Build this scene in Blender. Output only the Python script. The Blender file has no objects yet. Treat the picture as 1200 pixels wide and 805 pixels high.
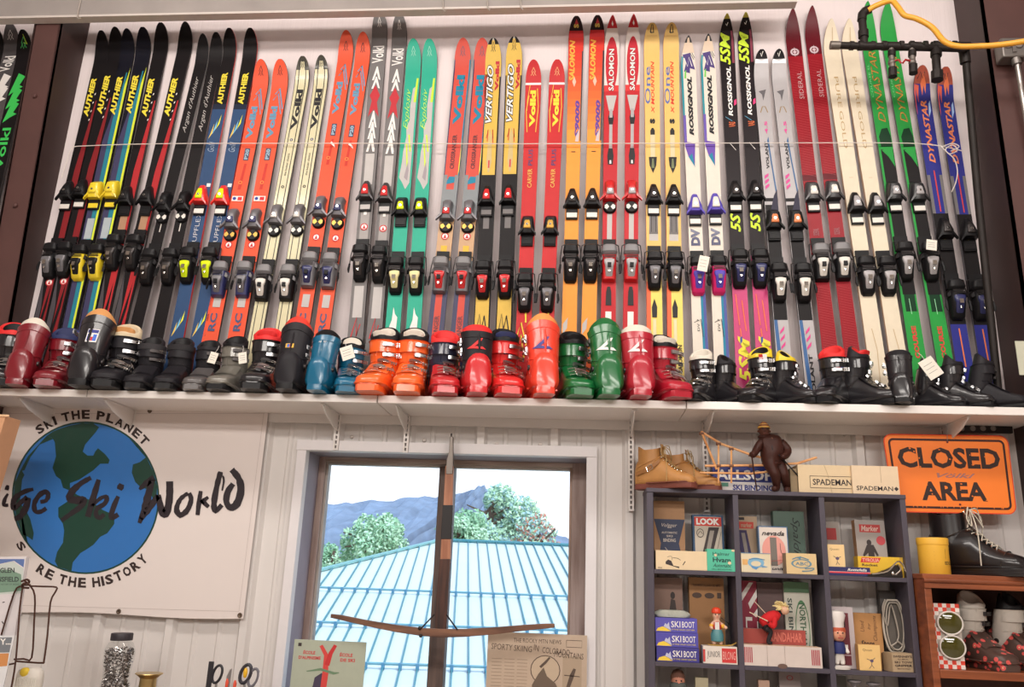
import bpy, bmesh, math, random
from mathutils import Vector, Matrix
random.seed(7)
sc = bpy.context.scene
COL = sc.collection

# ------------------------------------------------------------------ camera
CZ, F = 1.6, 960.0
_up = Vector((125, 3352, -960)).normalized()
_r = Vector((11500, 0, 960)); _r.y = -(_r.x*_up.x + _r.z*_up.z)/_up.y; _r.normalize()
_fw = _up.cross(_r)
CAMM = Matrix((_r, _fw, _up))            # camera space -> world (3x3)
def ray(x, y): return CAMM @ Vector((x-600, 402.5-y, -F))
def P(x, y, Y):                          # point where the sight line through a photo pixel meets the plane at depth Y
    d = ray(x, y); return d*(Y/d.y) + Vector((0, 0, CZ))
def proj(p):
    q = CAMM.transposed() @ (Vector(p) - Vector((0, 0, CZ))); return 600 + F*q.x/-q.z, 402.5 - F*q.y/-q.z
cam_d = bpy.data.cameras.new('camera'); cam = bpy.data.objects.new('camera', cam_d); COL.objects.link(cam)
cam_d.sensor_fit = 'HORIZONTAL'; cam_d.sensor_width = 36; cam_d.lens = 36*F/1200; cam_d.clip_end = 3000; cam_d.clip_start = .05
cam.matrix_world = Matrix.Translation((0, 0, CZ)) @ CAMM.to_4x4(); sc.camera = cam

# ------------------------------------------------------------------ world, sun, room lamps, exposure
w = bpy.data.worlds.new('sky'); sc.world = w; w.use_nodes = True
bg = w.node_tree.nodes['Background']; bg.inputs['Strength'].default_value = 1.7
tc = w.node_tree.nodes.new('ShaderNodeTexCoord'); sx = w.node_tree.nodes.new('ShaderNodeSeparateXYZ'); rp = w.node_tree.nodes.new('ShaderNodeValToRGB')
w.node_tree.links.new(tc.outputs['Generated'], sx.inputs[0]); w.node_tree.links.new(sx.outputs['Z'], rp.inputs[0]); w.node_tree.links.new(rp.outputs[0], bg.inputs['Color'])
rp.color_ramp.elements[0].color = (.95, .97, 1, 1); rp.color_ramp.elements[1].color = (.45, .65, 1, 1); rp.color_ramp.elements[1].position = .8
def light(name, kind, loc, energy, color, **k):
    d = bpy.data.lights.new(name, kind); d.energy = energy; d.color = color
    for a, b in k.items(): setattr(d, a, b)
    o = bpy.data.objects.new(name, d); COL.objects.link(o); o.location = loc; return o
sun = light('sun', 'SUN', (6, -10, 20), 3.2, (1, .97, .92), angle=.01)
sun.rotation_euler = (math.radians(38), 0, math.radians(-38)); sun.rotation_euler = Vector((-.55, .55, -.9)).to_track_quat('-Z', 'Y').to_euler()
LAMPS = [(-1.9, -.9, 3.70, 64, 40), (1.7, -.9, 3.70, 60, 40), (-1.9, -2.9, 3.70, 54, 35), (1.7, -2.9, 3.70, 48, 35), (-1.7, 1.55, 4.52, 40, 50), (1.1, 1.55, 4.52, 40, 50)]  # last pair, high and near the wall, added to brighten the upper wall
for i, (lx, ly, lz, le, tl_) in enumerate(LAMPS):
    l = light('tube_light', 'AREA', (lx, ly, lz), le, (1, .935, .87), shape='RECTANGLE', size=2.4, size_y=.3); l.rotation_euler = (math.radians(tl_), 0, 0)
vs = sc.view_settings; vs.view_transform = 'Standard'; vs.look = 'None'; vs.gamma = 1; vs.use_curve_mapping = False; vs.exposure = 0.0

# ------------------------------------------------------------------ materials
MATS = {}
def lin(c): c /= 255; return c/12.92 if c <= .04045 else ((c+.055)/1.055)**2.4
def mat(rgb, rough=.5, metal=0.0, coat=0.0, noise=.06, scale=30, bump=0.0, bscale=None):
    key = (tuple(rgb), rough, metal, coat, noise, scale, bump, bscale)
    if key in MATS: return MATS[key]
    m = bpy.data.materials.new('m_%d_%d_%d' % tuple(rgb)); m.use_nodes = True; nt = m.node_tree; b = nt.nodes['Principled BSDF']
    c = [lin(v) for v in rgb]
    if coat == .08: g_ = sum(c)/3; c = [.96*(v*.92+g_*.08) for v in c]
    b.inputs['Roughness'].default_value = rough; b.inputs['Metallic'].default_value = metal; b.inputs['Coat Weight'].default_value = coat; b.inputs['Coat Roughness'].default_value = .08
    if coat in (.08, .2, .1): b.inputs['Specular IOR Level'].default_value = .18; b.inputs['Coat Weight'].default_value = 0
    t = nt.nodes.new('ShaderNodeTexCoord'); n = nt.nodes.new('ShaderNodeTexNoise'); n.inputs['Scale'].default_value = scale; n.inputs['Detail'].default_value = 3
    nt.links.new(t.outputs['Object'], n.inputs['Vector'])
    mx = nt.nodes.new('ShaderNodeMix'); mx.data_type = 'RGBA'
    mx.inputs[6].default_value = [v*(1-noise) for v in c]+[1]; mx.inputs[7].default_value = [min(1, v*(1+noise)) for v in c]+[1]
    nt.links.new(n.outputs['Fac'], mx.inputs[0]); nt.links.new(mx.outputs[2], b.inputs['Base Color'])
    if bump:
        bp = nt.nodes.new('ShaderNodeBump'); bp.inputs['Strength'].default_value = bump; bp.inputs['Distance'].default_value = .004
        n2 = nt.nodes.new('ShaderNodeTexNoise'); n2.inputs['Scale'].default_value = 1; n2.inputs['Detail'].default_value = 4
        mp = nt.nodes.new('ShaderNodeMapping'); mp.inputs['Scale'].default_value = bscale or (scale, scale, scale)
        nt.links.new(t.outputs['Object'], mp.inputs[0]); nt.links.new(mp.outputs[0], n2.inputs['Vector']); nt.links.new(n2.outputs['Fac'], bp.inputs['Height']); nt.links.new(bp.outputs[0], b.inputs['Normal'])
    MATS[key] = m; return m
def wood(rgb, rgb2, scale=(4, 4, 60), rough=.55):
    key = ('wood', tuple(rgb), tuple(rgb2), scale, rough)
    if key in MATS: return MATS[key]
    m = bpy.data.materials.new('wood'); m.use_nodes = True; nt = m.node_tree; b = nt.nodes['Principled BSDF']; b.inputs['Roughness'].default_value = rough
    t = nt.nodes.new('ShaderNodeTexCoord'); mp = nt.nodes.new('ShaderNodeMapping'); mp.inputs['Scale'].default_value = scale
    n = nt.nodes.new('ShaderNodeTexNoise'); n.inputs['Scale'].default_value = 1.0; n.inputs['Detail'].default_value = 6
    r = nt.nodes.new('ShaderNodeValToRGB'); r.color_ramp.elements[0].position = .35; r.color_ramp.elements[1].position = .68
    r.color_ramp.elements[0].color = [lin(v) for v in rgb]+[1]; r.color_ramp.elements[1].color = [lin(v) for v in rgb2]+[1]
    for a, c in ((t.outputs['Object'], mp.inputs[0]), (mp.outputs[0], n.inputs['Vector']), (n.outputs['Fac'], r.inputs[0]), (r.outputs[0], b.inputs['Base Color'])): nt.links.new(a, c)
    MATS[key] = m; return m
def glass_mat(name, tint=(1, 1, 1), gloss=.08, rough=.02):
    m = bpy.data.materials.new(name); m.use_nodes = True; nt = m.node_tree; nt.nodes.remove(nt.nodes['Principled BSDF'])
    o = nt.nodes['Material Output']; a = nt.nodes.new('ShaderNodeBsdfTransparent'); a.inputs[0].default_value = (*tint, 1)
    g = nt.nodes.new('ShaderNodeBsdfGlossy'); g.inputs['Roughness'].default_value = rough; x = nt.nodes.new('ShaderNodeMixShader'); x.inputs[0].default_value = gloss
    nt.links.new(a.outputs[0], x.inputs[1]); nt.links.new(g.outputs[0], x.inputs[2]); nt.links.new(x.outputs[0], o.inputs['Surface']); return m
def C(*rgb): return mat(rgb, .45)                      # satin print / paint
def G(*rgb): return mat(rgb, .25, 0, .5)               # glossy plastic
def INK(*rgb): return mat(rgb, .6, noise=.02)
STEEL = mat((190, 190, 192), .28, .95); DARKSTEEL = mat((70, 66, 66), .4, .8); BLACKP = mat((28, 27, 29), .38, 0, .2); CHROME = mat((225, 222, 215), .12, 1)
WHITE = C(228, 222, 216)

# ------------------------------------------------------------------ mesh building
class MB:
    def __init__(s): s.v = []; s.f = []; s.m = []; s.mats = []; s.X = Matrix.Identity(4)
    def mi(s, m):
        if m not in s.mats: s.mats.append(m)
        return s.mats.index(m)
    def add(s, vs, fs, m):
        b = len(s.v); s.v += [s.X @ Vector(v) for v in vs]; k = s.mi(m)
        for f in fs: s.f.append([b+i for i in f]); s.m.append(k)
        return s
    def box(s, a, b, m, R=None):
        (x0, y0, z0), (x1, y1, z1) = a, b
        vs = [Vector(p) for p in ((x0,y0,z0),(x1,y0,z0),(x1,y1,z0),(x0,y1,z0),(x0,y0,z1),(x1,y0,z1),(x1,y1,z1),(x0,y1,z1))]
        if R: vs = [R @ v for v in vs]
        return s.add(vs, [(3,2,1,0),(4,5,6,7),(0,1,5,4),(1,2,6,5),(2,3,7,6),(3,0,4,7)], m)
    def loft(s, rings, m, cap=True, close=True):
        n = len(rings[0]); vs = [p for r in rings for p in r]; fs = []
        for i in range(len(rings)-1):
            for j in range(n if close else n-1):
                k = (j+1) % n; fs.append((i*n+j, i*n+k, (i+1)*n+k, (i+1)*n+j))
        if cap and close: fs.append(tuple(range(n))[::-1]); fs.append(tuple((len(rings)-1)*n+j for j in range(n)))
        return s.add(vs, fs, m)
    def tube(s, pts, r, m, n=6, closed=False, cap=True):
        pts = [Vector(p) for p in pts]; N = len(pts); rings = []
        rr = r if isinstance(r, (list, tuple)) else [r]*N
        pn = None
        for i, p in enumerate(pts):
            a = pts[(i-1) % N] if (closed or i) else p; b = pts[(i+1) % N] if (closed or i < N-1) else p
            t = (b-a); t = t.normalized() if t.length > 1e-9 else Vector((0,0,1))
            if pn is None: pn = t.orthogonal().normalized()
            pn = (pn - t*pn.dot(t)); pn = pn.normalized() if pn.length > 1e-6 else t.orthogonal().normalized()
            q = t.cross(pn)
            rings.append([p + (pn*math.cos(2*math.pi*k/n) + q*math.sin(2*math.pi*k/n))*rr[i] for k in range(n)])
        if closed: rings.append(rings[0])
        return s.loft(rings, m, cap=cap and not closed)
    def lathe(s, prof, m, n=20, c=(0,0,0), axis='z'):
        rings = []
        for r, z in prof:
            rg = []
            for k in range(n):
                a = 2*math.pi*k/n; x, y = r*math.cos(a), r*math.sin(a)
                rg.append(Vector(c) + (Vector((x, y, z)) if axis == 'z' else Vector((x, z, y)) if axis == 'y' else Vector((z, x, y))))
            rings.append(rg)
        return s.loft(rings, m)
    def ball(s, c, r, m, n=10, sx=1, sy=1, sz=1):
        rings = []
        for i in range(1, n):
            a = math.pi*i/n
            rings.append([Vector(c)+Vector((r*sx*math.sin(a)*math.cos(2*math.pi*k/(n*2)), r*sy*math.sin(a)*math.sin(2*math.pi*k/(n*2)), -r*sz*math.cos(a))) for k in range(n*2)])
        return s.loft(rings, m)
    def prism(s, pts, y0, y1, m):                       # outline in x,z extruded along y
        n = len(pts)
        vs = [(x, y0, z) for x, z in pts]+[(x, y1, z) for x, z in pts]
        return s.add(vs, [tuple(range(n)), tuple(range(2*n-1, n-1, -1))]+[(i+n, (i+1) % n+n, (i+1) % n, i) for i in range(n)], m)
    def build(s, name, parent=None, smooth=True, M=None, ang=.7, bevel=0, fix=False):
        me = bpy.data.meshes.new(name); me.from_pydata([tuple(v) for v in s.v], [], s.f)
        for m in s.mats: me.materials.append(m)
        me.polygons.foreach_set('material_index', s.m)
        if smooth: me.polygons.foreach_set('use_smooth', [True]*len(me.polygons)); me.set_sharp_from_angle(angle=ang)
        if fix:
            bm = bmesh.new(); bm.from_mesh(me); bmesh.ops.recalc_face_normals(bm, faces=bm.faces); bm.to_mesh(me); bm.free()
        me.update(); o = bpy.data.objects.new(name, me); COL.objects.link(o)
        if M is not None: o.matrix_world = M
        if parent is not None: o.parent = parent
        if bevel: b = o.modifiers.new('b', 'BEVEL'); b.width = bevel; b.segments = 2; b.limit_method = 'ANGLE'
        return o
def tag(o, label=None, cat=None, group=None, kind=None):
    for k, v in (('label', label), ('category', cat), ('group', group), ('kind', kind)):
        if v: o[k] = v
    return o
def empty(name, M=None, label=None, cat=None, group=None):
    o = bpy.data.objects.new(name, None); COL.objects.link(o); o.empty_display_size = .05
    if M is not None: o.matrix_world = M
    return tag(o, label, cat, group)
def struct(mb, name, **k): return tag(mb.build(name, **k), kind='structure')

# ------------------------------------------------------------------ lettering
_TX = {}
def glyphs(s, bold=0.0, shear=0.0):
    k = (s, bold, shear)
    if k in _TX: return _TX[k]
    cu = bpy.data.curves.new('t', 'FONT'); cu.body = s; cu.offset = bold; cu.shear = shear; cu.resolution_u = 2; cu.fill_mode = 'FRONT'
    o = bpy.data.objects.new('t', cu); COL.objects.link(o); dg = bpy.context.evaluated_depsgraph_get(); dg.update()
    me = bpy.data.meshes.new_from_object(o.evaluated_get(dg)); vs = [(v.co.x, v.co.y) for v in me.vertices]; fs = [tuple(p.vertices) for p in me.polygons]
    bpy.data.objects.remove(o); bpy.data.curves.remove(cu); bpy.data.meshes.remove(me)
    x0 = min(v[0] for v in vs); x1 = max(v[0] for v in vs); y0 = min(v[1] for v in vs); y1 = max(v[1] for v in vs)
    _TX[k] = ([((x-x0)/(x1-x0), (y-y0)/(y1-y0)) for x, y in vs], fs); return _TX[k]
def text(mb, s, f, m, bold=0.02, shear=0.0):            # f(u,v): 0..1 box of the word -> point
    vs, fs = glyphs(s, bold, shear); mb.add([f(u, v) for u, v in vs], fs, m)
def stroke(mb, pts, wd, f, m, rag=0):                   # a brush stroke along 2-D points
    L = []; n = len(pts)
    for i, (x, y) in enumerate(pts):
        a = pts[max(0, i-1)]; b = pts[min(n-1, i+1)]; dx, dy = b[0]-a[0], b[1]-a[1]; l = math.hypot(dx, dy) or 1
        wv = (wd[i] if isinstance(wd, (list, tuple)) else wd)/2
        L.append(((x-dy/l*wv, y+dx/l*wv), (x+dy/l*wv, y-dx/l*wv)))
    mb.add([f(*p) for q in L for p in q], [(2*i, 2*i+2, 2*i+3, 2*i+1) for i in range(n-1)], m)
def smooth_pts(pts, k=4):
    out = []
    for i in range(len(pts)-1):
        p0 = pts[max(0, i-1)]; p1 = pts[i]; p2 = pts[i+1]; p3 = pts[min(len(pts)-1, i+2)]
        for j in range(k):
            t = j/k; out.append(tuple(.5*((2*b)+(-a+c)*t+(2*a-5*b+4*c-d)*t*t+(-a+3*b-3*c+d)*t**3) for a, b, c, d in zip(p0, p1, p2, p3)))
    out.append(tuple(pts[-1])); return out

WALLY = 3.70; SH_F = 3.38; SH_Z = 2.333
# ================================================================== SETTING
Wm = mat((220, 215, 212), .5, noise=.03, scale=3); Wup = mat((226, 214, 214), .75, noise=.05, scale=6, bump=.5, bscale=(90, 90, 3))
XL, XR, ZC, YB = -5.2, 4.6, 4.75, -4.0
# window opening in the wall
WX0, WX1, WZ1, WZ0 = P(353, 600, WALLY).x, P(687.5, 600, WALLY).x, P(520, 532, WALLY).z, .98
def ribbed(mb, x0, x1, z0, z1, m):
    pitch, off = .3345, P(650, 500, WALLY).x
    prof = []; k0 = int((x0-off)/pitch)-2
    for k in range(k0, k0+40):
        c = off+k*pitch
        for dx, dy in ((-.030, 0), (-.016, -.024), (.016, -.024), (.030, 0), (.098, 0), (.106, -.006), (.118, -.006), (.126, 0), (.208, 0), (.216, -.006), (.228, -.006), (.236, 0)):
            prof.append((c+dx, dy))
    pts = [(x0, 0)]+[p for p in prof if x0 < p[0] < x1]+[(x1, 0)]
    for i, y in ((0, None), (-1, None)):
        pts[i] = (pts[i][0], pts[1 if i == 0 else -2][1] if abs(pts[1 if i == 0 else -2][1]) < .001 else 0)
    mb.loft([[Vector((x, WALLY+dy, z)) for x, dy in pts] for z in (z0, z1)], m, close=False)
mb = MB()
for a in ((XL, WX0, 0, SH_Z+.02), (WX1, XR, 0, SH_Z+.02), (WX0, WX1, WZ1, SH_Z+.02), (WX0, WX1, 0, WZ0)): ribbed(mb, *a, Wm)
mb.box((XL, WALLY, SH_Z), (XR, WALLY+.02, ZC), Wup)
for a in ((XL, WX0, 0, SH_Z), (WX1, XR, 0, SH_Z), (WX0, WX1, WZ1, SH_Z), (WX0, WX1, 0, WZ0)):
    mb.box((a[0]+(.03 if a[0] == WX1 else 0), WALLY+.03, a[2]+(.03 if a[2] == WZ1 else 0)), (a[1]-(.03 if a[1] == WX0 else 0), WALLY+.14, a[3]-(.03 if a[3] == WZ0 else 0)), Wm)
struct(mb, 'wall_back', smooth=False)
# screws along the wall sheet, part of the sheet
mb = MB()
for x, y in ((345,467),(424,487),(412,512),(500,490),(497,516),(583,490),(582,520),(633,521),(669,495),(756,497),(843,500),(918,501),(933,505),(990,509),(952,507)):
    p = P(x, y, WALLY-.003); mb.lathe([(.001, -.008), (.007, -.006), (.009, -.002), (.0095, .002)], mat((205, 196, 190), .35, .4), 10, p, 'y')
mb.build('wall_screws', parent=bpy.data.objects['wall_back'])
floor = MB().box((XL, YB, -.1), (XR, 4, 0), mat((196, 188, 178), .6, noise=.1, scale=2)); struct(floor, 'floor')
struct(MB().box((XL, YB, ZC), (XR, 4, ZC+.1), mat((205, 198, 196), .8)), 'ceiling')
struct(MB().box((XL-.1, YB, 0), (XL, 4, ZC), mat((205, 196, 192), .7)), 'wall_left')
struct(MB().box((XR, YB, 0), (XR+.1, 4, ZC), mat((205, 196, 192), .7)), 'wall_right')
struct(MB().box((XL, YB-.1, 0), (XR, YB, ZC), mat((195, 180, 170), .7)), 'wall_front')
for i, (lx, ly, lz, le, tl_) in enumerate(LAMPS):
    where = ('left ' if lx < 0 else 'right ')+('one of the added pair brightening the upper ski wall', 'one of the middle pair', 'one of the pair farthest from the ski wall')[(0 if ly > 0 else 1 if ly > -2 else 2)]
    r = empty('ceiling_light', Matrix.Translation((lx, ly, lz)) @ Matrix.Rotation(math.radians(tl_), 4, 'X'), 'long white tube light, '+where, 'ceiling light', 'tube lights under the ceiling')
    MB().box((-1.25, -.19, .02), (1.25, .19, .09), mat((225, 222, 218), .4)).build('housing', r, bevel=.01)
    for q in (-.9, .9):
        o = MB().tube([(lx+q, ly, lz+.07), (lx+q, ly, ZC)], .006, STEEL).build('hanger_rod'); o.parent = r; o.matrix_parent_inverse = r.matrix_world.inverted()
# flat strip under the shelf, beam above
mb = MB(); mb.box((XL, WALLY-.034, 2.262), (1.62, WALLY-.026, 2.318), Wm); mb.box((XL, WALLY-.034, 2.258), (1.62, WALLY-.02, 2.262), Wm)
struct(mb, 'trim_1', smooth=False)
mb = MB(); BMY = 3.43; b0 = P(600, 9, BMY).z
bm_ = mat((150, 142, 138), .6, noise=.25, scale=5)
mb.box((XL, BMY, b0+.012), (1.02, BMY+.007, b0+.11), bm_).box((XL, BMY, b0), (1.02, BMY+.05, b0+.012), mat((200, 190, 184), .5)).box((XL, BMY, b0+.11), (1.02, BMY+.05, b0+.118), bm_)  # lower lip lighter: a highlight along the underside put into its colour
for x in (93, 519, 571, 610):
    p = P(x, 12, BMY); mb.tube([(p.x, BMY-.005, b0+.10), (p.x, BMY-.007, b0+.03), (p.x+.003, BMY-.01, b0-.01), (p.x+.01, BMY-.007, b0-.018), (p.x+.014, BMY, b0-.008)], .003, mat((170, 160, 152), .5), 6)
struct(mb, 'trim_2', smooth=False)
# window trims and reveal
tr = mat((226, 222, 224), .45, noise=.03); tl = P(343, 600, WALLY).x; trr = P(699, 620, WALLY).x; ht = P(520, 520.5, WALLY).z
mb = MB(); mb.box((tl-.004, WALLY-.034, WZ1), (trr+.0, WALLY-.02, ht), tr).box((tl-.004, WALLY-.034, WZ1-.002), (trr, WALLY+.02, WZ1+.002), tr)
struct(mb, 'trim_3', smooth=False, bevel=.0015)
mb = MB(); mb.box((tl, WALLY-.03, .9), (WX0+.002, WALLY-.018, WZ1), tr); mb.box((WX0, WALLY-.03, .9), (WX0+.004, WALLY+.02, WZ1), tr); struct(mb, 'trim_4', smooth=False, bevel=.0015)
mb = MB(); mb.box((WX1-.002, WALLY-.03, .9), (trr, WALLY-.018, WZ1), tr); mb.box((WX1-.003, WALLY-.03, .9), (WX1, WALLY+.02, WZ1), tr); struct(mb, 'trim_5', smooth=False, bevel=.0015)
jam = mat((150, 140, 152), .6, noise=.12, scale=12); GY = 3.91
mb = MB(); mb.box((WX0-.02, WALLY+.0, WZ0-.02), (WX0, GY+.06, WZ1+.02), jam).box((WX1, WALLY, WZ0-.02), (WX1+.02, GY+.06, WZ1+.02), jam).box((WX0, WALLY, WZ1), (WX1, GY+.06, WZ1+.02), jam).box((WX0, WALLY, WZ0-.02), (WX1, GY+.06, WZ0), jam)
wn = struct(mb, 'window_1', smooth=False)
fw_ = wood((146, 122, 114), (186, 166, 158), (30, 30, 3)); fw_h = wood((150, 132, 122), (200, 184, 174), (3, 30, 30))
gl0, gl1, gzt = P(384, 560, GY).x, P(667, 600, GY).x, P(520, 547.5, GY).z
mb = MB()
mb.box((WX0, GY-.02, WZ0), (gl0-.012, GY+.05, WZ1), fw_).box((gl0-.012, GY, WZ0), (gl0, GY+.045, WZ1-.02), wood((150, 140, 135), (200, 192, 186), (30, 30, 3)))
mb.box((gl1+.012, GY-.02, WZ0), (WX1, GY+.05, WZ1), fw_).box((gl1, GY, WZ0), (gl1+.012, GY+.045, WZ1-.02), wood((150, 130, 120), (205, 170, 150), (30, 30, 3)))
mb.box((WX0, GY-.018, gzt+.012), (WX1, GY+.05, WZ1), fw_h).box((gl0, GY, gzt), (gl1, GY+.045, gzt+.012), wood((150, 140, 135), (200, 192, 186), (3, 30, 30)))
mb.build('window_frame', wn, smooth=False, bevel=.002)
m0, m1 = P(514.5, 580, GY).x, P(532, 580, GY).x
MB().box((m0, GY-.03, WZ0), (m1, GY+.05, gzt), wood((70, 56, 52), (110, 90, 80), (30, 30, 3))).build('mullion', wn, smooth=False, bevel=.002)
gm = glass_mat('window_glass', (.97, .985, .99), .05)
MB().box((gl0, GY+.012, WZ0), (m0, GY+.016, gzt), gm).build('pane', wn, smooth=False)
MB().box((m1, GY+.02, WZ0), (gl1, GY+.024, gzt), gm).build('pane', wn, smooth=False)
# brown steel posts (tapered, flanged)
brown = mat((82, 52, 48), .55, noise=.2, scale=9); bshade = mat((58, 38, 36), .55, noise=.2, scale=9)  # darker copy of the brown for side plates, shade put into colour
def post(name, xw, side, fyb, fyt, fwid, label):
    # web from the wall to the front flange; side=+1: flange spreads to the left of the web
    mb = MB(); z0, z1 = 0, ZC
    def slab(xa, xb, ya0, ya1, yb0, yb1, m):
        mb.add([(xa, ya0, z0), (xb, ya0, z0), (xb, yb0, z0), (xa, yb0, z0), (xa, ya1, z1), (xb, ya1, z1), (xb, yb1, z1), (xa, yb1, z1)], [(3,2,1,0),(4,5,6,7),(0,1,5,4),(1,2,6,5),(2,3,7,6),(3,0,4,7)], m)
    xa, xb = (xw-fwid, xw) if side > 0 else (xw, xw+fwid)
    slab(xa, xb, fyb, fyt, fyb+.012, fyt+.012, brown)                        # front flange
    slab(xw-.012 if side > 0 else xw, xw if side > 0 else xw+.012, fyb, fyt, 3.70, 3.70, bshade)  # side plate, in the darker brown that stands in for shade
    slab(xa, xa+.012, fyb, fyt, 3.70, 3.70, bshade) if side > 0 else slab(xb-.012, xb, fyb, fyt, 3.70, 3.70, bshade)
    for z in (2.75, 3.3, 3.9):
        mb.lathe([(.004, -.012), (.012, -.010), (.014, 0)], brown, 6, ((xa+xb)/2, fyb+(fyt-fyb)*z/ZC, z), 'y')
    o = mb.build(name, smooth=False); o['kind'] = 'structure'; return o
xpl = P(112, 18, 3.7).x*.75+P(20, 370, 3.7).x*.25
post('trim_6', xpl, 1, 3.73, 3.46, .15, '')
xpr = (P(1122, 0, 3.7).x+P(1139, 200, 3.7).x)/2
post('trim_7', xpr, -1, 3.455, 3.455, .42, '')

# shelf boards (three), brackets, slotted rails
for x0, x1, dz, lb in ((-60, 101, .0, 'left board of the long white boot shelf, ending under the burgundy boots'), (101.5, 442, .0, 'middle left board of the long white boot shelf, under the black and blue boots'), (443, 804, .0, 'middle board of the long white boot shelf, under the orange, red and green boots'), (804.5, 1290, .0, 'right board of the long white boot shelf, under the black boots')):
    a, b = P(x0, 465, SH_F).x, P(x1, 465, SH_F).x
    o = MB().box((0, 0, -.034), (b-a-.0012, WALLY-.034-SH_F, 0), mat((240, 233, 228), .35, noise=.03)).build('shelf_board', bevel=.003, M=Matrix.Translation((a, SH_F, SH_Z+dz)))
    tag(o, lb, 'shelf', 'white boards of the long boot shelf')
RAILS = [(62, 'at far left, behind the top of the banner'), (157, 'left of the window, behind the banner edge'), (397, 'above the left part of the window'), (478, 'above the window, left of the hanging bow'), (739, 'left of the shelf unit with boxes'), (825, 'above the shelf unit, behind the wooden frame'), (1102, 'at right, by the orange sign')]
RB = {62: 2.2, 157: 2.2, 397: P(397, 528, 3.67).z, 478: P(478, 531, 3.67).z, 739: P(739, 599, 3.67).z, 825: P(825, 600, 3.67).z, 1102: 2.15}
for x, where in RAILS:
    X = P(x, 495, 3.67).x; zb = RB[x]; mb = MB(); zt = SH_Z-.037
    mw = mat((228, 222, 218), .4, noise=.03); mb.box((-.012, -.012, zb), (-.0045, 0, zt), mw).box((.0045, -.012, zb), (.012, 0, zt), mw)
    z = zb
    while z < zt-.012: mb.box((-.0045, -.012, z), (.0045, 0, min(zt, z+.008)), mw); z += .022
    mb.box((-.0045, -.002, zb), (.0045, 0, zt), mat((120, 112, 110), .6))
    tag(mb.build('shelf_rail', M=Matrix.Translation((X, WALLY-.034, 0)), smooth=False), 'white slotted metal shelf rail '+where, 'rail', 'slotted shelf rails')
    mb = MB(); D = .235
    mb.loft([[Vector((xx, y, z)) for y, z in ((0, -.075), (-.05, -.07), (-D*.75, -.04), (-D, -.012), (-D-.012, 0), (0, 0))] for xx in (-.0025, .0025)], mw)
    mb.box((-.009, -D-.012, -.003), (.009, 0, 0), mw)
    tag(mb.build('shelf_bracket', M=Matrix.Translation((X, WALLY-.048, SH_Z-.0355)), smooth=False), 'white metal shelf bracket '+where, 'bracket', 'brackets under the long shelf')

# ================================================================== OUTSIDE
# standing-seam roof of the neighbouring building
RY0, RY1 = 8.0, 17.0; pr = P(620, 638, RY1); zr = pr.z; zb = P(560, 812, RY0).z-.35
def rp_(x, t): return Vector((x, RY1+(RY0-RY1)*t, zr+(zb-zr)*t))
RA = math.radians(8.0); PIV = Vector((P(516, 634, RY1).x, RY1, 0)); RR = Matrix.Rotation(RA, 3, 'Z'); RI = RR.transposed()
def roofpix(x, y):
    d = RI @ ray(x, y); n = Vector((0, -(zb-zr), (RY0-RY1))); n = Vector((0, (zb-zr), -(RY0-RY1))); o = rp_(0, 0)
    e = RI @ (Vector((0, 0, CZ))-PIV)+PIV; k = n.dot(o-e)/n.dot(d); return e+d*k
hip_top = roofpix(516, 634); hip_low = roofpix(372, 671)
rm = mat((205, 218, 213), .4, .0, noise=.03); rs = mat((60, 128, 140), .5)
def hipx(t):
    t0 = 0; t1 = (RY1-hip_low.y)/(RY1-RY0); return hip_top.x+(hip_low.x-hip_top.x)*(t/max(t1, 1e-3))
mb = MB(); mb.add([rp_(hipx(0), 0), rp_(12, 0), rp_(12, 1), rp_(hipx(1), 1)], [(0, 1, 2, 3)], rm)
mb.add([rp_(hipx(0), 0), rp_(hipx(1), 1), (hipx(1)-.5, 21, zb)], [(0, 1, 2)], rm)
mb.add([rp_(hipx(0), 0), rp_(12, 0), (12, 21, zb), (hipx(1)-.5, 21, zb)], [(0, 1, 2, 3)], rm)
n_ = Vector((0, (zb-zr), RY1-RY0)).normalized()*-1; n_ = n_ if n_.z > 0 else -n_
xs = -14.0
while xs < 12:
    t0 = 0.0
    while t0 < 1 and hipx(t0) > xs: t0 += .01
    if t0 < .98:
        a, b = rp_(xs, t0), rp_(xs, 1)
        mb.add([a+Vector((-.008, 0, 0)), a+Vector((.008, 0, 0)), b+Vector((.008, 0, 0)), b+Vector((-.008, 0, 0)), a+n_*.035+Vector((-.007, 0, 0)), a+n_*.035+Vector((.007, 0, 0)), b+n_*.035+Vector((.007, 0, 0)), b+n_*.035+Vector((-.007, 0, 0))], [(0,4,7,3),(1,2,6,5),(4,5,6,7),(0,1,5,4),(2,3,7,6)], rs)
    xs += .19
for t in [(RY1-roofpix(600, yy).y)/(RY1-RY0) for yy in (701, 742, 789)]:
    a, b = rp_(max(-14, hipx(t)), t)+n_*.06, rp_(12, t)+n_*.06; mb.tube([a, b], .017, mat((110, 160, 175), .4), 6)
    x = -14.0
    while x < 12:
        if x > hipx(t): mb.box((x-.018, a.y-.03, a.z-.06), (x+.018, a.y+.03, a.z+.012), mat((70, 130, 165), .5))
        x += .19
mb.tube([rp_(hipx(0), 0)+n_*.03, rp_(12, 0)+n_*.03], .035, rs, 6); mb.tube([rp_(hipx(0), 0)+n_*.03, rp_(hipx(1), 1)+n_*.03], .035, mat((120, 170, 170), .4), 6)
MBw = MB().box((hipx(1)+.4, RY0+.4, -3), (12, 20, zb-.02), mat((200, 200, 195), .7))
ro = empty('neighbouring_building', Matrix.Translation(PIV) @ RR.to_4x4() @ Matrix.Translation(-PIV), 'building with pale green standing seam metal roof seen through the window', 'building')
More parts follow.
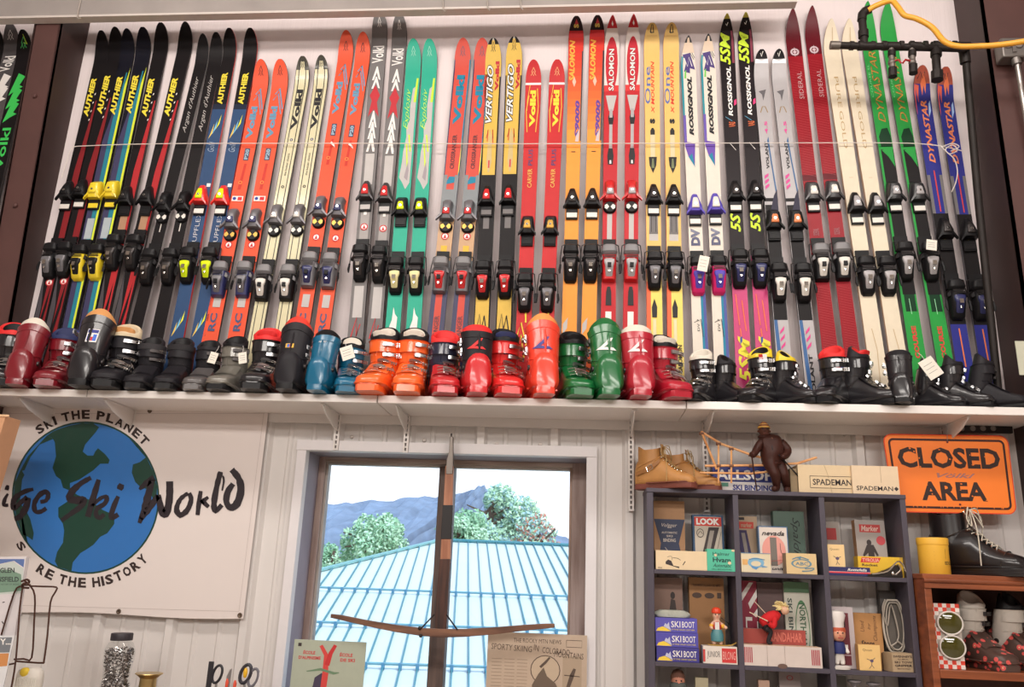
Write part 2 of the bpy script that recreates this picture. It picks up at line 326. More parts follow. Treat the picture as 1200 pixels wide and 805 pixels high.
mb.build('roof', ro, smooth=False); MBw.build('wall', ro, smooth=False)
struct(MB().box((-900, 4.2, -3.2), (900, 1200, -3), mat((120, 135, 95), .9, scale=.05)), 'ground')
# mountain, distance haze put into its blue colour
rid = [(-200, 640), (60, 620), (300, 604), (384, 591), (427, 588), (478, 584), (517, 581), (551, 574), (566, 568), (578, 580), (600, 590), (617, 602), (630, 614), (650, 626), (690, 640), (760, 655), (900, 668), (1200, 690)]
rows = []; HY = 420.
for k in range(9):
    t = k/8; row = []
    for i in range(len(rid)*6-5):
        j, f_ = divmod(i, 6); x = rid[j][0]+(rid[min(j+1, len(rid)-1)][0]-rid[j][0])*f_/6; y = rid[j][1]+(rid[min(j+1, len(rid)-1)][1]-rid[j][1])*f_/6
        p = P(x, y, HY); h = (p.z+3)*(1-t)**1.15-3+random.uniform(-1, 1)*(2.2 if k else .9); row.append(Vector((p.x, HY-t*230+random.uniform(-6, 6)*(k > 0), h)))
    rows.append(row)
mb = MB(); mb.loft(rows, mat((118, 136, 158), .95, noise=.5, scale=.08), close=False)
tag(mb.build('mountain', smooth=False), 'distant forested mountain ridge outside the window, blue haze in its colour', 'mountain')['kind'] = 'structure'
def leaf_tree(c, rx, rz, n, name, label, cols, top=None, seed=1):
    rnd = random.Random(seed); r = empty(name, Matrix.Translation(c), label, 'tree', 'trees outside the window')
    tb = MB(); tb.tube([(0, 0, -3-c.z), (.05, 0, -1.5), (0, 0, 0), (.1, 0, rz*.7)], [.22, .18, .13, .05], mat((90, 75, 65), .9), 8)
    for k in range(7):
        a = rnd.uniform(0, 6.28); tb.tube([(0, 0, rnd.uniform(-.6, .5)*rz), (math.cos(a)*rx*.6, math.sin(a)*rx*.4, rnd.uniform(-.1, .6)*rz)], [.06, .02], mat((90, 75, 65), .9), 5)
    tb.build('trunk', r)
    fb = MB(); cl = []
    for k in range(16):
        a = rnd.uniform(0, 6.28); z = rnd.uniform(-.8, .8); q = math.sqrt(1-z*z)*rnd.uniform(.3, .75); cl.append((Vector((math.cos(a)*rx*q, math.sin(a)*rx*q, z*rz*.85)), rnd.uniform(.28, .45)*min(rx, rz)))
    for k in range(n):
        c0, rr = cl[k % 16]; d = Vector((rnd.gauss(0, 1), rnd.gauss(0, 1), rnd.gauss(0, 1))).normalized()*rr*rnd.uniform(.6, 1.15); p = c0+d
        s_ = rnd.uniform(.05, .11)*(rx/2)**.5; a = Vector((rnd.gauss(0, 1), rnd.gauss(0, 1), rnd.gauss(0, 1))).normalized()*s_; b = a.orthogonal().normalized()*s_*.6
        fb.add([p-a, p+b, p+a, p-b], [(0, 1, 2, 3)], cols[k % len(cols)])
    fb.build('foliage', r, smooth=False)
g1, g2, g3 = mat((140, 188, 150), .8), mat((182, 218, 186), .8), mat((160, 196, 200), .8)  # leaf greens paled, outdoor haze and flare put into the colour
leaf_tree(P(430, 640, 26), 1.3, 1.05, 6000, 'leafy_tree', 'green bushy tree behind the left slope of the roof', [g1, g2, g2], seed=3)
leaf_tree(P(387, 664, 28.5), .9, .75, 3000, 'leafy_tree', 'smaller green tree at the left edge of the window view', [g1, g2], seed=4)
leaf_tree(P(574, 614, 30), 1.85, 1.35, 11000, 'leafy_tree', 'large green tree with haze-paled leaves above the roof ridge right of the hanging bow', [g2, g3, g2], seed=5)
leaf_tree(P(540, 630, 25.5), 1.1, .85, 4000, 'leafy_tree', 'green bush just behind the roof ridge beside the hanging bow', [g1, g2], seed=6)
leaf_tree(P(628, 630, 26), 1.0, .8, 2600, 'leafy_tree', 'sparse small tree at the right end of the roof ridge', [g2, g3, mat((190, 130, 110), .8)], seed=8)
# ================================================================== SKIS
PL0, PLK = 3.600, .045                                   # plane of the ski tops: Y = PL0 + PLK*(z-SH_Z)
NRM = Vector((0, -1, PLK)).normalized()
def on_plane(x, y, off=0.0):
    d = ray(x, y); o = Vector((0, PL0, SH_Z))+NRM*off; return Vector((0, 0, CZ))+d*(NRM.dot(o-Vector((0, 0, CZ)))/NRM.dot(d))
class Ski:
    def __init__(s, tipy, p1, p2, wpx=18.5, curl=.055, lc=.19, shape=2.0, base_z=SH_Z+.004):
        a, b = on_plane(*p1), on_plane(*p2); d = (a-b).normalized(); s.d = d
        s.B = b-d*((b.z-base_z)/d.z); s.a = NRM.cross(d).normalized()*-1
        if s.a.x < 0: s.a = -s.a
        s.n = NRM; yax = -NRM
        s.M = Matrix((s.a, yax, d)).transposed().to_4x4(); s.M.translation = s.B
        q0, q1 = on_plane(p1[0]-wpx/2, p1[1]), on_plane(p1[0]+wpx/2, p1[1]); s.ws = abs((q1-q0).dot(s.a))/2
        s.curl, s.lc, s.shape = curl, lc, shape; lo, hi = 1.0, 2.6
        for _ in range(30):
            s.L = (lo+hi)/2
            if proj(s.M @ s.cl(s.L))[1] > tipy: lo = s.L
            else: hi = s.L
        s.tipy = tipy
    def cl(s, z):                                         # centre line, local
        t = max(0, (z-(s.L-s.lc))/s.lc); return Vector((0, -s.curl*t*t, z-.10*s.curl*t*t*t))
    def hw(s, z):
        L = s.L; ts = L-(.125 if s.shape >= 2 else .17)
        w0, w1, w2 = s.ws*.97, s.ws*.86, s.ws
        t = z/L
        if z <= ts:
            t = z/ts; wv = w1+(w0-w1)*(1-t/.45)**2 if t < .45 else w1+(w2-w1)*((t-.45)/.55)**1.6
        else:
            q = (z-ts)/(L-ts); wv = w2*max(0, 1-q**(s.shape*1.15 if s.shape >= 2 else 1.9))**(.52 if s.shape >= 2 else .7)
        if z < .03: wv *= .75+.25*z/.03
        return wv
    def zy(s, y):                                         # photo row -> distance along this ski
        lo, hi = 0, s.L
        for _ in range(26):
            m = (lo+hi)/2
            if proj(s.M @ s.cl(m))[1] > y: lo = m
            else: hi = m
        return lo
    def zoff(s, y, off=.035):                             # same, for something standing off the top sheet
        lo, hi = 0, s.L
        for _ in range(26):
            m = (lo+hi)/2
            if proj(s.M @ Vector((0, -off, m)))[1] > y: lo = m
            else: hi = m
        return lo
    def pt(s, u, z, off=.0):
        c = s.cl(z); e = .002; g = s.cl(z+e)-s.cl(z-e); g.normalize(); n = Vector((0, -g.z, g.y))
        return c+Vector((u*s.hw(z), 0, 0))+n*off
def build_ski(s, D, root, T):
    """D: design in photo rows of the first ski of the pair; T: row -> z on that first ski, scaled to this one"""
    zs = set(round(s.L*i/26, 4) for i in range(27)) | set(round(s.L-s.lc+s.lc*(i/12), 4) for i in range(13)) | {round(s.L-.002-.03*(i/7)**2, 4) for i in range(8)} | {0, .012, .03}
    us = {-1.0, 1.0, 0.0, -.5, .5}
    Z = []
    for y0, y1, u0, u1, c in D.get('zones', []):
        z0, z1 = T(y1), T(y0); Z.append((z0, z1, u0, u1, c)); zs |= {round(z0, 4), round(z1, 4)}; us |= {u0, u1}
    zs = sorted(z for z in zs if 0 <= z <= s.L); us = sorted(us)
    base = D['base']; edge = D.get('edge', DARKSTEEL)
    mb = MB(); nu = len(us)
    vs = [s.pt(u, z) for z in zs for u in us]
    vs0 = len(mb.v)
    groups = {}
    for i in range(len(zs)-1):
        for j in range(nu-1):
            zc, uc = (zs[i]+zs[i+1])/2, (us[j]+us[j+1])/2; m = base
            for z0, z1, u0, u1, c in Z:
                if z0 <= zc <= z1 and u0 <= uc <= u1: m = c
            groups.setdefault(m, []).append((i*nu+j, i*nu+j+1, (i+1)*nu+j+1, (i+1)*nu+j))
    mb.v = [Vector(v) for v in vs]
    for m, fs in groups.items():
        k = mb.mi(m)
        for f in fs: mb.f.append(list(f)); mb.m.append(k)
    # sides and sole
    def th(z):
        t = z/s.L; return .006+.010*max(0, math.sin(math.pi*min(1, max(0, t*1.08))))**1.0
    for side in (-1, 1):
        r0 = [s.pt(side, z) for z in zs]; r1 = [s.pt(side*1.02, z, -th(z)) for z in zs]
        mb.add(r0+r1, [((i, i+len(zs), i+1+len(zs), i+1) if side > 0 else (i, i+1, i+1+len(zs), i+len(zs))) for i in range(len(zs)-1)], edge)
    r0 = [s.pt(-1.02, z, -th(z)) for z in zs]; r1 = [s.pt(1.02, z, -th(z)) for z in zs]
    mb.add(r0+r1, [(i, i+1, i+1+len(zs), i+len(zs)) for i in range(len(zs)-1)], mat((40, 38, 40), .3))
    mb.add([s.pt(-1, 0), s.pt(1, 0), s.pt(1.02, 0, -th(0)), s.pt(-1.02, 0, -th(0))], [(0, 1, 2, 3)], edge)
    lay = [.0005]
    def up_():
        lay[0] += .00016; return lay[0]
    def put(v2, fs, m, o):                                # 2-D art (x in half widths, z in metres) laid onto the curved top sheet
        if max(v[1] for v in v2) > s.L-s.lc-.01:
            bm = bmesh.new(); bv = [bm.verts.new((v[0], v[1], 0)) for v in v2]
            for f in fs:
                try: bm.faces.new([bv[i] for i in f])
                except ValueError: pass
            for q in range(16):
                zc = s.L-s.lc+s.lc*q/16
                bmesh.ops.bisect_plane(bm, geom=bm.verts[:]+bm.edges[:]+bm.faces[:], plane_co=(0, zc, 0), plane_no=(0, 1, 0))
            bm.verts.index_update(); v2 = [(v.co.x, min(v.co.y, s.L-.001)) for v in bm.verts]; fs = [tuple(v.index for v in f.verts) for f in bm.faces]; bm.free()
        mb.add([s.pt(u, z, o) for u, z in v2], fs, m)
    for item in D.get('art', []):
        k = item[0]; o = up_()
        if k == 'p':                                      # polygon (u, row)
            put([(u, T(y)) for u, y in item[2]], [tuple(range(len(item[2])))], item[1], o)
        elif k == 't':                                    # word running up the ski: text, mat, row at start, row at end, u left, u right
            _, tx, m, ya, yb, ua, ub, *r = item; kw = r[0] if r else {}
            za, zb_ = T(ya), T(yb); sl = kw.pop('slant', 0) if False else kw.get('slant', 0)
            # letters' tops point to the left (towards ua)
            gv, gf = glyphs(tx, kw.get('bold', .02), kw.get('shear', 0)); put([(ub+(ua-ub)*v+sl*(u-.5), za+(zb_-za)*u) for u, v in gv], gf, m, o)
        elif k == 'c':                                    # disc / ring: mat, row, u, radius m, inner radius
            _, m, y, u, r, ri = item; zc = T(y); c0 = u*s.hw(zc); n = 18
            if ri: mb.add([s.pt((c0+q*math.cos(2*math.pi*i/n))/s.hw(zc), zc+q*math.sin(2*math.pi*i/n), o) for q in (ri, r) for i in range(n)], [(i, (i+1) % n, (i+1) % n+n, i+n) for i in range(n)], m)
            else: mb.add([s.pt((c0+r*math.cos(2*math.pi*i/n))/s.hw(zc), zc+r*math.sin(2*math.pi*i/n), o) for i in range(n)], [tuple(range(n))], m)
        elif k == 's':                                    # stroke (u,row) points
            _, m, pts, wd = item; pp = [(u*s.ws, T(y)) for u, y in pts]
            stroke(mb, pp, wd, lambda x, z: s.pt(x/s.ws, z, o), m)
    for f in (mb,):
        pass
    o_ = mb.build('ski_body', root, smooth=True, ang=.5, fix=False); return o_

# ---- bindings: local frame x across, -y away from the ski, z up the ski
def hring(z, hw, h, y0=0.0, n=14, p=.55):
    out = []
    for k in range(n+1):
        a = math.pi*k/n; cx, sy = math.cos(a), math.sin(a)
        out.append(Vector((hw*math.copysign(abs(cx)**p, cx), y0-h*abs(sy)**p, z)))
    return out
def hloft(mb, secs, m, p=.55):
    return mb.loft([hring(z, hw, h, y0, p=p) for z, hw, h, y0 in secs], m)
def toe(root, z, body, accent, plate, style, sc_=1.0):
    r = MB(); W = .036*sc_
    if style == 'wedge':      hloft(r, [(z-.045, W*1.0, .012, 0), (z-.040, W*1.05, .040, 0), (z-.012, W*.95, .046, 0), (z+.02, W*.62, .042, 0), (z+.052, W*.38, .028, 0), (z+.062, W*.2, .012, 0)], body)
    elif style == 'block':    hloft(r, [(z-.050, W*.9, .010, 0), (z-.047, W*.95, .036, 0), (z-.01, W*.95, .048, 0), (z+.03, W*.8, .044, 0), (z+.05, W*.7, .020, 0), (z+.053, W*.5, .008, 0)], body)
    else:                     hloft(r, [(z-.052, W*.8, .014, 0), (z-.046, W*1.0, .034, 0), (z-.02, W*.72, .044, 0), (z+.015, W*.60, .050, 0), (z+.045, W*.72, .036, 0), (z+.062, W*.45, .015, 0)], body)
    # jaws (wings) that hold the boot toe
    for q in (-1, 1):
        r.loft([[Vector((q*W*.55, -.030, z-.030+d)), Vector((q*W*.55, -.044, z-.030+d)), Vector((q*W*(1.2 if style != 'round' else 1.35), -.040, z-.058+d*.5)), Vector((q*W*(1.15 if style != 'round' else 1.3), -.026, z-.058+d*.5))] for d in ((-.004, .014) if q > 0 else (.014, -.004))], body)
    o = r.build('toe_binding', root, ang=.6)
    a = MB(); hloft(a, [(z-.028, W*.45, .004, -.043), (z-.024, W*.5, .007, -.043), (z+.008, W*.42, .006, -.041), (z+.026, W*.30, .007, -.036), (z+.030, W*.2, .003, -.036)], accent); a.lathe([(.006, -.002), (.006, 0)], CHROME, 10, (0, -.049, z-.008), 'y'); a.box((-.002, -.0525, z-.012), (.002, -.0495, z-.004), BLACKP)
    a.build('toe_cover', o, ang=.6)
    if style == 'round':
        d_ = MB(); d_.lathe([(.001, -.016), (.026, -.016), (.031, -.010), (.032, 0)], BLACKP, 20, (0, 0, z-.082), 'y'); e_ = plate if plate not in (None, BLACKP) else WB_
        for q in (-1, 1): d_.add([(q*(.004+.020*math.cos(t_*math.pi/6)), -.0165-.0005, z-.082+.013*math.sin(t_*math.pi/6)*(1 if t_ % 12 < 6 else 1)) for t_ in range(12)] if False else [(q*.003, -.0168, z-.082), (q*.014, -.0168, z-.068), (q*.025, -.0168, z-.074), (q*.025, -.0168, z-.090), (q*.014, -.0168, z-.096)], [(0, 1, 2, 3, 4)] if q < 0 else [(4, 3, 2, 1, 0)], e_)
        d_.build('antifriction_disc', root)
    elif plate:
        b = MB(); b.box((-W*.78, -.012, z-.105), (W*.78, 0, z-.050), BLACKP).box((-W*.7, -.0155, z-.098), (W*.7, -.012, z-.072), plate); b.build('toe_plate', root, bevel=.0015)
def heel(root, z, body, accent, style, sc_=1.0):
    W = .034*sc_; r = MB()
    # tower: low tail, high in the middle, cup on top
    if style == 'lever':
        hloft(r, [(z-.100, W*.6, .010, 0), (z-.088, W*.85, .028, 0), (z-.03, W*.95, .055, 0), (z+.015, W*1.0, .058, 0), (z+.035, W*1.0, .040, 0), (z+.04, W*.9, .02, 0)], body)
    else:
        hloft(r, [(z-.095, W*.85, .010, 0), (z-.086, W*.95, .030, 0), (z-.01, W*1.0, .050, 0), (z+.03, W*1.05, .055, 0), (z+.04, W*1.0, .030, 0)], body)
    o = r.build('heel_binding', root, ang=.6)
    a = MB(); hloft(a, [(z-.080, W*.34, .004, -.024), (z-.072, W*.46, .010, -.028), (z-.03, W*.56, .012, -.050), (z-.012, W*.74, .010, -.054), (z+.000, W*.70, .006, -.056), (z+.004, W*.3, .003, -.056)], accent); a.box((-W*.25, -.068, z-.04), (W*.25, -.058, z-.020), CHROME if style == 'lever' else BLACKP); [a.box((-W*.8, -.062, z+.010+i*.007), (W*.8, -.058, z+.0125+i*.007), DARKSTEEL) for i in range(3)]; a.lathe([(.001, -.003), (.0055, -.002), (.006, 0)], CHROME, 10, (0, -.056 if style == 'lever' else -.052, z-.055), 'y'); a.build('heel_lever', o, ang=.6)
    c = MB(); hloft(c, [(z+.034, W*.95, .022, -.028), (z+.045, W*1.1, .030, -.030), (z+.075, W*.95, .022, -.036), (z+.082, W*.6, .010, -.04)], BLACKP if style != 'grey' else mat((120, 118, 120), .4)); c.build('heel_cup', o, ang=.6)
    b = MB(); b.box((-W*.9, -.010, z+.05), (W*.9, 0, z+.125), BLACKP)
    for q in (-1, 1):
        b.loft([[Vector((q*W*.9, y, z+dz)) for y, dz in ((-.046, .004), (-.020, .004), (-.020, .030), (-.040, .030))], [Vector((q*W*1.22, y, z+dz)) for y, dz in ((-.040, .000), (-.024, .000), (-.024, .014), (-.036, .014))]][::q], BLACKP if style != 'grey' else mat((120, 118, 120), .4))
        b.tube([(q*W*.8, -.008, z+.10), (q*W*1.25, -.012, z+.09), (q*W*1.42, -.020, z+.03), (q*W*1.42, -.030, z-.02)], .0028, DARKSTEEL, 5)
        b.tube([(q*W*1.42, -.029, z-.015), (q*W*1.5, -.032, z-.045), (q*W*1.45, -.034, z-.062)], [.005, .0065, .004], BLACKP, 6)
    b.build('ski_brake', root, ang=.6)
SKI_ALL = []
def pair(desc, D, A, Bk, bind, kinds=('left', 'right'), group=None, **kw):
    """A, Bk: (tipy, p1, p2, wpx) for each ski"""
    s0 = None
    for i, sp in enumerate([q for q in (A, Bk) if q]):
        s = Ski(sp[0], sp[1], sp[2], sp[3], **kw)
        if s0 is None: s0 = s
        k = s.L/s0.L; T = lambda y, k=k: s0.zy(y)*k
        lb = (kinds[i]+' ski of '+desc) if Bk else desc
        root = empty('ski', s.M, lb, 'ski', 'skis leaning in a row above the boot shelf')
        D2 = dict(D); build_ski(s, D2, root, T)
        if bind:
            ty, tb, ta, tp, tst, hy, hb, ha, hst = bind
            toe(root, s0.zoff(ty)*k, tb, ta, tp, tst); heel(root, s0.zoff(hy)*k, hb, ha, hst)
        SKI_ALL.append((root, s))
# colours
BK = mat((26, 22, 24), .42, 0, .08); YL = INK(235, 215, 60); RD = mat((186, 36, 42), .42, 0, .08); OR = mat((240, 84, 44), .42, 0, .08); CRM = mat((214, 206, 168), .35, 0, .3)
GRY = mat((122, 118, 118), .5, 0, .08); TEAL = mat((38, 178, 148), .42, 0, .08); CORAL = mat((216, 78, 62), .42, 0, .08); YEL = mat((226, 186, 74), .42, 0, .08); NAVY = mat((42, 42, 82), .35, 0, .3)
TQ = INK(0, 128, 160); BLT = INK(100, 148, 178); WH = INK(238, 234, 230); KK = INK(24, 22, 26); LG = mat((192, 188, 186), .55, 0, .1); YG = INK(205, 235, 50); OLV = mat((60, 56, 44), .35, 0, .3)
BLU = mat((48, 78, 120), .42, 0, .08); MAG = mat((196, 44, 112), .35, 0, .3); DRD = mat((150, 26, 38), .35, 0, .2); DRD2 = mat((98, 18, 30), .35, 0, .2); ORG2 = mat((252, 158, 48), .42, 0, .08)
SIL = mat((172, 168, 170), .45, .15); GLD = mat((238, 196, 108), .42, 0, .08); PUR = INK(92, 64, 168); GRN = mat((36, 160, 66), .42, 0, .08); DGRN = mat((18, 60, 36), .42, 0, .08)
STK = lambda y, u=0.0: [('c', WH, y, u, .019, 0), ('c', INK(200, 30, 40), y, u, .019, .014), ('p', INK(200, 30, 40), [(u-.22, y+2.2), (u+.22, y+2.2), (u, y-2.4)])]
def dia(m, y, r=.22, h=6, w=.09):                       # outlined diamond logo
    return [('s', m, [(0, y-h), (r, y), (0, y+h), (-r, y), (0, y-h)], .0032), ('s', m, [(-r*1.3, y+h*.9), (0, y-h*.1), (r*1.3, y+h*.9)], .0028)]
YB_ = mat((236, 208, 46), .35, 0, .3); RB_ = mat((205, 32, 36), .3, 0, .4); NB_ = mat((40, 44, 92), .35, 0, .3); GB_ = mat((120, 118, 122), .35, .3, .2); WB_ = mat((225, 220, 212), .35); GOLDB = mat((205, 160, 70), .35, .4)

# -- far left bay, behind the brown post
dv = dict(base=BK, art=[('s', YG, [(0, 40), (.5, 52), (.1, 50)], .004), *dia(INK(80, 210, 110), 50, .3, 7), *[('p', INK(60, 205, 90), [(-.9, y+14), (-.1, y-12), (.9, y-8), (.35, y+2), (.9, y+4), (.0, y+8)]) for y in (98, 114, 130)], ('t', 'Volkl', INK(60, 205, 90), 200, 150, -.6, .6)])
pair('single black ski with green arrows, left of the brown post', dv, (34, (30.5, 54), (4, 170), 17), None, (240, BLACKP, BLACKP, None, 'block', 320, BLACKP, BLACKP, 'lever'))
dv2 = dict(base=mat((88, 84, 86), .3, .2, .3), art=[*dia(WH, 41, .3, 6), ('t', 'Volkl', WH, 84, 66, -.7, .7, dict(slant=.5)), *[('p', WH, [(-.9, y+14), (-.1, y-12), (.9, y-8), (.35, y+2), (.9, y+4), (0, y+8)]) for y in (98, 112)]])
pair('single grey ski with white arrows, beyond the brown post', dv2, (26, (12, 60), (-9, 150), 18), None, (240, BLACKP, BLACKP, None, 'block', 320, BLACKP, BLACKP, 'lever'))
pair('dark ski just peeping in at the left edge of the photo', dict(base=BK), (30, (-5, 60), (-26, 150), 18), None, None)
# -- AUTHIER group
def auth(red, tcol=YL, y=0): return dict(base=BK, zones=[], art=[('p', red, [(-.05, 200+y), (.75, 118+y), (.93, 118+y), (.93, 470), (-.05, 470)]), ('p', mat((70, 66, 72), .4), [(-.2, 470), (-.95, 470), (-.95, 320), (-.2, 360)]), ('t', 'AUTHIER', tcol, 137+y, 92+y, -.75, .1, dict(bold=.05, shear=.25)),
    ('p', BK, [(-.2, 395), (.6, 330), (.6, 360), (-.1, 430)])]+[('p', WH, [(.35, 150+q+y), (.5, 149+q+y), (.5, 151+q+y), (.35, 152+q+y)]) for q in (-40, -30, -20, -10)])
pair('the black and dark red pair nearest the left brown post', dict(auth(mat((138, 30, 36), .42, 0, .08)), art=auth(mat((138, 30, 36), .42, 0, .08))['art']+STK(331, .2)), (35, (103, 134), (47, 372), 15.5), (31, (118.5, 134), (63, 374), 17), (222, BLACKP, BLACKP, WB_, 'wedge', 303, BLACKP, GB_, 'lever'))
da = dict(base=mat((22, 22, 34), .42, 0, .08), art=[('p', mat((60, 58, 92), .35), [(-.95, 165), (-.1, 120), (-.1, 470), (-.95, 470)]), ('p', mat((30, 128, 150), .42, 0, .08), [(-.1, 140), (.45, 85), (.6, 85), (.6, 470), (-.1, 470)]), ('p', INK(214, 226, 50), [(.6, 100), (.92, 80), (.92, 470), (.6, 470)]),
    ('t', 'AUTHIER', YL, 135, 90, -.75, .1, dict(bold=.05, shear=.25)), ('p', mat((196, 208, 214), .15, .3), [(-.6, 280), (.5, 280), (.5, 256), (-.6, 256)])])
pair('the dark teal-striped pair with yellow bindings', da, (33, (134, 134), (84, 365), 16.5), (31, (152.6, 134), (105, 360), 17.5), (221, YB_, YB_, YB_, 'block', 305, YB_, BLACKP, 'lever'))
pair('the black and red pair right of the teal-striped pair', dict(auth(RD), art=auth(RD)['art']+[('p', mat((170, 130, 100), .5), [(-.5, 285), (.6, 285), (.6, 252), (-.5, 252)]), ('p', WH, [(-.5, 252), (.6, 252), (.6, 247), (-.5, 247)])]), (25.6, (171.5, 134), (122, 360), 17), (25, (198, 134), (146, 352), 17), (228, BLACKP, BLACKP, BLACKP, 'wedge', 293, BLACKP, DARKSTEEL, 'lever'))
db = dict(base=BK, edge=mat((180, 176, 176), .3, .5), art=[('t', "Argan d'Authier", INK(176, 172, 168), 156, 90, -.45, .45, dict(bold=0, shear=.5)), ('p', WB_, [(-.6, 258), (.6, 258), (.6, 252), (-.6, 252)]), ('p', WB_, [(-.08, 272), (.08, 272), (.08, 256), (-.08, 256)])])
pair('the plain black pair with thin silver script lettering', db, (39, (221, 134), (165, 360), 15), (37, (239, 134), (191, 360), 16), (235, BLACKP, BLACKP, BLACKP, 'round', 310, BLACKP, DARKSTEEL, 'lever'))
tri = lambda y, m, u: ('p', m, [(u-.35, y+9), (u+.18, y-9), (u+.12, y+2)])
dc = dict(base=BLU, edge=mat((200, 50, 48), .3), zones=[(0, 122, -1, 1, BK), (122, 128, -1, 1, mat((34, 42, 62), .42, 0, .08))], art=[('t', 'AUTHIER', YL, 122, 85, -.5, .35, dict(bold=.05)), tri(154, INK(235, 200, 90), -.45), tri(149, INK(120, 190, 225), -.05), tri(143, INK(225, 225, 60), .4),
    ('t', 'Gold', INK(150, 165, 185), 178, 166, -.6, .4, dict(bold=0, shear=.4)), ('t', 'UPFLEX', WH, 283, 249, -.35, .3, dict(bold=-.02)), ('p', WH, [(.3, 219), (.9, 219), (.9, 215), (.3, 215)]), tri(386, INK(235, 200, 90), -.45), tri(380, INK(120, 190, 225), -.05), tri(373, INK(225, 225, 60), .4)])
RY = mat((245, 52, 44), .35, 0, .3); YG2 = mat((215, 235, 30), .35, 0, .2)
pair('the blue pair with black tips and red and lime bindings', dc, (32, (255.5, 134), (213, 362), 16.5), (32, (280, 134), (238, 362), 17), (227, RY, YG2, WB_, 'wedge', 308, BLACKP, YG2, 'lever'))
def vor(y): return dict(base=OR, edge=DARKSTEEL, art=[*dia(KK, 83+y, .24, 6), ('s', BLT, [(-.35, 111+y), (.1, 104+y), (.85, 128+y)], .007), ('s', BLT, [(-.5, 118+y), (.0, 110+y), (.75, 134+y)], .006), ('t', 'Volkl', BLT, 163+y, 125+y, -.6, .25, dict(bold=.055)),
    ('p', mat((50, 60, 84), .4), [(-.35, 188+y), (.35, 188+y), (.35, 174+y), (-.35, 174+y)]), ('t', 'P20', INK(150, 175, 195), 187+y, 175+y, -.25, .25, dict(bold=.05)), ('p', mat((216, 52, 34), .42, 0, .08), [(-.3, 222+y), (.1, 222+y), (.25, 192+y), (-.05, 192+y)]), ('c', INK(235, 140, 60), 214+y, -.1, .010, .006)]+
    STK(287 if y == 0 else 278)+[('t', 'RC', mat((60, 80, 120), .5), 388, 367, -.5, .4, dict(bold=.03)), ('p', LG, [(-.5, 360), (.5, 360), (.5, 345), (-.5, 345)])])
d0 = vor(0); d0['art'] = d0['art'] + [('p', WH, [(-.8, 236), (.75, 236), (.75, 230), (-.8, 230)]), ('c', INK(40, 70, 160), 233, -.45, .009, 0), ('p', INK(215, 40, 50), [(0, 235), (.6, 235), (.6, 231), (0, 231)])]
pair('the shorter orange pair, right of the blue pair', d0, (69, (298.5, 134), (253, 362), 18.5), (68.6, (322, 134), (282, 362), 19), (255, GB_, NB_, GOLDB, 'round', 325, NB_, GB_, 'grey'))
de = dict(base=CRM, edge=OLV, zones=[(0, 82, -1, -.34, OLV), (0, 82, .34, 1, OLV), (0, 72, -1, 1, OLV), (68, 470, -.56, -.44, KK), (68, 470, .44, .56, KK), (82, 470, -1, -.93, KK), (82, 470, .93, 1, KK)], art=[*dia(KK, 75, .2, 5), ('t', 'Volkl', KK, 152, 105, -.42, .42, dict(bold=.055)), ('c', INK(60, 70, 120), 164, 0, .008, .004),
    ('t', 'the better choice', KK, 206, 180, -.16, .16, dict(bold=0)), ('c', KK, 219, 0, .008, .004)])
pair('the cream pair with black stripes and dark rounded tips', de, (65, (347, 134), (305, 362), 17), (64, (370, 134), (334, 362), 17), (250, GB_, mat((200, 196, 192), .25, .5), BLACKP, 'round', 329, BLACKP, WB_, 'grey'))
d1 = vor(-29); d1['art'] = d1['art'] + [('p', WH, [(-.2, 168), (.6, 173), (.5, 170), (0, 166)])]
pair('the taller orange pair, left of the grey pair', d1, (35, (394, 134), (357, 362), 18), (37, (415, 134), (381, 362), 18), (240, GB_, NB_, GOLDB, 'round', 314, GB_, NB_, 'grey'))
chev = lambda m, y, h=10: ('p', m, [(-.55, y+h), (-.05, y-h), (.1, y-h), (.6, y+h), (.35, y+h*.9), (.02, y-.1*h), (-.3, y+h)])
dg = dict(base=GRY, zones=[(180, 216, -.62, .62, LG), (236, 300, -.6, .6, mat((165, 160, 158), .5, 0, .1)), (335, 372, -.62, .62, LG)], art=[*dia(WH, 26, .2, 6), ('t', 'Volkl', WH, 74, 54, -.75, .75, dict(slant=-.0, bold=.02)), chev(WH, 86, 8), chev(WH, 97, 7),
    ('p', INK(190, 40, 52), [(-.75, 137), (-.35, 118), (-.7, 112), (0, 100), (.7, 112), (.35, 120), (.75, 137), (0, 128)]), chev(WH, 140), chev(WH, 153), chev(WH, 166), ('p', WH, [(-.6, 178), (-.1, 160), (.1, 160), (.6, 178), (.3, 178), (0, 168), (-.3, 178)]), ('p', WH, [(-.2, 252), (.2, 252), (.2, 244), (-.2, 244)]),
    ('s', INK(200, 40, 50), [(-.6, 396), (0, 372), (.1, 394), (.5, 380)], .006)]+STK(266))
pair('the tall grey pair with white and red arrows', dg, (11, (437.5, 134), (419, 362), 18.5), (14.3, (460.5, 134), (441, 362), 18), (222, mat((60, 56, 58), .35), RB_, LG, 'wedge', 305, BLACKP, DARKSTEEL, 'lever'))
jag = lambda m, pts: ('p', m, pts)
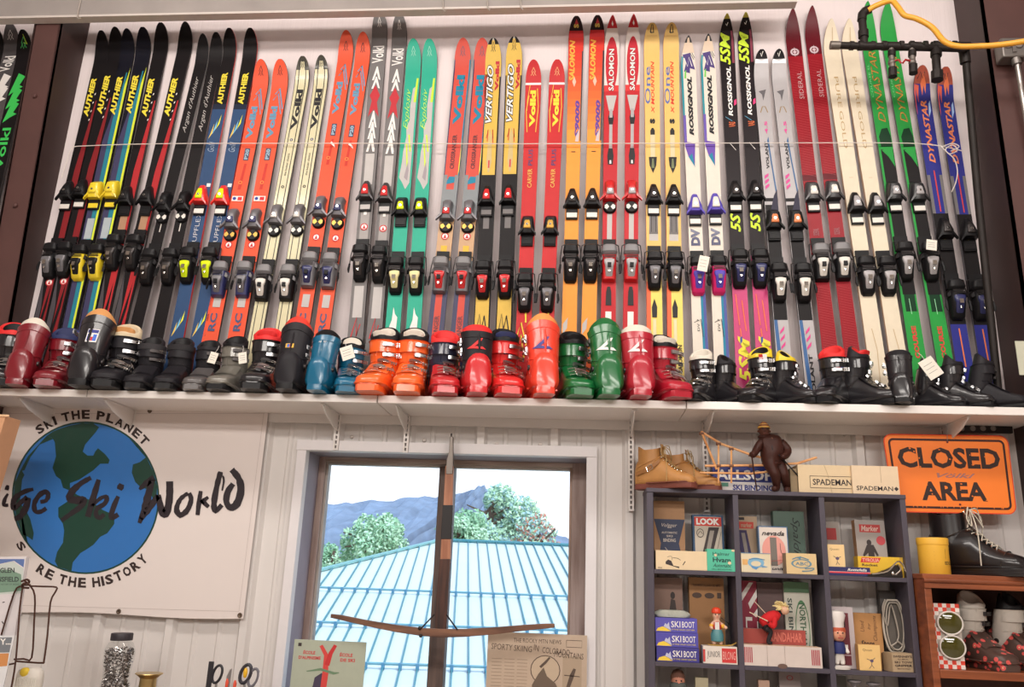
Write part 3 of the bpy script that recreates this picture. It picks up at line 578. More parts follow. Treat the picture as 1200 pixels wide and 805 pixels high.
dh = dict(base=TEAL, edge=GRY, art=[*dia(INK(150, 210, 190), 60, .24, 6), ('p', LG, [(.0, 124), (.2, 104), (.75, 100), (.75, 214), (.2, 222), (-.3, 214), (-.8, 208), (-.55, 190), (-.5, 178), (-.2, 160), (-.3, 150), (.1, 140)]), ('p', INK(200, 232, 60), [(.4, 120), (.75, 120), (.85, 92), (.6, 92)]), ('t', 'Explosiv', INK(196, 232, 60), 152, 104, -.75, .1, dict(bold=-.01, shear=.5)),
    ('p', INK(205, 235, 50), [(.05, 158), (.25, 158), (.6, 178), (.4, 178)]), ('p', INK(205, 235, 50), [(-.2, 168), (0, 168), (.35, 196), (.15, 196)]), ('p', INK(160, 150, 155), [(-.1, 208), (.3, 190), (.5, 200), (.4, 212)]), ('p', WH, [(-.5, 445), (-.55, 385), (-.2, 375), (-.1, 360), (.15, 368), (.5, 372), (.4, 400), (.6, 445)])])
pair('the teal pair with grey and lime graphics', dh, (44.7, (480, 134), (462, 362), 18), (44.7, (500, 134), (486, 362), 18), (240, BLACKP, YG2, BLACKP, 'block', 320, BLACKP, mat((226, 216, 160), .4), 'lever'))
di = dict(base=CORAL, edge=NAVY, zones=[(70, 205, -1, -.86, NAVY), (70, 205, .86, 1, TQ), (205, 470, -1, 1, mat((120, 126, 130), .4)), (205, 222, -.5, .5, CORAL), (340, 470, -1, 1, NAVY), (340, 470, -.42, .42, CORAL), (255, 305, -1, 1, mat((190, 150, 110), .4))], art=[*dia(INK(70, 90, 110), 60, .26, 6), ('t', 'Volkl', TQ, 146, 88, -.5, .5, dict(bold=.055)),
    ('t', 'CROSSRANGER', INK(70, 40, 50), 198, 158, -.3, .25, dict(bold=.02)), ('p', TQ, [(-.5, 212), (-.25, 207), (.5, 207), (.5, 214), (-.5, 216)]), ('p', YL, [(.86, 190), (.97, 160), (.97, 200), (.86, 205)]), ('t', 'CROSSRANGER', INK(110, 60, 70), 420, 370, -.3, .3, dict(bold=.02)), ('p', BLT, [(-.9, 410), (-.6, 410), (.2, 455), (-.1, 455)]), ('p', INK(225, 180, 60), [(-.4, 296), (.4, 296), (.4, 288), (-.4, 288)])]+STK(277))
pair('the coral pair with teal-blue lettering and navy edges', di, (44, (536, 134), (513, 362), 19.5), (44, (559.5, 134), (540, 362), 19.5), (245, GB_, RB_, GOLDB, 'round', 320, GB_, RB_, 'grey'))
dj = dict(base=YEL, edge=BK, zones=[(0, 52, -1, -.3, BK), (0, 52, .3, 1, BK), (0, 47, -.3, .3, LG), (90, 470, -1, -.86, BK), (90, 470, .86, 1, BK), (205, 330, -1, 1, BK), (240, 268, -.4, .4, GRY)], art=[*dia(KK, 55, .24, 6), ('t', 'VERTIGO', KK, 145, 76, -.8, .12, dict(bold=.09, shear=.3)), ('t', 'VERTIGO', WH, 144, 77, -.74, .06, dict(bold=.02, shear=.3)), ('t', 'Volkl', INK(190, 40, 50), 107, 72, .3, .8, dict(bold=.06)),
    ('p', mat((200, 176, 120), .4), [(-.35, 190), (-.2, 160), (.0, 150), (.25, 160), (.35, 190), (.1, 202), (-.1, 202)]), ('s', INK(205, 50, 50), [(-.5, 162), (-.3, 152), (-.35, 166)], .004), ('s', INK(205, 50, 50), [(.4, 162), (.3, 152), (.42, 168)], .004), ('p', INK(200, 60, 70), [(-.1, 197), (.1, 197), (.1, 188), (-.1, 188)]), ('s', KK, [(-.7, 395), (-.3, 368), (.1, 395)], .006), ('s', KK, [(0, 385), (.3, 370), (.8, 398)], .006)])
pair('the yellow pair with black forked tips and white outlined lettering', dj, (44, (575.5, 134), (565, 362), 19), (42, (600, 134), (591, 362), 19.5), (228, BLACKP, RB_, GRY, 'wedge', 325, BLACKP, RB_, 'lever'))
dk = dict(base=mat((206, 40, 44), .42, 0, .08), edge=DRD, zones=[(97, 99.5, -1, 1, WH)], art=[*dia(INK(230, 170, 120), 84, .26, 5), ('t', 'Volkl', YL, 149, 106, -.35, .4, dict(bold=.055)), ('s', INK(235, 190, 70), [(-.5, 112), (-.8, 130), (-.6, 155)], .004), ('s', INK(235, 190, 70), [(-.4, 100), (-.7, 118), (-.72, 130)], .003), ('s', INK(235, 190, 70), [(.55, 104), (.75, 125), (.55, 155)], .004),
    ('t', 'CARVER', INK(226, 180, 90), 220, 198, -.3, .3, dict(bold=.01)), ('t', 'PLUS', INK(60, 70, 120), 194, 175, -.3, .3, dict(bold=.01)), ('s', YL, [(-.85, 395), (-.35, 378), (.4, 405)], .006), ('s', YL, [(-.85, 412), (-.3, 392), (.2, 420)], .006), ('s', YL, [(.2, 366), (.25, 378)], .008)])
pair('the short red pair with yellow lettering', dk, (69.5, (623.7, 134), (614.5, 362), 18.5), (69, (651, 134), (641, 362), 18.5), (262, BLACKP, GOLDB, BLACKP, 'block', 340, BLACKP, GB_, 'lever'), shape=2.3)
Zl = [(0, 36, -1, 1, mat((50, 34, 38), .42, 0, .08)), (36, 44, -1, 1, mat((214, 40, 44), .42, 0, .08))]+[(44+i*9, 44+(i+1)*9, -1, 1, mat((226+2*i, 44+9*i, 36+i), .42, 0, .08, noise=.02)) for i in range(12)]+[(152, 470, -1, 1, ORG2), (60, 165, .84, 1, mat((70, 60, 66), .35)), (410, 470, -1, 1, mat((235, 100, 50), .35))]
dl = dict(base=ORG2, edge=BK, zones=Zl, art=[('p', INK(190, 50, 56), [(-.3, 28), (0, 22), (.4, 28), (.2, 32), (-.2, 32)]), ('t', 'S', INK(205, 190, 90), 33, 28, -.4, .4, dict(bold=.05)), ('t', 'SALOMON', INK(250, 178, 70), 95, 47, -.85, -.1, dict(bold=.04, shear=.2)), ('p', INK(225, 190, 170), [(-.4, 96), (-.1, 90), (.15, 96), (-.1, 102)]), ('t', 'S9000', INK(98, 60, 150), 162, 118, .1, .78, dict(bold=.05, shear=.2)),
    ('p', mat((205, 190, 190), .4), [(.2, 166), (.7, 166), (.8, 150), (.3, 160)]), ('p', KK, [(-.3, 178.5), (.3, 178.5), (.3, 177.5), (-.3, 177.5)]), ('t', 'EQUIPE', INK(150, 90, 140), 425, 382, -.85, -.25, dict(bold=.03, shear=.2)), ('p', LG, [(-.85, 380), (-.2, 372), (-.3, 385), (-.85, 392)])])
pair('the orange and red gradient pair with dark tips and purple numerals', dl, (18, (673, 134), (667.5, 362), 18), (17, (697, 134), (690.5, 362), 18), (231, BLACKP, DARKSTEEL, WB_, 'wedge', 306, BLACKP, DARKSTEEL, 'lever'), shape=2.1)
ell = lambda cy, ry, ru, n=20: [(ru*math.cos(2*math.pi*i/n), cy+ry*math.sin(2*math.pi*i/n)) for i in range(n)]
clip = lambda y: ('p', KK, [(-.28, y+6), (.28, y+6), (.4, y-2), (.25, y-7), (.2, y-2), (-.2, y-2), (-.25, y-7), (-.4, y-2)])
dm = dict(base=mat((200, 34, 44), .42, 0, .08), edge=DRD, zones=[(33, 106, -1, 1, mat((232, 220, 214), .42, 0, .08)), (100, 107, -1, 1, mat((220, 60, 60), .3)), (240, 300, -.35, .35, LG), (365, 470, -.4, .4, WH)], art=[('p', WH, [(-.2, 28), (0, 24), (.25, 28), (.1, 31)]), ('p', mat((205, 40, 56), .42, 0, .08), ell(75, 32, .82)), ('t', 'SALOMON', KK, 107, 57, -.42, .36, dict(bold=.05)), ('t', 'SALOMON', WH, 106.5, 57.5, -.38, .32, dict(bold=.02)),
    ('p', LG, [(-.75, 112), (.75, 112), (.3, 130), (-.3, 130)]), ('p', SIL, [(-.22, 190), (.22, 190), (.22, 128), (-.22, 128)]), clip(140), ('p', KK, [(-.35, 193), (.35, 193), (.45, 183), (.3, 174), (-.3, 174), (-.45, 183)]), ('p', WH, [(-.15, 192), (.15, 192), (.1, 188), (-.1, 188)]), ('p', KK, [(-.4, 358), (.4, 358), (.35, 342), (.2, 336), (-.2, 336), (-.35, 342)])])
pair('the red and white pair with a red oval behind white lettering', dm, (17, (716, 134), (713, 362), 18), (16, (741, 134), (739, 362), 18), (222, RB_, SIL, BLACKP, 'round', 306, RB_, SIL, 'grey'), shape=1.9)
dn = dict(base=GLD, edge=OR, zones=[(330, 470, -1, -.45, mat((238, 96, 44), .35)), (330, 470, -.45, 1, mat((240, 214, 100), .35)), (240, 282, -.6, .6, LG)], art=[('s', KK, [(-.25, 38), (-.2, 29), (.2, 29), (.25, 38), (-.25, 38)], .007), ('s', mat((200, 150, 80), .5), [(-.7, 42), (.7, 42)], .002), ('t', 'One', INK(96, 112, 176), 122, 78, -.95, -.2, dict(bold=.01)), ('t', 'X MOUNTAIN', INK(225, 60, 40), 133, 72, -.15, .3, dict(bold=.02, shear=.2)), ('t', 'S', KK, 145, 139, -.35, .35, dict(bold=.08)),
    ('p', KK, [(-.3, 158), (.3, 158), (.3, 153), (.1, 150), (-.1, 150), (-.3, 153)]), ('p', mat((215, 200, 160), .4), [(-.3, 186), (.3, 186), (.3, 158), (-.3, 158)]), ('p', KK, [(-.55, 184), (.55, 184), (.45, 194), (0, 203), (-.45, 194)]), ('p', mat((110, 120, 80), .5), [(-.2, 197), (.2, 197), (.1, 186), (-.1, 186)]), ('p', GRY, [(-.6, 274), (.6, 274), (.5, 250), (-.5, 250)]), ('s', KK, [(-.3, 272), (-.3, 248)], .003), ('s', KK, [(.3, 272), (.3, 248)], .003),
    ('p', KK, [(-.3, 372), (.3, 372), (.35, 360), (0, 350), (-.35, 360)]), ('p', mat((226, 216, 170), .4), [(-.2, 400), (.2, 400), (.2, 374), (-.2, 374)]), ('t', 'SALOMON', KK, 436, 404, .3, .8, dict(bold=.02))])
pair('the golden pair with black tip loops and a blue script word', dn, (26, (764.5, 134), (767, 362), 19), (26, (787.5, 134), (791, 362), 19), (226, BLACKP, DARKSTEEL, WB_, 'wedge', 314, BLACKP, GB_, 'lever'), shape=2.1)
do = dict(base=mat((232, 222, 208), .42, 0, .08), edge=mat((150, 140, 140), .3), zones=[(0, 50, -1, 1, KK), (44, 50, -.4, .4, mat((205, 180, 155), .4)), (50, 62, -1, 1, mat((214, 190, 165), .4)), (66, 135, -1, -.72, mat((30, 140, 155), .35)), (135, 168, -1, -.62, mat((100, 80, 170), .35)), (340, 470, .3, .62, TQ), (340, 470, .62, 1, mat((60, 70, 150), .4))], art=[('p', INK(70, 50, 120), [(-.9, 64), (.3, 62), (.9, 82), (.2, 80), (.2, 86), (-.6, 84), (-.3, 74)]), ('s', WH, [(-.6, 68), (-.1, 78), (.1, 67), (.5, 78)], .004), ('s', KK, [(.3, 62), (.8, 70)], .003), ('s', KK, [(.6, 62), (.95, 68)], .003),
    ('p', INK(120, 200, 90), [(-.6, 92), (-.35, 92), (-.3, 82), (-.5, 84)]), ('t', 'ROSSIGNOL', KK, 159, 90, -.25, .4, dict(bold=.06, shear=.25)), ('p', INK(104, 70, 170), [(-.95, 166), (.5, 168), (.3, 196), (-.1, 186), (-.5, 184), (-.9, 172)]), ('p', TQ, [(-.5, 184), (.0, 180), (.35, 196)]), ('t', 'DV', NB_, 288, 268, -.7, .6, dict(bold=.06)), ('s', KK, [(-.7, 378), (.2, 374), (.4, 395)], .003), ('t', 'DV 7', KK, 388, 374, -.3, 0, dict(bold=.0))])
PK = mat((214, 44, 110), .35, 0, .2); PU = mat((92, 78, 180), .35, 0, .2)
pair('the white pair with purple and teal graphics and pink bindings', do, (41, (809, 134), (819, 362), 18), (39, (832.5, 134), (843, 362), 18), (238, PU, WB_, WB_, 'wedge', 320, PK, PU, 'lever'), shape=1.7)
def fivesm(y0, y1, m, ua, ub): return ('t', '5SM', m, y0, y1, ua, ub, dict(bold=.03, shear=.3))
dp = dict(base=mat((34, 26, 30), .42, 0, .08), edge=mat((120, 110, 112), .3), zones=[(0, 22, -1, 1, INK(190, 176, 60)), (300, 470, -1, 1, MAG)], art=[('s', WH, [(-.25, 28), (0, 30), (.25, 26)], .004), fivesm(76, 38, YG, -.95, .4), ('p', INK(130, 50, 70), [(.6, 74), (.9, 74), (.9, 36), (.6, 36)]), ('t', 'ROSSIGNOL', WH, 136, 78, -.25, .35, dict(bold=.04, shear=.2)), ('p', INK(230, 50, 120), [(.55, 124), (.9, 122), (.9, 116), (.6, 118)]), ('s', INK(90, 160, 190), [(-.7, 137), (.2, 142)], .003),
    ('t', 'VAS', INK(225, 110, 60), 149, 143, -.3, .6, dict(bold=.02)), ('s', WH, [(-.3, 168), (.5, 176)], .003), ('t', '5S', YG, 272, 250, -.8, .6, dict(bold=.03, shear=.3)), *[('s', INK(240, 120, 70), [(u, y), (u+.35, y+36)], .005) for u, y in ((-.6, 345), (.2, 352), (-.2, 385))], ('t', '5SM', INK(230, 220, 60), 450, 394, -.6, .9, dict(bold=.03, shear=.3)), ('p', INK(60, 80, 150), [(-.3, 404), (.0, 400), (.0, 394), (-.3, 396)])])
pair('the black pair with yellow tips, lime numeral and magenta tails', dp, (15, (856, 134), (868, 362), 18.5), (13.4, (878.5, 134), (892, 362), 18.5), (222, BLACKP, DARKSTEEL, WB_, 'wedge', 312, BLACKP, NB_, 'lever'), shape=1.8)
dq = dict(base=SIL, edge=mat((60, 58, 64), .3), zones=[(0, 69, -1, 1, BK), (240, 375, -.95, .95, BK), (232, 236, -1, 1, BK)], art=[('p', mat((200, 196, 196), .3, .6), [(-1, 69), (-.75, 69), (0, 71.5), (.75, 69), (1, 69), (1, 74), (-1, 74)]), ('s', WH, [(-.3, 62), (-.05, 66), (.35, 60)], .005), ('p', INK(96, 92, 96), [(-.55, 107), (.5, 105), (0, 118), (-.1, 111)]), ('s', mat((150, 120, 60), .4), [(-.5, 132), (-.2, 125), (.2, 125), (.5, 132)], .004), ('t', '4.5', INK(220, 70, 150), 157, 142, -.1, .3, dict(bold=.03)),
    ('t', 'VOLANT', KK, 198, 166, -.3, .15, dict(bold=.03)), ('p', mat((36, 90, 140), .4), [(.3, 160), (.55, 190), (.95, 225), (.95, 245), (.1, 165)]), ('p', INK(40, 36, 60), [(.4, 230), (.95, 222), (.95, 250), (-.3, 250)]), *[('p', INK(214, 80, 150), [(-.7, y+4), (-.1, y), (-.1, y-3), (-.7, y)]) for y in (206, 212, 218)],
    ('p', mat((30, 90, 150), .4), [(-.95, 375), (-.5, 375), (-.1, 470), (-.6, 470)]), *[('p', INK(220, 60, 140), [(-.3, y+4), (.3, y-1), (.4, y-6), (-.2, y)]) for y in (388, 397, 406)], ('t', 'VOLANT', KK, 468, 415, -.2, .3, dict(bold=.03))])
pair('the silver metallic pair with small black tips', dq, (57, (895.7, 134), (914, 362), 17.5), (57, (917.8, 134), (943, 362), 17.5), (255, BLACKP, mat((225, 130, 80), .4), BLACKP, 'block', 328, BLACKP, WB_, 'lever'), shape=2.3)
dr = dict(base=DRD, edge=mat((180, 176, 178), .3, .5), zones=[(0, 66, -1, 1, DRD2), (205, 212, -1, 1, DRD2)], art=[('c', INK(200, 180, 186), 61, 0, .022, .013), ('p', INK(210, 190, 196), [(-.28, 61), (-.06, 59.5), (0, 55), (.06, 59.5), (.28, 61), (.06, 62.5), (0, 67), (-.06, 62.5)]), ('t', 'SIDERAL', INK(200, 176, 180), 116, 84, -.05, .55, dict(bold=-.01)), ('p', BK, [(-.5, 240), (.5, 240), (.5, 233), (-.5, 233)]), ('t', 'SIDERAL', INK(170, 120, 126), 276, 268, -.4, .4, dict(bold=0))]+
    [('s', mat((190, 60, 66), .4), [(-.95, y), (.95, y+4)], .0011) for y in list(range(72, 205, 3))+list(range(336, 420, 3))])
pair('the dark red pair with silver ring emblem and fine hatching', dr, (9, (940, 134), (967, 362), 18.5), (6, (963.5, 134), (992, 362), 18.5), (222, mat((60, 58, 60), .3), WB_, WB_, 'block', 305, BLACKP, WB_, 'grey'), shape=1.8)
ds = dict(base=mat((236, 222, 196), .42, 0, .08), edge=mat((196, 160, 130), .4), art=[('t', 'PURE', mat((190, 160, 110), .4), 90, 126, .24, -.26, dict(bold=.0)), ('t', 'GOLD', mat((190, 160, 110), .4), 130, 174, .24, -.26, dict(bold=.0)), ('s', mat((200, 176, 140), .4), [(.1, 50), (.2, 32)], .006), ('s', mat((200, 176, 140), .4), [(-.2, 208), (.3, 208)], .002), ('s', mat((205, 180, 140), .5), [(-.1, 385), (.2, 410), (0, 450)], .004)])
pair('the cream white pair with thin gold lettering', ds, (21, (986, 134), (1019, 362), 20), (21, (1008, 134), (1044, 362), 19.5), (236, BLACKP, SIL, WB_, 'wedge', 320, BLACKP, SIL, 'lever'), shape=1.9)
dt = dict(base=GRN, edge=mat((90, 100, 92), .3), zones=[(175, 345, -.7, 1, BK), (345, 365, -.6, .8, DGRN), (222, 228, -.5, .7, LG)], art=[('t', 'DYNASTAR', INK(150, 70, 40), 143.6, 60, -.38, .56, dict(bold=.01, shear=.3)), ('t', 'DYNASTAR', INK(214, 190, 60), 143, 61, -.35, .52, dict(bold=-.03, shear=.3)), ('t', 'COURSE SL', INK(120, 210, 140), 114, 75, -.8, -.55, dict(bold=0)), ('p', DGRN, [(-.6, 172), (-.7, 160), (-.2, 151), (.6, 150), (.9, 160), (.9, 172)]), ('p', GRN, [(-.6, 176), (.9, 172), (.9, 196), (.2, 184)]),
    ('t', 'COURSE', INK(214, 60, 50), 420, 382, -.3, .3, dict(bold=.04)), ('s', INK(150, 220, 170), [(0, 350), (.05, 368)], .003)])
pair('the green pair with gold lettering behind the black gas pipes', dt, (1, (1032, 134), (1067, 362), 19), (1, (1057.5, 134), (1097, 362), 19), (222, mat((40, 40, 42), .3), SIL, WB_, 'block', 303, BLACKP, SIL, 'lever'), shape=1.8)
du = dict(base=mat((44, 48, 140), .42, 0, .08), edge=mat((90, 86, 92), .3), zones=[(0, 98, -1, 1, mat((160, 70, 48), .4, noise=.5, scale=60)), (250, 380, -1, 1, BK), (205, 250, -1, -.6, GRY), (205, 250, .6, 1, GRY)], art=[('p', mat((214, 80, 50), .4), [(-.95, 98), (-.4, 100), (-.55, 120), (-.75, 104), (-.9, 135), (-.95, 130)]), ('p', mat((225, 110, 60), .4), [(-.2, 98), (.2, 84), (.5, 98), (.4, 110), (.2, 100), (.0, 112)]), ('s', KK, [(-.6, 92), (-.3, 84), (.1, 92), (.4, 84)], .004), ('t', 'DYNASTAR', INK(226, 130, 80), 191, 118, -.35, .4, dict(bold=.03, shear=.25)), ('p', INK(160, 190, 230), [(.45, 138), (.8, 130), (.85, 118), (.6, 122)]),
    ('s', INK(205, 60, 50), [(0, 200), (.05, 248)], .006), ('s', INK(220, 190, 90), [(-.15, 275), (.15, 275)], .005), ('s', INK(220, 190, 90), [(0, 268), (0, 284)], .005), ('s', INK(226, 120, 60), [(0, 385), (.1, 430)], .006)])
pair('the blue pair with flame coloured tips under the black gas pipes', du, (76, (1084, 134), (1120, 362), 19.5), (77.5, (1111, 134), (1147.5, 362), 19), (266, BLACKP, DARKSTEEL, BLACKP, 'wedge', 348, BLACKP, NB_, 'lever'), shape=2.3)
# ================================================================== SKI BOOTS
def se_ring(cx, cy, rx, ry, n, p, plane, c3):
    out = []
    for k in range(n):
        a = 2*math.pi*k/n; x = rx*math.copysign(abs(math.cos(a))**p, math.cos(a)); y = ry*math.copysign(abs(math.sin(a))**p, math.sin(a))
        out.append(Vector((cx+x, c3, cy+y)) if plane == 'xz' else Vector((cx+x, cy+y, c3)))
    return out
def cuff_c(z, fl=0.0):                                    # centre and radii of the cuff at height z
    t = (z-.10)/.18; return (.040-.020*t-.018*t*t*(1+fl), .050+.008*t, .058-.002*t)
def cuff_pt(th, z, off=0.0, fl=0.0):                      # th=0 is the front (-y), grows towards +x
    cy, rx, ry = cuff_c(z, fl); return Vector(((rx+off)*math.sin(th), cy-(ry+off)*math.cos(th), z))
def lower_h(y):                                           # top of the foot shell along y (toe at -y)
    P_ = [(-.175, .050), (-.165, .066), (-.14, .076), (-.11, .086), (-.08, .102), (-.05, .125), (-.02, .152), (.02, .175), (.11, .17)]
    for (a, h), (b, k) in zip(P_, P_[1:]):
        if y <= b: return h+(k-h)*max(0, (y-a))/(b-a)
    return P_[-1][1]
def lower_w(y):
    P_ = [(-.175, .024), (-.168, .038), (-.15, .047), (-.11, .052), (-.06, .050), (0, .046), (.06, .047), (.10, .044), (.118, .030)]
    for (a, h), (b, k) in zip(P_, P_[1:]):
        if y <= b: return h+(k-h)*max(0, (y-a))/(b-a)
    return P_[-1][1]
_bk = {}
def buckle(root, M, col, k=1.0):
    key = (col.name, 'b')
    if key not in _bk:
        b = MB()
        b.box((-.017, -.004, -.0075), (-.003, .002, .0075), col)                                     # base
        b.loft([[Vector((x, y, z)) for z in (-hw, hw) for y in ((-d, -d-.0025) if z < 0 else (-d-.0025, -d))] for x, d, hw in ((-.020, .004, .006), (-.012, .008, .007), (.004, .009, .006), (.016, .006, .0045))], col)   # lever
        for q in (-.0045, .0045): b.tube([(.000, -.006, q), (.020, -.007, q), (.036, -.003, q*.8)], .0014, CHROME, 5)
        for i in range(3): b.box((.024+i*.007, -.0035, -.008), (.0275+i*.007, .001, .008), col)     # ladder teeth
        o = b.build('buckle', root, ang=.5); _bk[key] = o
    else: o = _bk[key].copy(); COL.objects.link(o); o.parent = root
    o.matrix_local = M @ Matrix.Scale(k, 4); return o
def face_frame(p, n, up, roll=0.0):                       # frame whose -y looks along n
    n = n.normalized(); z = (up-n*up.dot(n)).normalized(); y = -n; x = y.cross(z)
    M = Matrix((x, y, z)).transposed().to_4x4(); M.translation = p; return M @ Matrix.Rotation(roll, 4, 'Y')
def boot(label, x, ytop, rot, shell, cuff=None, liner=BLACKP, inner=None, tongue=None, buckles=4, bcol=None, logo=None, rear=False, tall=0.0, strap=None, spoiler=0.0, group=None, dy=0.0, at=None, hk=1.0, lean=0.0, laces=False, width=1.0):
    cuff = cuff or shell; tall += .03 if rear else 0; LH = .024 if rear else .064; bcol = bcol or STEEL; inner = inner or BLACKP
    yc = (3.405 if rear else 3.475)+dy; base = P(x, 455, yc); H = P(x, ytop, yc).z-SH_Z; Hm = .266+LH+tall+spoiler*.4
    k = min(1.05, H/Hm)*hk
    if at: k = at[3]
    M = Matrix.Translation(at[:3] if at else (base.x, yc, SH_Z+.001)) @ Matrix.Rotation(math.radians(rot), 4, 'Z') @ Matrix.Diagonal((k*width*1.2, k*1.02, k, 1))
    r = empty('ski_boot', M, label, 'ski boot', group or ('floral boots on the wooden shelf' if at else 'ski boots in a row on the long white shelf'))
    # sole
    m = MB(); pts = [(-.175, .030), (-.165, .040), (-.13, .046), (-.08, .043), (-.03, .034), (.03, .032), (.09, .036), (.115, .030), (.120, .018)]
    ol = [(w_, y) for y, w_ in pts]+[(-w_, y) for y, w_ in pts[::-1]]
    m.loft([[Vector((a*q, b*1.0, z)) for a, b in ol] for z, q in ((0, .96), (.004, 1), (.022, 1), (.026, .97))], BLACKP if shell in (KSH, KM, GRS) or shell is cuff and shell not in (OSH, RSH, GSH, BUR, CRI, OR2, BLSH) else shell); m.build('sole', r, ang=.6)
    # foot shell
    m = MB(); N = 24; rings = []
    for y in (-.176, -.172, -.165, -.15, -.13, -.11, -.09, -.07, -.05, -.03, -.01, .02, .05, .08, .10, .112, .118):
        z1 = lower_h(y); z0 = .020 if abs(y) < .16 else .026; wv = lower_w(y); zz = z1 if y < .1 else z1*(1-.25*((y-.1)/.018)**2)
        ring = []
        for q in range(N):
            a = 2*math.pi*q/N; ca, sa = math.cos(a), math.sin(a); e = .72 if sa > 0 else .45
            hh = (zz-z0)/2; wx = wv*(1.06 if sa < 0 else 1)
            taper = 1-.12*max(0, sa) if y > -.05 else 1
            ring.append(Vector((wx*taper*math.copysign(abs(ca)**e, ca), y, z0+hh+hh*math.copysign(abs(sa)**e, sa))))
        rings.append(ring)
    m.loft(rings, shell)
    # rim ridge round the toe and overlap flap on the instep
    m.tube([(q[0]*1.03, q[1], .034) for q in [(lower_w(y), y) for y in (.03, -.03, -.08, -.13, -.155, -.168)]]+[(0, -.179, .034)]+[(-q[0]*1.03, q[1], .034) for q in [(lower_w(y), y) for y in (-.168, -.155, -.13, -.08, -.03, .03)]], .0045, shell, 6)
    fl = []
    for y in (-.015, -.045, -.075, -.10):
        fl.append([Vector((lower_w(y)*math.cos(a)*.95, y, lower_h(y)*1.0-.016+.021*math.sin(a)**.8)) for a in (math.radians(18+g*24) for g in range(7))])
    m.loft(fl, shell, close=False)
    m.build('foot_shell', r, ang=.9)
    # cuff
    m = MB(); N = 28; rings = []; ztop = .250+tall
    def ctop(a):                                          # cuff rim: higher at the back when there is a spoiler
        return spoiler*max(0, -math.cos(a))**1.5
    levels = [.085, .095, .115, .14, .17, .20, .23, .25, ztop]
    for i, z in enumerate(levels):
        t = (z-.085)/(ztop-.085); ring = []
        for q in range(N):
            a = 2*math.pi*q/N; ff = max(0, math.cos(a)); zz = z+t*ctop(a)+(1-t)*ff*.055
            p = cuff_pt(a, zz, (-.003 if i == 0 else 0)+(.003 if i == len(levels)-1 else 0)); ring.append(Vector((p.x*1.0, p.y, zz)))
        rings.append(ring)
    rim = [Vector((p.x*.92, (p.y-cuff_c(ztop)[0])*.92+cuff_c(ztop)[0], p.z-.002)) for p in rings[-1]]; dn = [Vector((p.x, p.y, p.z-.05)) for p in rim]
    m.loft(rings+[rim, dn], cuff, cap=False)
    for zr in (.155, .208):                                # moulded overlap edges
        m.tube([cuff_pt(math.radians(a), zr+.006*math.cos(math.radians(a)), .0008) for a in range(-75, 76, 15)], .0022, cuff, 5)
    m.tube([cuff_pt(math.radians(-18), z, .0005) for z in (.150, .18, .21, .24, ztop)], .0022, cuff, 5)
    for s_ in (-1, 1): m.lathe([(.004, .004), (.011, .003), (.012, -.003)], bcol if bcol is not STEEL else DARKSTEEL, 12, cuff_pt(s_*math.radians(100), .115, .001)*1.0, 'x') if s_ > 0 else m.lathe([(.012, .003), (.011, -.003), (.004, -.004)], DARKSTEEL, 12, cuff_pt(s_*math.radians(100), .115, .001), 'x')
    if rear:
        m.tube([cuff_pt(math.pi, z, .001-.001*(z > ztop-.02)) for z in (.175, .20, .23, .25, ztop-.012)], [.001, .005, .0055, .005, .002], cuff, 6)
        m.tube([cuff_pt(math.radians(a), .150+.008*math.cos(math.radians(a)), .0012) for a in range(95, 266, 15)], .0025, cuff, 5)
        m.tube([cuff_pt(math.radians(a), ztop-.03+ctop(math.radians(a))*.8, .0006) for a in range(95, 266, 15)], .002, cuff, 5)
    cf = m.build('cuff', r, ang=.9)
    # liner collar
    m = MB(); N = 28; A = []; B_ = []; Cc = []; Dd = []
    for q in range(N):
        a = 2*math.pi*q/N; hb = .5-.5*math.cos(a); h = ztop+.012+ctop(a)*1.0+LH*hb**1.2+.012*max(0, math.cos(a))**6
        A.append(cuff_pt(a, ztop-.02, -.006)); p = cuff_pt(a, h-.008, -.004); B_.append(p); p2 = cuff_pt(a, h, -.012); Cc.append(p2); p3 = cuff_pt(a, h-.006, -.020); Dd.append(p3)
    m.loft([A, B_, Cc, Dd], liner, cap=False); E_ = [Vector((p.x*.9, p.y, ztop-.06)) for p in Dd]; m.loft([Dd, E_], inner, cap=False)
    m.build('liner', r, ang=1.2)
    if tongue:
        m = MB(); secs = []
        for z, w_, off in ((ztop-.05, .030, -.014), (ztop, .036, -.012), (ztop+.02, .046, -.010), (ztop+.034, .042, -.008), (ztop+.040, .026, -.009)):
            f_ = [cuff_pt(math.radians(g), z, off)*1.0 for g in (-38*w_/.036, -18*w_/.036, 0, 18*w_/.036, 38*w_/.036)]; bk_ = [p+Vector((0, .012, 0)) for p in f_[::-1]]; secs.append(f_+bk_)
        m.loft(secs, tongue); m.build('tongue', r, ang=1.2)
    if strap:
        m = MB(); m.loft([[cuff_pt(math.radians(a), z, .004) for a in range(-180, 180, 15)] for z in (ztop-.012, ztop+.016)], strap, cap=False); m.build('power_strap', r)
    if buckles:
        spots = []
        if buckles >= 2:
            for z in (ztop-.05 if rear else ztop-.022, .185): th = math.radians(86 if rear else 28); p = cuff_pt(th, z, .004); spots.append((p, Vector((math.sin(th), -math.cos(th), -.05)), 0))
        if buckles >= 4 and not rear:
            for y in (-.025, -.068): spots.append((Vector((.012, y-.006, lower_h(y)+.006)), Vector((.3, -.75, .7)), .25))
        if buckles >= 5: spots.append((Vector((.012, -.100, lower_h(-.100)+.006)), Vector((.3, -.6, .8)), .25))
        for p, n, rl in spots: buckle(r, face_frame(p, n, Vector((0, 0, 1)), rl), bcol, 1.15)
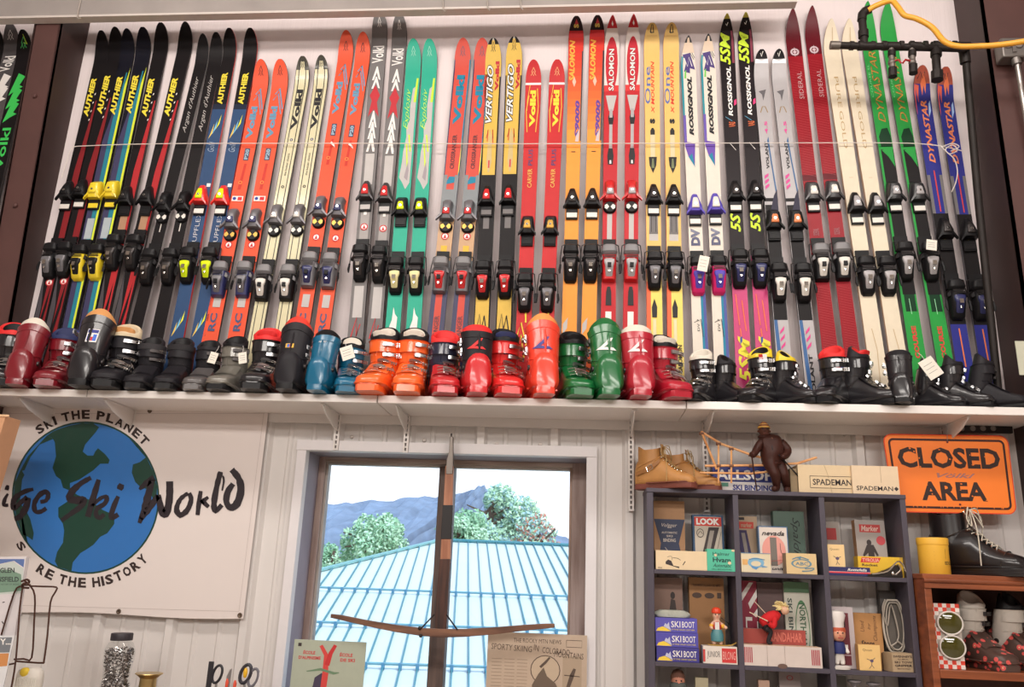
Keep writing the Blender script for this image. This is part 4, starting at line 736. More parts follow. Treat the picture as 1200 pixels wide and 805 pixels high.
        # long wire bails across the instep
        if buckles >= 4:
            m = MB()
            for y in (-.012, -.040, -.062, -.088):
                h = lower_h(y); w_ = lower_w(y)
                m.tube(smooth_pts([(w_*.98, y+.012, h-.040), (w_*.62, y, h-.006), (.0, y-.008, h+.007), (-w_*.55, y-.004, h+.001)], 3), .0022, CHROME, 5)
            m.build('wire_bail', r)
    if laces:
        m = MB()
        for i in range(6):
            z = .13+i*.018; a = .55 if i % 2 else -.55; m.tube([cuff_pt(-.5, z, .004), cuff_pt(0, z+.010, .008), cuff_pt(.5, z+.004, .004)], .002, WHITE, 5)
        m.build('laces', r)
    if logo:
        m = MB()
        def wrap(pts, f, mm):                             # lay a flat outline on the curved cuff
            bm = bmesh.new(); bm.faces.new([bm.verts.new((a, b, 0)) for a, b in pts]); lo = min(a for a, b in pts); hi = max(a for a, b in pts)
            for q in range(1, 10): bmesh.ops.bisect_plane(bm, geom=bm.verts[:]+bm.edges[:]+bm.faces[:], plane_co=(lo+(hi-lo)*q/10, 0, 0), plane_no=(1, 0, 0))
            bm.verts.index_update(); m.add([f(v.co.x, v.co.y) for v in bm.verts], [tuple(v.index for v in fc.verts) for fc in bm.faces], mm); bm.free()
        for it in logo:
            if it[0] == 'v':                              # two-stroke angular swoosh on the shell
                _, mm, th0, z0, sz = it; f = lambda u, v: cuff_pt(th0+u*sz/.055, z0+v*sz, .0025)
                for poly in ([(-1.1, -.62), (-.6, -.28), (-.1, .30), (.25, .85), (.62, .95), (.45, .55), (.05, .0), (-.25, -.30)], [(-1.1, -.62), (-.25, -.30), (.6, -.28), (.95, -.62)]):
                    wrap(poly, f, mm)
            elif it[0] == 't':
                _, tx, mm, th0, z0, wd, ht = it; text(m, tx, lambda u, v: cuff_pt(th0+(u-.5)*wd/.055, z0+(v-.5)*ht, .0022), mm, .03, .2)
            elif it[0] == 'q':                            # sticker: rows of coloured cells
                _, th0, z0, wd, ht, cells = it
                for (a0, b0, a1, b1, mm) in cells: wrap(((a0, b0), (a1, b0), (a1, b1), (a0, b1)), lambda a, b, mm=mm: cuff_pt(th0+a*wd/.055, z0+b*ht, .0026+.0005*(mm is not WH)), mm)
        m.build('shell_marking', r)
    return r
SH = lambda *c: mat(c, .30, 0, .35, noise=.04)
OSH = SH(252, 104, 40); RSH = SH(222, 40, 40); GSH = SH(18, 104, 52); BUR = SH(122, 22, 34); KSH = SH(30, 28, 32); BLSH = SH(14, 98, 132); CRI = SH(178, 28, 48); GRS = mat((120, 116, 108), .3, .1, .4); OR2 = SH(236, 66, 44); KM = mat((38, 36, 40), .45, 0, .2); NVS = SH(36, 38, 60)
TAN = mat((214, 152, 92), .7); FUR = mat((216, 196, 164), .95, bump=.8, bscale=(80, 80, 80)); CRL = mat((226, 218, 204), .6); REDL = mat((226, 40, 40), .6); NVL = mat((40, 48, 92), .7); ORL = mat((236, 150, 80), .6)
flag = lambda th, z: ('q', th, z, .034, .03, [(-.5, -.5, .5, .5, WH), (-.5, .1, 0, .5, INK(205, 40, 40)), (-.5, -.5, 0, -.1, INK(205, 40, 40)), (.1, -.1, .5, .1, INK(205, 60, 50))])
boot('black ski boot with red collar cut off by the left edge of the photo', 3, 373, 30, KSH, liner=REDL, rear=False)
boot('glossy burgundy ski boot, smooth rear shell, leftmost whole boot on the shelf', 27, 377, 196, BUR, liner=CRL, rear=True, buckles=0, spoiler=.03, logo=[('t', 'NR', WH, math.pi-.1, .12, .035, .02)])
boot('burgundy ski boot with grey buckles and navy liner collar', 66, 381, 18, BUR, liner=NVL, inner=NVL, buckles=4)
boot('tall black ski boot with tan collar and blue white sticker', 103, 367, 190, KSH, liner=TAN, rear=True, buckles=2, spoiler=.035, tall=.015, logo=[('q', math.pi+.15, .225, .036, .062, [(-.5, -.5, .5, .5, WH), (-.4, -.4, -.1, .1, INK(40, 70, 180)), (.1, -.4, .4, .1, INK(60, 110, 210)), (-.1, -.4, .1, -.1, INK(200, 40, 40)), (-.45, .2, .45, .45, INK(50, 60, 140))])])
boot('black buckled ski boot with fluffy cream liner', 137, 376, 12, KM, liner=FUR, inner=FUR, tongue=TAN, buckles=5)
boot('plain black ski boot with a dark cuff strap, right of the fluffy lined boot', 170, 392, 10, KM, liner=KM, buckles=2, bcol=DARKSTEEL, strap=mat((52, 50, 54), .6))
boot('plain black soft ski boot without visible buckles, fourth black boot from the left', 205, 393, 8, KM, liner=KM, buckles=0, strap=mat((40, 38, 42), .7))
boot('black ski boot with dull grey toe beside the grey boot', 238, 396, 6, mat((92, 88, 88), .35, .1, .3), cuff=KM, liner=KM, buckles=2, bcol=DARKSTEEL)
boot('translucent smoky grey ski boot with two paper tags', 269, 391, 2, GRS, liner=BLACKP, inner=BLACKP, buckles=2, bcol=DARKSTEEL)
boot('black ski boot with bright red collar and many small silver buckles', 307, 381, 8, KSH, liner=REDL, inner=REDL, tongue=REDL, buckles=5)
boot('tall black ski boot with red-orange rim and rainbow triangle sticker', 342, 377, 184, KM, liner=mat((226, 62, 48), .5), rear=True, buckles=0, spoiler=.04, logo=[('q', math.pi-.1, .20, .03, .02, [(-.5, -.5, .5, .5, INK(230, 180, 60)), (-.3, -.4, .0, .4, INK(60, 110, 190)), (0, -.4, .3, .4, INK(210, 70, 60))])])
boot('blue ski boot with smooth rear shell and white lined collar', 378, 389, 178, BLSH, liner=BLACKP, inner=CRL, rear=True, buckles=2, spoiler=.015, logo=[('t', 'NEVO', INK(220, 225, 230), math.pi, .255, .03, .010)])
boot('smaller blue ski boot with silver buckles and a hanging white tag', 408, 392, 14, BLSH, liner=BLACKP, inner=CRL, buckles=5)
boot('bright orange ski boot with side buckles, left of the orange two', 446, 380, -5, OSH, liner=BLACKP, inner=CRL, tongue=CRL, buckles=4)
boot('bright orange ski boot, right of the orange two, black and white collar', 481, 379, 6, OSH, liner=BLACKP, inner=CRL, tongue=CRL, buckles=4)
boot('red ski boot with navy cuff and red collar', 519, 384, 14, SH(196, 40, 46), cuff=NVS, liner=REDL, inner=REDL, buckles=5)
boot('red ski boot seen from behind with black rear panel and red emblem', 556, 382, 196, SH(206, 36, 42), cuff=KM, liner=REDL, rear=True, buckles=2, logo=[('v', INK(216, 40, 40), math.pi-.15, .215, .034)])
boot('red ski boot with navy tongue and orange edged black liner', 589, 377, 16, RSH, liner=BLACKP, inner=BLACKP, tongue=NVL, buckles=5, logo=[('t', 'LANGE', NB_, .35, .20, .05, .010)])
boot('tall orange-red ski boot with blue emblem and orange rim', 634, 368, 192, OR2, liner=ORL, rear=True, buckles=2, spoiler=.035, tall=.01, logo=[('v', INK(70, 70, 140), math.pi-.15, .212, .036)])
boot('green ski boot with silver buckles, left of the green two', 671, 385, 14, GSH, liner=BLACKP, inner=BLACKP, tongue=BLACKP, buckles=5, logo=[('t', 'LANGE', WH, .35, .20, .05, .012)])
boot('tall green ski boot seen from behind with white emblem', 708, 378, 192, GSH, liner=GSH, rear=True, buckles=2, bcol=DARKSTEEL, spoiler=.03, logo=[('v', WH, math.pi-.15, .212, .036)])
boot('crimson ski boot seen from behind with white emblem and cream collar', 746, 383, 188, CRI, liner=CRL, rear=True, buckles=0, spoiler=.005, logo=[('v', WH, math.pi-.15, .212, .036)])
boot('crimson ski boot with cream tongue and silver buckles', 779, 389, 18, CRI, liner=BLACKP, inner=CRL, tongue=CRL, buckles=5, logo=[('t', 'LANGE', WH, .1, .20, .05, .010)])
boot('black ski boot with cream collar, first of the black boots after the crimson two', 822, 407, -30, KSH, liner=CRL, inner=CRL, buckles=4)
boot('low black ski boot tucked behind the cream-collared black boot', 853, 414, 40, KSH, liner=KM, buckles=0, dy=.02)
boot('black ski boot with yellow collar and red white sticker', 892, 404, -38, KSH, liner=YB_, buckles=4, logo=[('q', .55, .245, .032, .036, [(-.5, -.5, .5, .5, WH), (-.5, .05, -.02, .5, INK(205, 40, 40)), (-.5, -.5, -.02, -.08, INK(205, 40, 40))])])
boot('black buckled ski boot with yellow rim, toe turned right', 924, 409, 42, KSH, liner=YB_, inner=BLACKP, buckles=5)
boot('black ski boot with red collar and small tricolour sticker', 977, 403, -36, KSH, liner=REDL, inner=REDL, buckles=2, logo=[('q', .75, .20, .034, .018, [(-.5, -.5, .5, .5, WH), (-.5, .0, 0, .4, INK(205, 40, 40)), (-.5, -.4, 0, -.0, INK(205, 40, 40)), (0, -.3, .5, .1, INK(50, 80, 170))])])
boot('black buckled ski boot with red tongue, toe turned right', 1010, 404, 44, KSH, liner=KM, tongue=REDL, inner=REDL, buckles=5)
boot('smooth black ski boot seen from behind beside the white paper tag', 1056, 411, 160, KSH, liner=KM, rear=True, buckles=2)
boot('black ski boot behind the white paper tag, toe turned right', 1092, 418, 50, KSH, liner=KM, buckles=4, dy=.02)
boot('black buckled ski boot, last but one on the shelf', 1121, 414, 52, KSH, liner=KM, buckles=5)
boot('black ski boot at the right end of the shelf, toe pointing right', 1157, 413, 62, KM, liner=KM, buckles=2, bcol=DARKSTEEL)
# paper tags hanging on boots
def tagcard(x, y, Y, w_, h_, rot, label):
    p = P(x, y, Y); m = MB(); m.box((-w_/2, -.0006, -h_), (w_/2, .0006, 0), mat((232, 226, 214), .7))
    for i in range(3): m.box((-w_*.35, -.0009, -h_*.3-i*h_*.2), (w_*.3, -.0006, -h_*.3-i*h_*.2+.0014), INK(120, 116, 116))
    m.tube([(0, 0, -.004), (.004, .006, .02), (.0, .012, .035)], .0008, WHITE, 4)
    tag(m.build('paper_tag', M=Matrix.Translation(p) @ Matrix.Rotation(math.radians(rot), 4, 'Y')), label, 'tag', 'paper tags tied to boots and skis')
tagcard(252, 413, 3.34, .036, .05, 14, 'small white paper tag on the left side of the smoky grey boot')
tagcard(284, 413, 3.34, .036, .05, -10, 'small white paper tag on the right side of the smoky grey boot')
tagcard(405, 406, 3.33, .055, .06, -20, 'white paper tag tied across the smaller blue boot')
tagcard(1083, 421, 3.33, .062, .085, -32, 'white paper tag hanging among the black boots at right')
tagcard(826, 300, 3.53, .045, .075, 12, 'cream paper tag hanging between the two white and purple skis')
tagcard(1092, 281, 3.53, .045, .05, 8, 'cream paper tag hanging on the right green ski')
# ================================================================== PIPES, HOSE, CORD
IRON = mat((38, 32, 30), .55, .5, noise=.3, scale=20); BRZ = mat((120, 112, 106), .45, .6)
PY = 3.36
pp = lambda x, y, Y=PY: P(x, y, Y)
r = empty('gas_pipe_manifold', Matrix.Translation(pp(1050, 55)), 'black iron gas pipe manifold with drips and red valves in front of the green skis', 'pipe')
inv = r.matrix_world.inverted()
def L_(*pts): return [inv @ p for p in pts]
m = MB(); m.tube(L_(pp(975, 53), pp(1131, 57)), .0165, IRON, 12)
for x in (998, 1008, 1023, 1036, 1056, 1068, 1084, 1096, 1110, 1118):
    m.tube(L_(pp(x-2.2, 53.6), pp(x+2.2, 53.7)), .0225 if x not in (998, 1023) else .021, IRON, 12)
for x in (1016, 1046, 1072, 1098, 1129): m.tube(L_(pp(x-7, 54), pp(x+7, 54.3)), .020, IRON, 12)
m.tube(L_(pp(973, 53), pp(984, 53.2)), .0195, BRZ, 10)
m.build('horizontal_pipe', r)
for x, y1, rr in ((1045, 90, .013), (1069, 86, .013), (1097, 94, .018)):
    m = MB(); m.tube(L_(pp(x-1, 56), pp(x+1, y1-8)), rr, BRZ if x != 1097 else IRON, 10); m.tube(L_(pp(x, 60), pp(x, 66)), rr*1.35, IRON, 10); m.tube(L_(pp(x+1, y1-10), pp(x+1.3, y1)), rr*1.5, IRON, 8); pd = m.build('drip_leg', r)
    if x != 1097:
        m = MB(); s_ = 1 if x == 1045 else -1; m.tube(L_(pp(x, 72, PY), pp(x+s_*8, 70, PY-.02), pp(x+s_*11, 74, PY-.025)), [.006, .005, .004], mat((170, 30, 36), .4), 6); m.ball(inv @ pp(x, 73), .017, BRZ, 6); m.build('valve_handle', pd)
m = MB(); m.tube(L_(pp(1013, 54), pp(1011, 30), pp(1010, 20)), .0175, IRON, 12); m.tube(L_(pp(1012, 44), pp(1011.5, 36)), .023, IRON, 10); m.tube(L_(pp(1010, 24), pp(1010.5, 17), pp(1014, 13), pp(1019, 11)), .021, IRON, 10); m.build('riser_elbow', r)
m = MB(); m.tube(L_(pp(1126, 57, 3.40), pp(1131, 62, 3.41)), .02, IRON, 10)
m.tube([inv @ P(1131, 62, 3.41), inv @ P(1147, 240, 3.45), inv @ P(1171, 470, 3.52)], .0165, IRON, 12); m.tube([inv @ P(1129.5, 58, 3.40), inv @ P(1131.5, 74, 3.41)], .023, IRON, 10); m.build('drop_pipe', r)
pts = smooth_pts([tuple(P(x, y, Y)) for x, y, Y in ((1017, 12, 3.35), (1028, 6, 3.34), (1044, 1, 3.33), (1052, 8, 3.32), (1060, 18, 3.31), (1074, 22, 3.30), (1092, 32, 3.29), (1106, 48, 3.27), (1122, 54, 3.25), (1148, 54, 3.22), (1176, 52, 3.2), (1210, 47, 3.17), (1260, 40, 3.14))], 6)
tag(MB().tube(pts, .0125, mat((232, 164, 52), .4, noise=.05), 10).build('gas_hose'), 'orange-yellow gas hose running from the black pipe to the right edge', 'hose')
# junction box and conduit on the right post
p = P(1185, 58, 3.39); gm_ = mat((128, 122, 118), .4, .7, noise=.15)
r = empty('junction_box', Matrix.Translation(p), 'grey metal electrical junction box at the top right on the brown post', 'junction box')
MB().box((-.05, -.02, -.05), (.06, .05, .05), gm_).build('box_body', r, bevel=.006)
m = MB()
for dx in (-.024, .024): m.lathe([(.020, -.002), (.022, 0)], mat((96, 90, 88), .4, .6), 14, (dx, -.021, .012), 'y'); m.lathe([(.012, -.005), (.016, -.001)], mat((170, 164, 158), .35, .6), 12, (dx, -.022, .012), 'y')
m.box((-.008, -.027, -.03), (.008, -.02, .03), gm_); m.build('receptacle', r)
m = MB(); m.tube([(.012, 0, -.05), (.016, .0, -.08)], .02, gm_, 10); m.tube([(.016, 0, -.075), (.03, .02, -.35), (.05, .05, -1.2)], .0105, mat((176, 170, 166), .35, .7), 10); m.build('conduit', r)
# white cord across the skis
m = MB(); cy = lambda x, y, Y=3.640: tuple(P(x, y, Y))
pts = [cy(72, 208, 3.56), cy(78, 190, 3.60), cy(84, 174, 3.63), cy(100, 171), cy(180, 168.5), cy(300, 168), cy(450, 168), cy(600, 168.5), cy(760, 168), cy(900, 167.5), cy(1040, 167.5), cy(1085, 169), cy(1112, 173, 3.60), cy(1128, 177, 3.46)]
CW = mat((225, 215, 208), .7); m.tube(smooth_pts(pts, 3), .0022, CW, 6)
m.tube(smooth_pts([cy(1102, 170, 3.6), cy(1112, 180, 3.59), cy(1122, 176, 3.58), cy(1116, 170, 3.59), cy(1108, 176, 3.59), cy(1118, 186, 3.58), cy(1122, 200, 3.58), cy(1120, 214, 3.58), cy(1115, 225, 3.59)], 4), .0026, CW, 6)
m.tube(smooth_pts([cy(1104, 172, 3.6), cy(1116, 168, 3.59), cy(1124, 172, 3.58), cy(1114, 177, 3.59)], 4), .0026, CW, 6)
tag(m.build('white_cord'), 'thin white cord stretched across all the skis and knotted at the right', 'cord')

# ================================================================== BANNER
BY = 3.655; bp_ = lambda x, y, o=0: P(x, y, BY-o)
bm = MB(); VIN = mat((226, 216, 212), .38, 0, .1, noise=.03, scale=2.5, bump=.35, bscale=(3, 3, 3))
TL, TR, BR, BL = bp_(-75, 477), bp_(315, 478), bp_(285, 725), bp_(-80, 714)
N = 12; grid = []
for j in range(N+1):
    for i in range(N+1):
        u, v = i/N, j/N; q = TL*(1-u)*(1-v)+TR*u*(1-v)+BR*u*v+BL*(1-u)*v; q.y = BY; q.z -= .006*math.sin(math.pi*u*3)*(v > .99); grid.append(q)
bm.add(grid, [(j*(N+1)+i, (j+1)*(N+1)+i, (j+1)*(N+1)+i+1, j*(N+1)+i+1) for j in range(N) for i in range(N)], VIN)
bm.add([q+Vector((0, .0012, 0)) for q in grid], [(j*(N+1)+i, j*(N+1)+i+1, (j+1)*(N+1)+i+1, (j+1)*(N+1)+i) for j in range(N) for i in range(N)], VIN)
c7 = lambda x, y: (x/3.66, 480+y/3.66); c1 = lambda x, y: (x/2.333, 460+y/2.333)
GB2, GG, SC = mat((50, 114, 186), .35, noise=.03), mat((26, 66, 54), .35, noise=.05), INK(34, 22, 30)
gc = (100.3, 583.2); circ = lambda rx, ry: [(gc[0]+rx*math.cos(2*math.pi*i/64), gc[1]+ry*math.sin(2*math.pi*i/64)) for i in range(64)]
def flat(mb, pts, m, o, f=bp_): mb.add([f(x, y, o) for x, y in pts], [tuple(range(len(pts)))], m)
flat(bm, circ(86.5, 89.5), GG, .0008); flat(bm, circ(84.5, 87.5), GB2, .0012)
inside = lambda pts: [((gc[0]+(x-gc[0])*min(1, 1/max(1e-6, math.hypot((x-gc[0])/84.6, (y-gc[1])/87.6))), gc[1]+(y-gc[1])*min(1, 1/max(1e-6, math.hypot((x-gc[0])/84.6, (y-gc[1])/87.6))))) for x, y in pts]
for pl in ([(200,112),(225,95),(250,83),(300,68),(350,58),(400,55),(425,75),(412,95),(395,115),(365,150),(355,180),(375,197),(400,197),(408,180),(420,165),(450,190),(470,215),(465,232),(430,232),(400,260),(370,280),(340,300),(300,315),(300,335),(330,345),(300,347),(270,335),(260,300),(240,285),(225,250),(240,200),(235,140),(225,122)],
           [(300,340),(330,365),(380,385),(400,400),(440,430),(490,452),(490,490),(460,530),(430,545),(400,580),(370,600),(345,615),(312,655),(305,700),(240,695),(235,650),(245,610),(270,570),(275,520),(270,490),(250,460),(250,420),(280,400),(310,380)],
           [(565,100),(610,140),(650,190),(680,260),(690,330),(672,400),(655,380),(640,345),(600,330),(580,310),(565,270),(570,235),(600,225),(625,205),(615,180),(590,150)],
           [(90,255),(55,310),(40,380),(45,470),(70,540),(95,585),(92,560),(92,540),(120,545),(140,560),(145,530),(130,470),(110,430),(85,400),(90,350),(95,300),(105,280)],
           [(85,265),(120,200),(200,112),(230,125),(170,150),(130,205),(105,260)]):
    flat(bm, inside([c7(*q) for q in pl]), GG, .0016)
def brush(pts, w0, w1, w2, conv=c7):
    pts = smooth_pts([conv(*q) for q in pts], 4); n = len(pts); rnd = random.Random(int(pts[0][0]*10))
    wd = [(w0+(w1-w0)*min(1, i/(n*.4)) if i < n*.4 else w1+(w2-w1)*((i-n*.4)/(n*.6)))*rnd.uniform(.88, 1.12) for i in range(n)]
    stroke(bm, pts, wd, lambda x, y: bp_(x, y, .0022), SC)
cw = lambda x, y: (150+x/8, 520+y/8); ci = lambda x, y: (x/8, 520+y/8)
for cv, w3, pts in ((ci, (3, 5, 4), [(74,388),(60,434)]), (ci, (2.5, 4.5, 3), [(74,468),(45,520),(36,572),(78,574)]), (ci, (4, 7, 5), [(312,425),(230,448),(150,500),(122,560),(134,604),(200,545),(255,498)]), (ci, (6, 8, 5), [(268,505),(242,600),(190,680),(136,704)]),
    (ci, (4, 6.5, 4.5), [(378,546),(430,532),(452,484),(430,450),(370,480),(322,560),(332,632),(382,636),(434,604)]), (ci, (5, 9.5, 4.5), [(852,318),(760,370),(682,440),(652,510),(725,530),(785,520),(760,585),(680,645),(578,718)]),
    (ci, (5, 8, 6), [(925,335),(882,480),(822,685)]), (ci, (4, 5.5, 5), [(856,592),(940,512),(1002,498),(982,560),(912,606),(900,660),(930,696),(978,660)]), (ci, (6, 8, 6), [(1142,378),(1118,430)]), (ci, (5, 7, 5), [(1108,492),(1062,600),(1042,694),(1108,662)]),
    (cw, (3, 7, 8), [(106,428),(170,372),(244,318)]), (cw, (7, 9, 4), [(226,332),(190,480),(150,620),(106,744)]), (cw, (6, 8, 6), [(118,706),(200,600),(284,486)]), (cw, (6, 9, 8), [(284,478),(308,600),(338,664),(374,600),(390,480),(390,352)]),
    (cw, (4, 7, 5), [(562,462),(490,520),(455,612),(490,668),(555,622),(592,525),(572,462)]), (cw, (4, 6, 5), [(682,442),(664,560),(652,668)]), (cw, (5, 6, 4), [(690,520),(722,560),(756,592)]), (cw, (5, 5, 3), [(690,560),(725,520),(752,500)]),
    (cw, (6, 7, 5), [(868,262),(832,400),(806,560),(820,630),(880,572)]), (cw, (2, 2.5, 1.5), [(890,300),(898,350),(882,440)]), (cw, (7, 9, 6), [(972,242),(1040,330),(1058,440),(1022,560),(962,598),(922,542),(936,450),(985,375)])):
    brush(pts, *w3, conv=cv)
def arc_text(s, r, a0, a1, h, inward=False):              # angles in degrees, clockwise from the top of the globe
    adv = {'I': .35, ' ': .5}; ws_ = [adv.get(c, 1) for c in s]; tot = sum(ws_); a = a0
    for c, wv in zip(s, ws_):
        da = (a1-a0)*wv/tot
        if c != ' ':
            def f(u, v, a=a, da=da):
                t = math.radians(a+da*(.1+.8*u)); rr = r+v*h if not inward else r+h-v*h
                return bp_(gc[0]+math.sin(t)*rr*.968, gc[1]-math.cos(t)*rr, .0012)
            text(bm, c, f, INK(50, 34, 32), .04)
        a += da
arc_text('SKI THE PLANET', 92.5, -38, 50, 10.5)
arc_text('RE THE HISTORY', 95, -152, -152-86.5, 11.5, True) if False else None
def arc_low(s, r, a0, a1, h):
    adv = {'I': .35, ' ': .45}; ws_ = [adv.get(c, 1) for c in s]; tot = sum(ws_); a = a0
    for c, wv in zip(s, ws_):
        da = (a1-a0)*wv/tot
        if c not in ' ':
            def f(u, v, a=a, da=da):
                t = math.radians(a+da*(.1+.8*u)); rr = r+h*(1-v); return bp_(gc[0]+math.sin(t)*rr*.968, gc[1]-math.cos(t)*rr, .0012)
            text(bm, c, f, INK(50, 34, 32), .04)
        a += da
arc_low('RE THE HISTORY', 94, 216, 133, 11.5); arc_low('S', 92, 238, 230, 9)
for x, y in ((45, 480.5), (175.5, 481.5), (312, 480.5), (139, 716.5), (281, 721)):
    q = bp_(x, y, .002); bm.lathe([(.002, .0), (.006, -.001), (.0065, -.003), (.010, -.003), (.011, 0)], mat((120, 104, 90), .35, .8), 14, q, 'y')
for (xa, ya), (xb, yb) in (((-75, 484.5), (310, 484.5)), ((309, 484.5), (280, 716)), ((280, 716.5), (-75, 706.5))):
    stroke(bm, [(xa, ya), (xb, yb)], .5, lambda x, y: bp_(x, y, .0007), mat((196, 184, 180), .5))
tag(bm.build('banner', smooth=False), 'white vinyl banner with a blue green globe and black brush lettering', 'banner')

# ================================================================== BOOKCASE
PT = mat((76, 70, 82), .5, noise=.1, scale=8); BF, BB = 3.47, 3.665
bx0, bx1 = P(758, 572, BF).x, 1.318; zt_, z1_, z2_, z3_ = 1.981, 1.656, 1.306, .955
r = empty('shelf_unit', Matrix.Translation(((bx0+bx1)/2, (BF+BB)/2, .0)), 'dark grey painted shelf unit full of vintage binding boxes', 'shelf unit')
o_ = r.matrix_world.translation
def bxw(a, b, name, m=PT, par=r, bev=.0015): return MB().box(Vector(a)-o_, Vector(b)-o_, m).build(name, par, bevel=bev)
T_ = .017; d1x, d2x = P(864, 640, BF).x, P(966.5, 640, BF).x
bxw((bx0, BF, 0), (bx0+.026, BB, zt_-T_), 'side_panel'); bxw((bx1-.022, BF, 0), (bx1, BB, zt_-T_), 'side_panel'); bxw((bx0-.002, BF-.003, zt_-T_), (bx1+.002, BB, zt_), 'top')
for dx in (d1x, d2x): bxw((dx-.011, BF+.001, .1), (dx+.011, BB, zt_-T_), 'divider')
for a, b in ((bx0+.026, d1x-.011), (d1x+.011, d2x-.011), (d2x+.011, bx1-.022)):
    for z in (z1_, z2_, z3_, .55, .12): bxw((a, BF+.0005, z-T_), (b, BB, z), 'shelf')
def carton(label, x0, x1, ytop, zb, Y, dep, col, art=(), side=None, name='box', cat='box', rx=0, rz=0, ry=0, group=None, parts=None):
    """a box whose front stands at depth Y; art in (u 0..1, v 0..1 from the top) on the front"""
    a, b = P(x0, ytop+8, Y), P(x1, ytop+8, Y); z1 = P((x0+x1)/2, ytop, Y).z; w_, h = (b.x-a.x), z1-zb
    m = MB(); s = side or col; hw = w_/2
    m.add([(-hw, 0, 0), (hw, 0, 0), (hw, 0, h), (-hw, 0, h)], [(0, 1, 2, 3)], col)
    m.add([(-hw, 0, 0), (hw, 0, 0), (hw, 0, h), (-hw, 0, h), (-hw, dep, 0), (hw, dep, 0), (hw, dep, h), (-hw, dep, h)], [(1, 5, 6, 2), (5, 4, 7, 6), (4, 0, 3, 7), (3, 2, 6, 7), (4, 5, 1, 0)], s)
    m.add([(-hw*.97, -.0004, h*.93), (hw*.97, -.0004, h*.93), (hw*.97, -.0004, h*.922), (-hw*.97, -.0004, h*.922)], [(0, 3, 2, 1)], s) if False else None
    lay = .0004
    for it in art:
        lay += .0002; f = lambda u, v, l=lay: (-hw+u*w_, -l, h*(1-v))
        if it[0] == 'r': m.add([f(it[2], it[5]), f(it[4], it[5]), f(it[4], it[3]), f(it[2], it[3])], [(0, 1, 2, 3)], it[1])
        elif it[0] == 'p': m.add([f(*q) for q in it[2]], [tuple(range(len(it[2])))], it[1])
        elif it[0] == 't':
            _, tx, mm, u0, v0, u1, v1, *kk = it; kw = kk[0] if kk else {}
            if kw.get('up'): g = lambda u, v, f=f: f(u0+(u1-u0)*(1-v), v1+(v0-v1)*u)
            elif kw.get('down'): g = lambda u, v, f=f: f(u1+(u0-u1)*(1-v), v0+(v1-v0)*u)
            else: g = lambda u, v, f=f: f(u0+(u1-u0)*u, v1+(v0-v1)*v+kw.get('slant', 0)*u)
            text(m, tx, g, mm, kw.get('bold', .02), kw.get('shear', 0))
        elif it[0] == 's': stroke(m, [(q[0]*w_, (1-q[1])*h) for q in smooth_pts(it[2], 3)], it[3], lambda x, z, l=lay: (x-hw, -l, z), it[1])
        elif it[0] == 'e':
            _, mm, cu, cv, ru, rv, *ri = it; n = 22
            if ri: m.add([f(cu+q*ru*math.cos(6.2832*i/n), cv+q*rv*math.sin(6.2832*i/n)) for q in (ri[0], 1) for i in range(n)], [(i, (i+1) % n, (i+1) % n+n, i+n) for i in range(n)], mm)
            else: m.add([f(cu+ru*math.cos(6.2832*i/n), cv+rv*math.sin(6.2832*i/n)) for i in range(n)], [tuple(range(n))], mm)
    M = Matrix.Translation(((a.x+b.x)/2, Y, zb)) @ Matrix.Rotation(math.radians(rz), 4, 'Z') @ Matrix.Rotation(math.radians(rx), 4, 'X') @ Matrix.Rotation(math.radians(ry), 4, 'Y')
    o = m.build(name, smooth=False, M=M); return tag(o, label, cat, group or 'vintage boxes in and on the grey shelf unit')
KRAFT = mat((176, 136, 102), .75, noise=.08); KR2 = mat((206, 156, 98), .75, noise=.06); CREAM = mat((232, 208, 170), .6, noise=.04); INK_ = INK(58, 48, 48); PAPER = mat((206, 196, 186), .6, noise=.05)
z = z1_+.001
carton('kraft brown box with navy hourglass label at the back of the top left compartment', 766, 802, 587, z, 3.60, .045, KRAFT, [('p', INK(58, 66, 92), [(0, .27), (1, .27), (.80, .62), (.96, .97), (.12, .97), (.22, .62)]), ('t', 'Volgger', PAPER, .25, .33, .75, .40, dict(shear=.3, bold=0)), ('t', 'AUTOMATIC', PAPER, .25, .45, .75, .48), ('t', 'SKI', PAPER, .4, .50, .6, .53), ('t', 'BINDING', PAPER, .3, .55, .7, .60), ('s', PAPER, [(.35, .68), (.5, .76), (.6, .82), (.45, .86)], .002)])
carton('blue edged box with red title band and drawing of a binding', 812, 848, 603, z, 3.575, .04, mat((196, 184, 168), .5), [('r', INK(44, 78, 112), 0, 0, .06, 1), ('r', INK(44, 78, 112), .94, 0, 1, 1), ('r', INK(44, 78, 112), 0, 0, 1, .03), ('r', INK(206, 62, 52), .06, .04, .94, .20), ('t', 'LOOK', WH, .12, .06, .88, .18, dict(bold=.05)), ('e', INK_, .24, .33, .12, .08, .85), ('s', INK_, [(.16, .36), (.24, .30), (.32, .35)], .002), ('p', INK_, [(.52, .22), (.86, .22), (.46, 1), (.14, 1)]), ('p', mat((150, 140, 130), .5), [(.56, .28), (.70, .28), (.40, .98), (.28, .98)]), ('s', INK_, [(.92, .3), (.6, .98)], .0015)], side=mat((44, 78, 112), .5), rx=-4)
carton('long cream box with a small ski boot drawing', 768.5, 829, 645.5, z, 3.478, .08, CREAM, [('p', INK_, [(.19, .72), (.45, .92), (.45, .84), (.34, .8), (.30, .55), (.24, .48), (.19, .6)]), ('s', INK_, [(.22, .35), (.30, .3), (.32, .5)], .0012), ('s', INK_, [(.33, .38), (.42, .40), (.48, .50)], .0018), ('s', INK_, [(.52, .75), (.57, .55)], .003), ('t', 'size', INK_, .04, .88, .12, .94)])
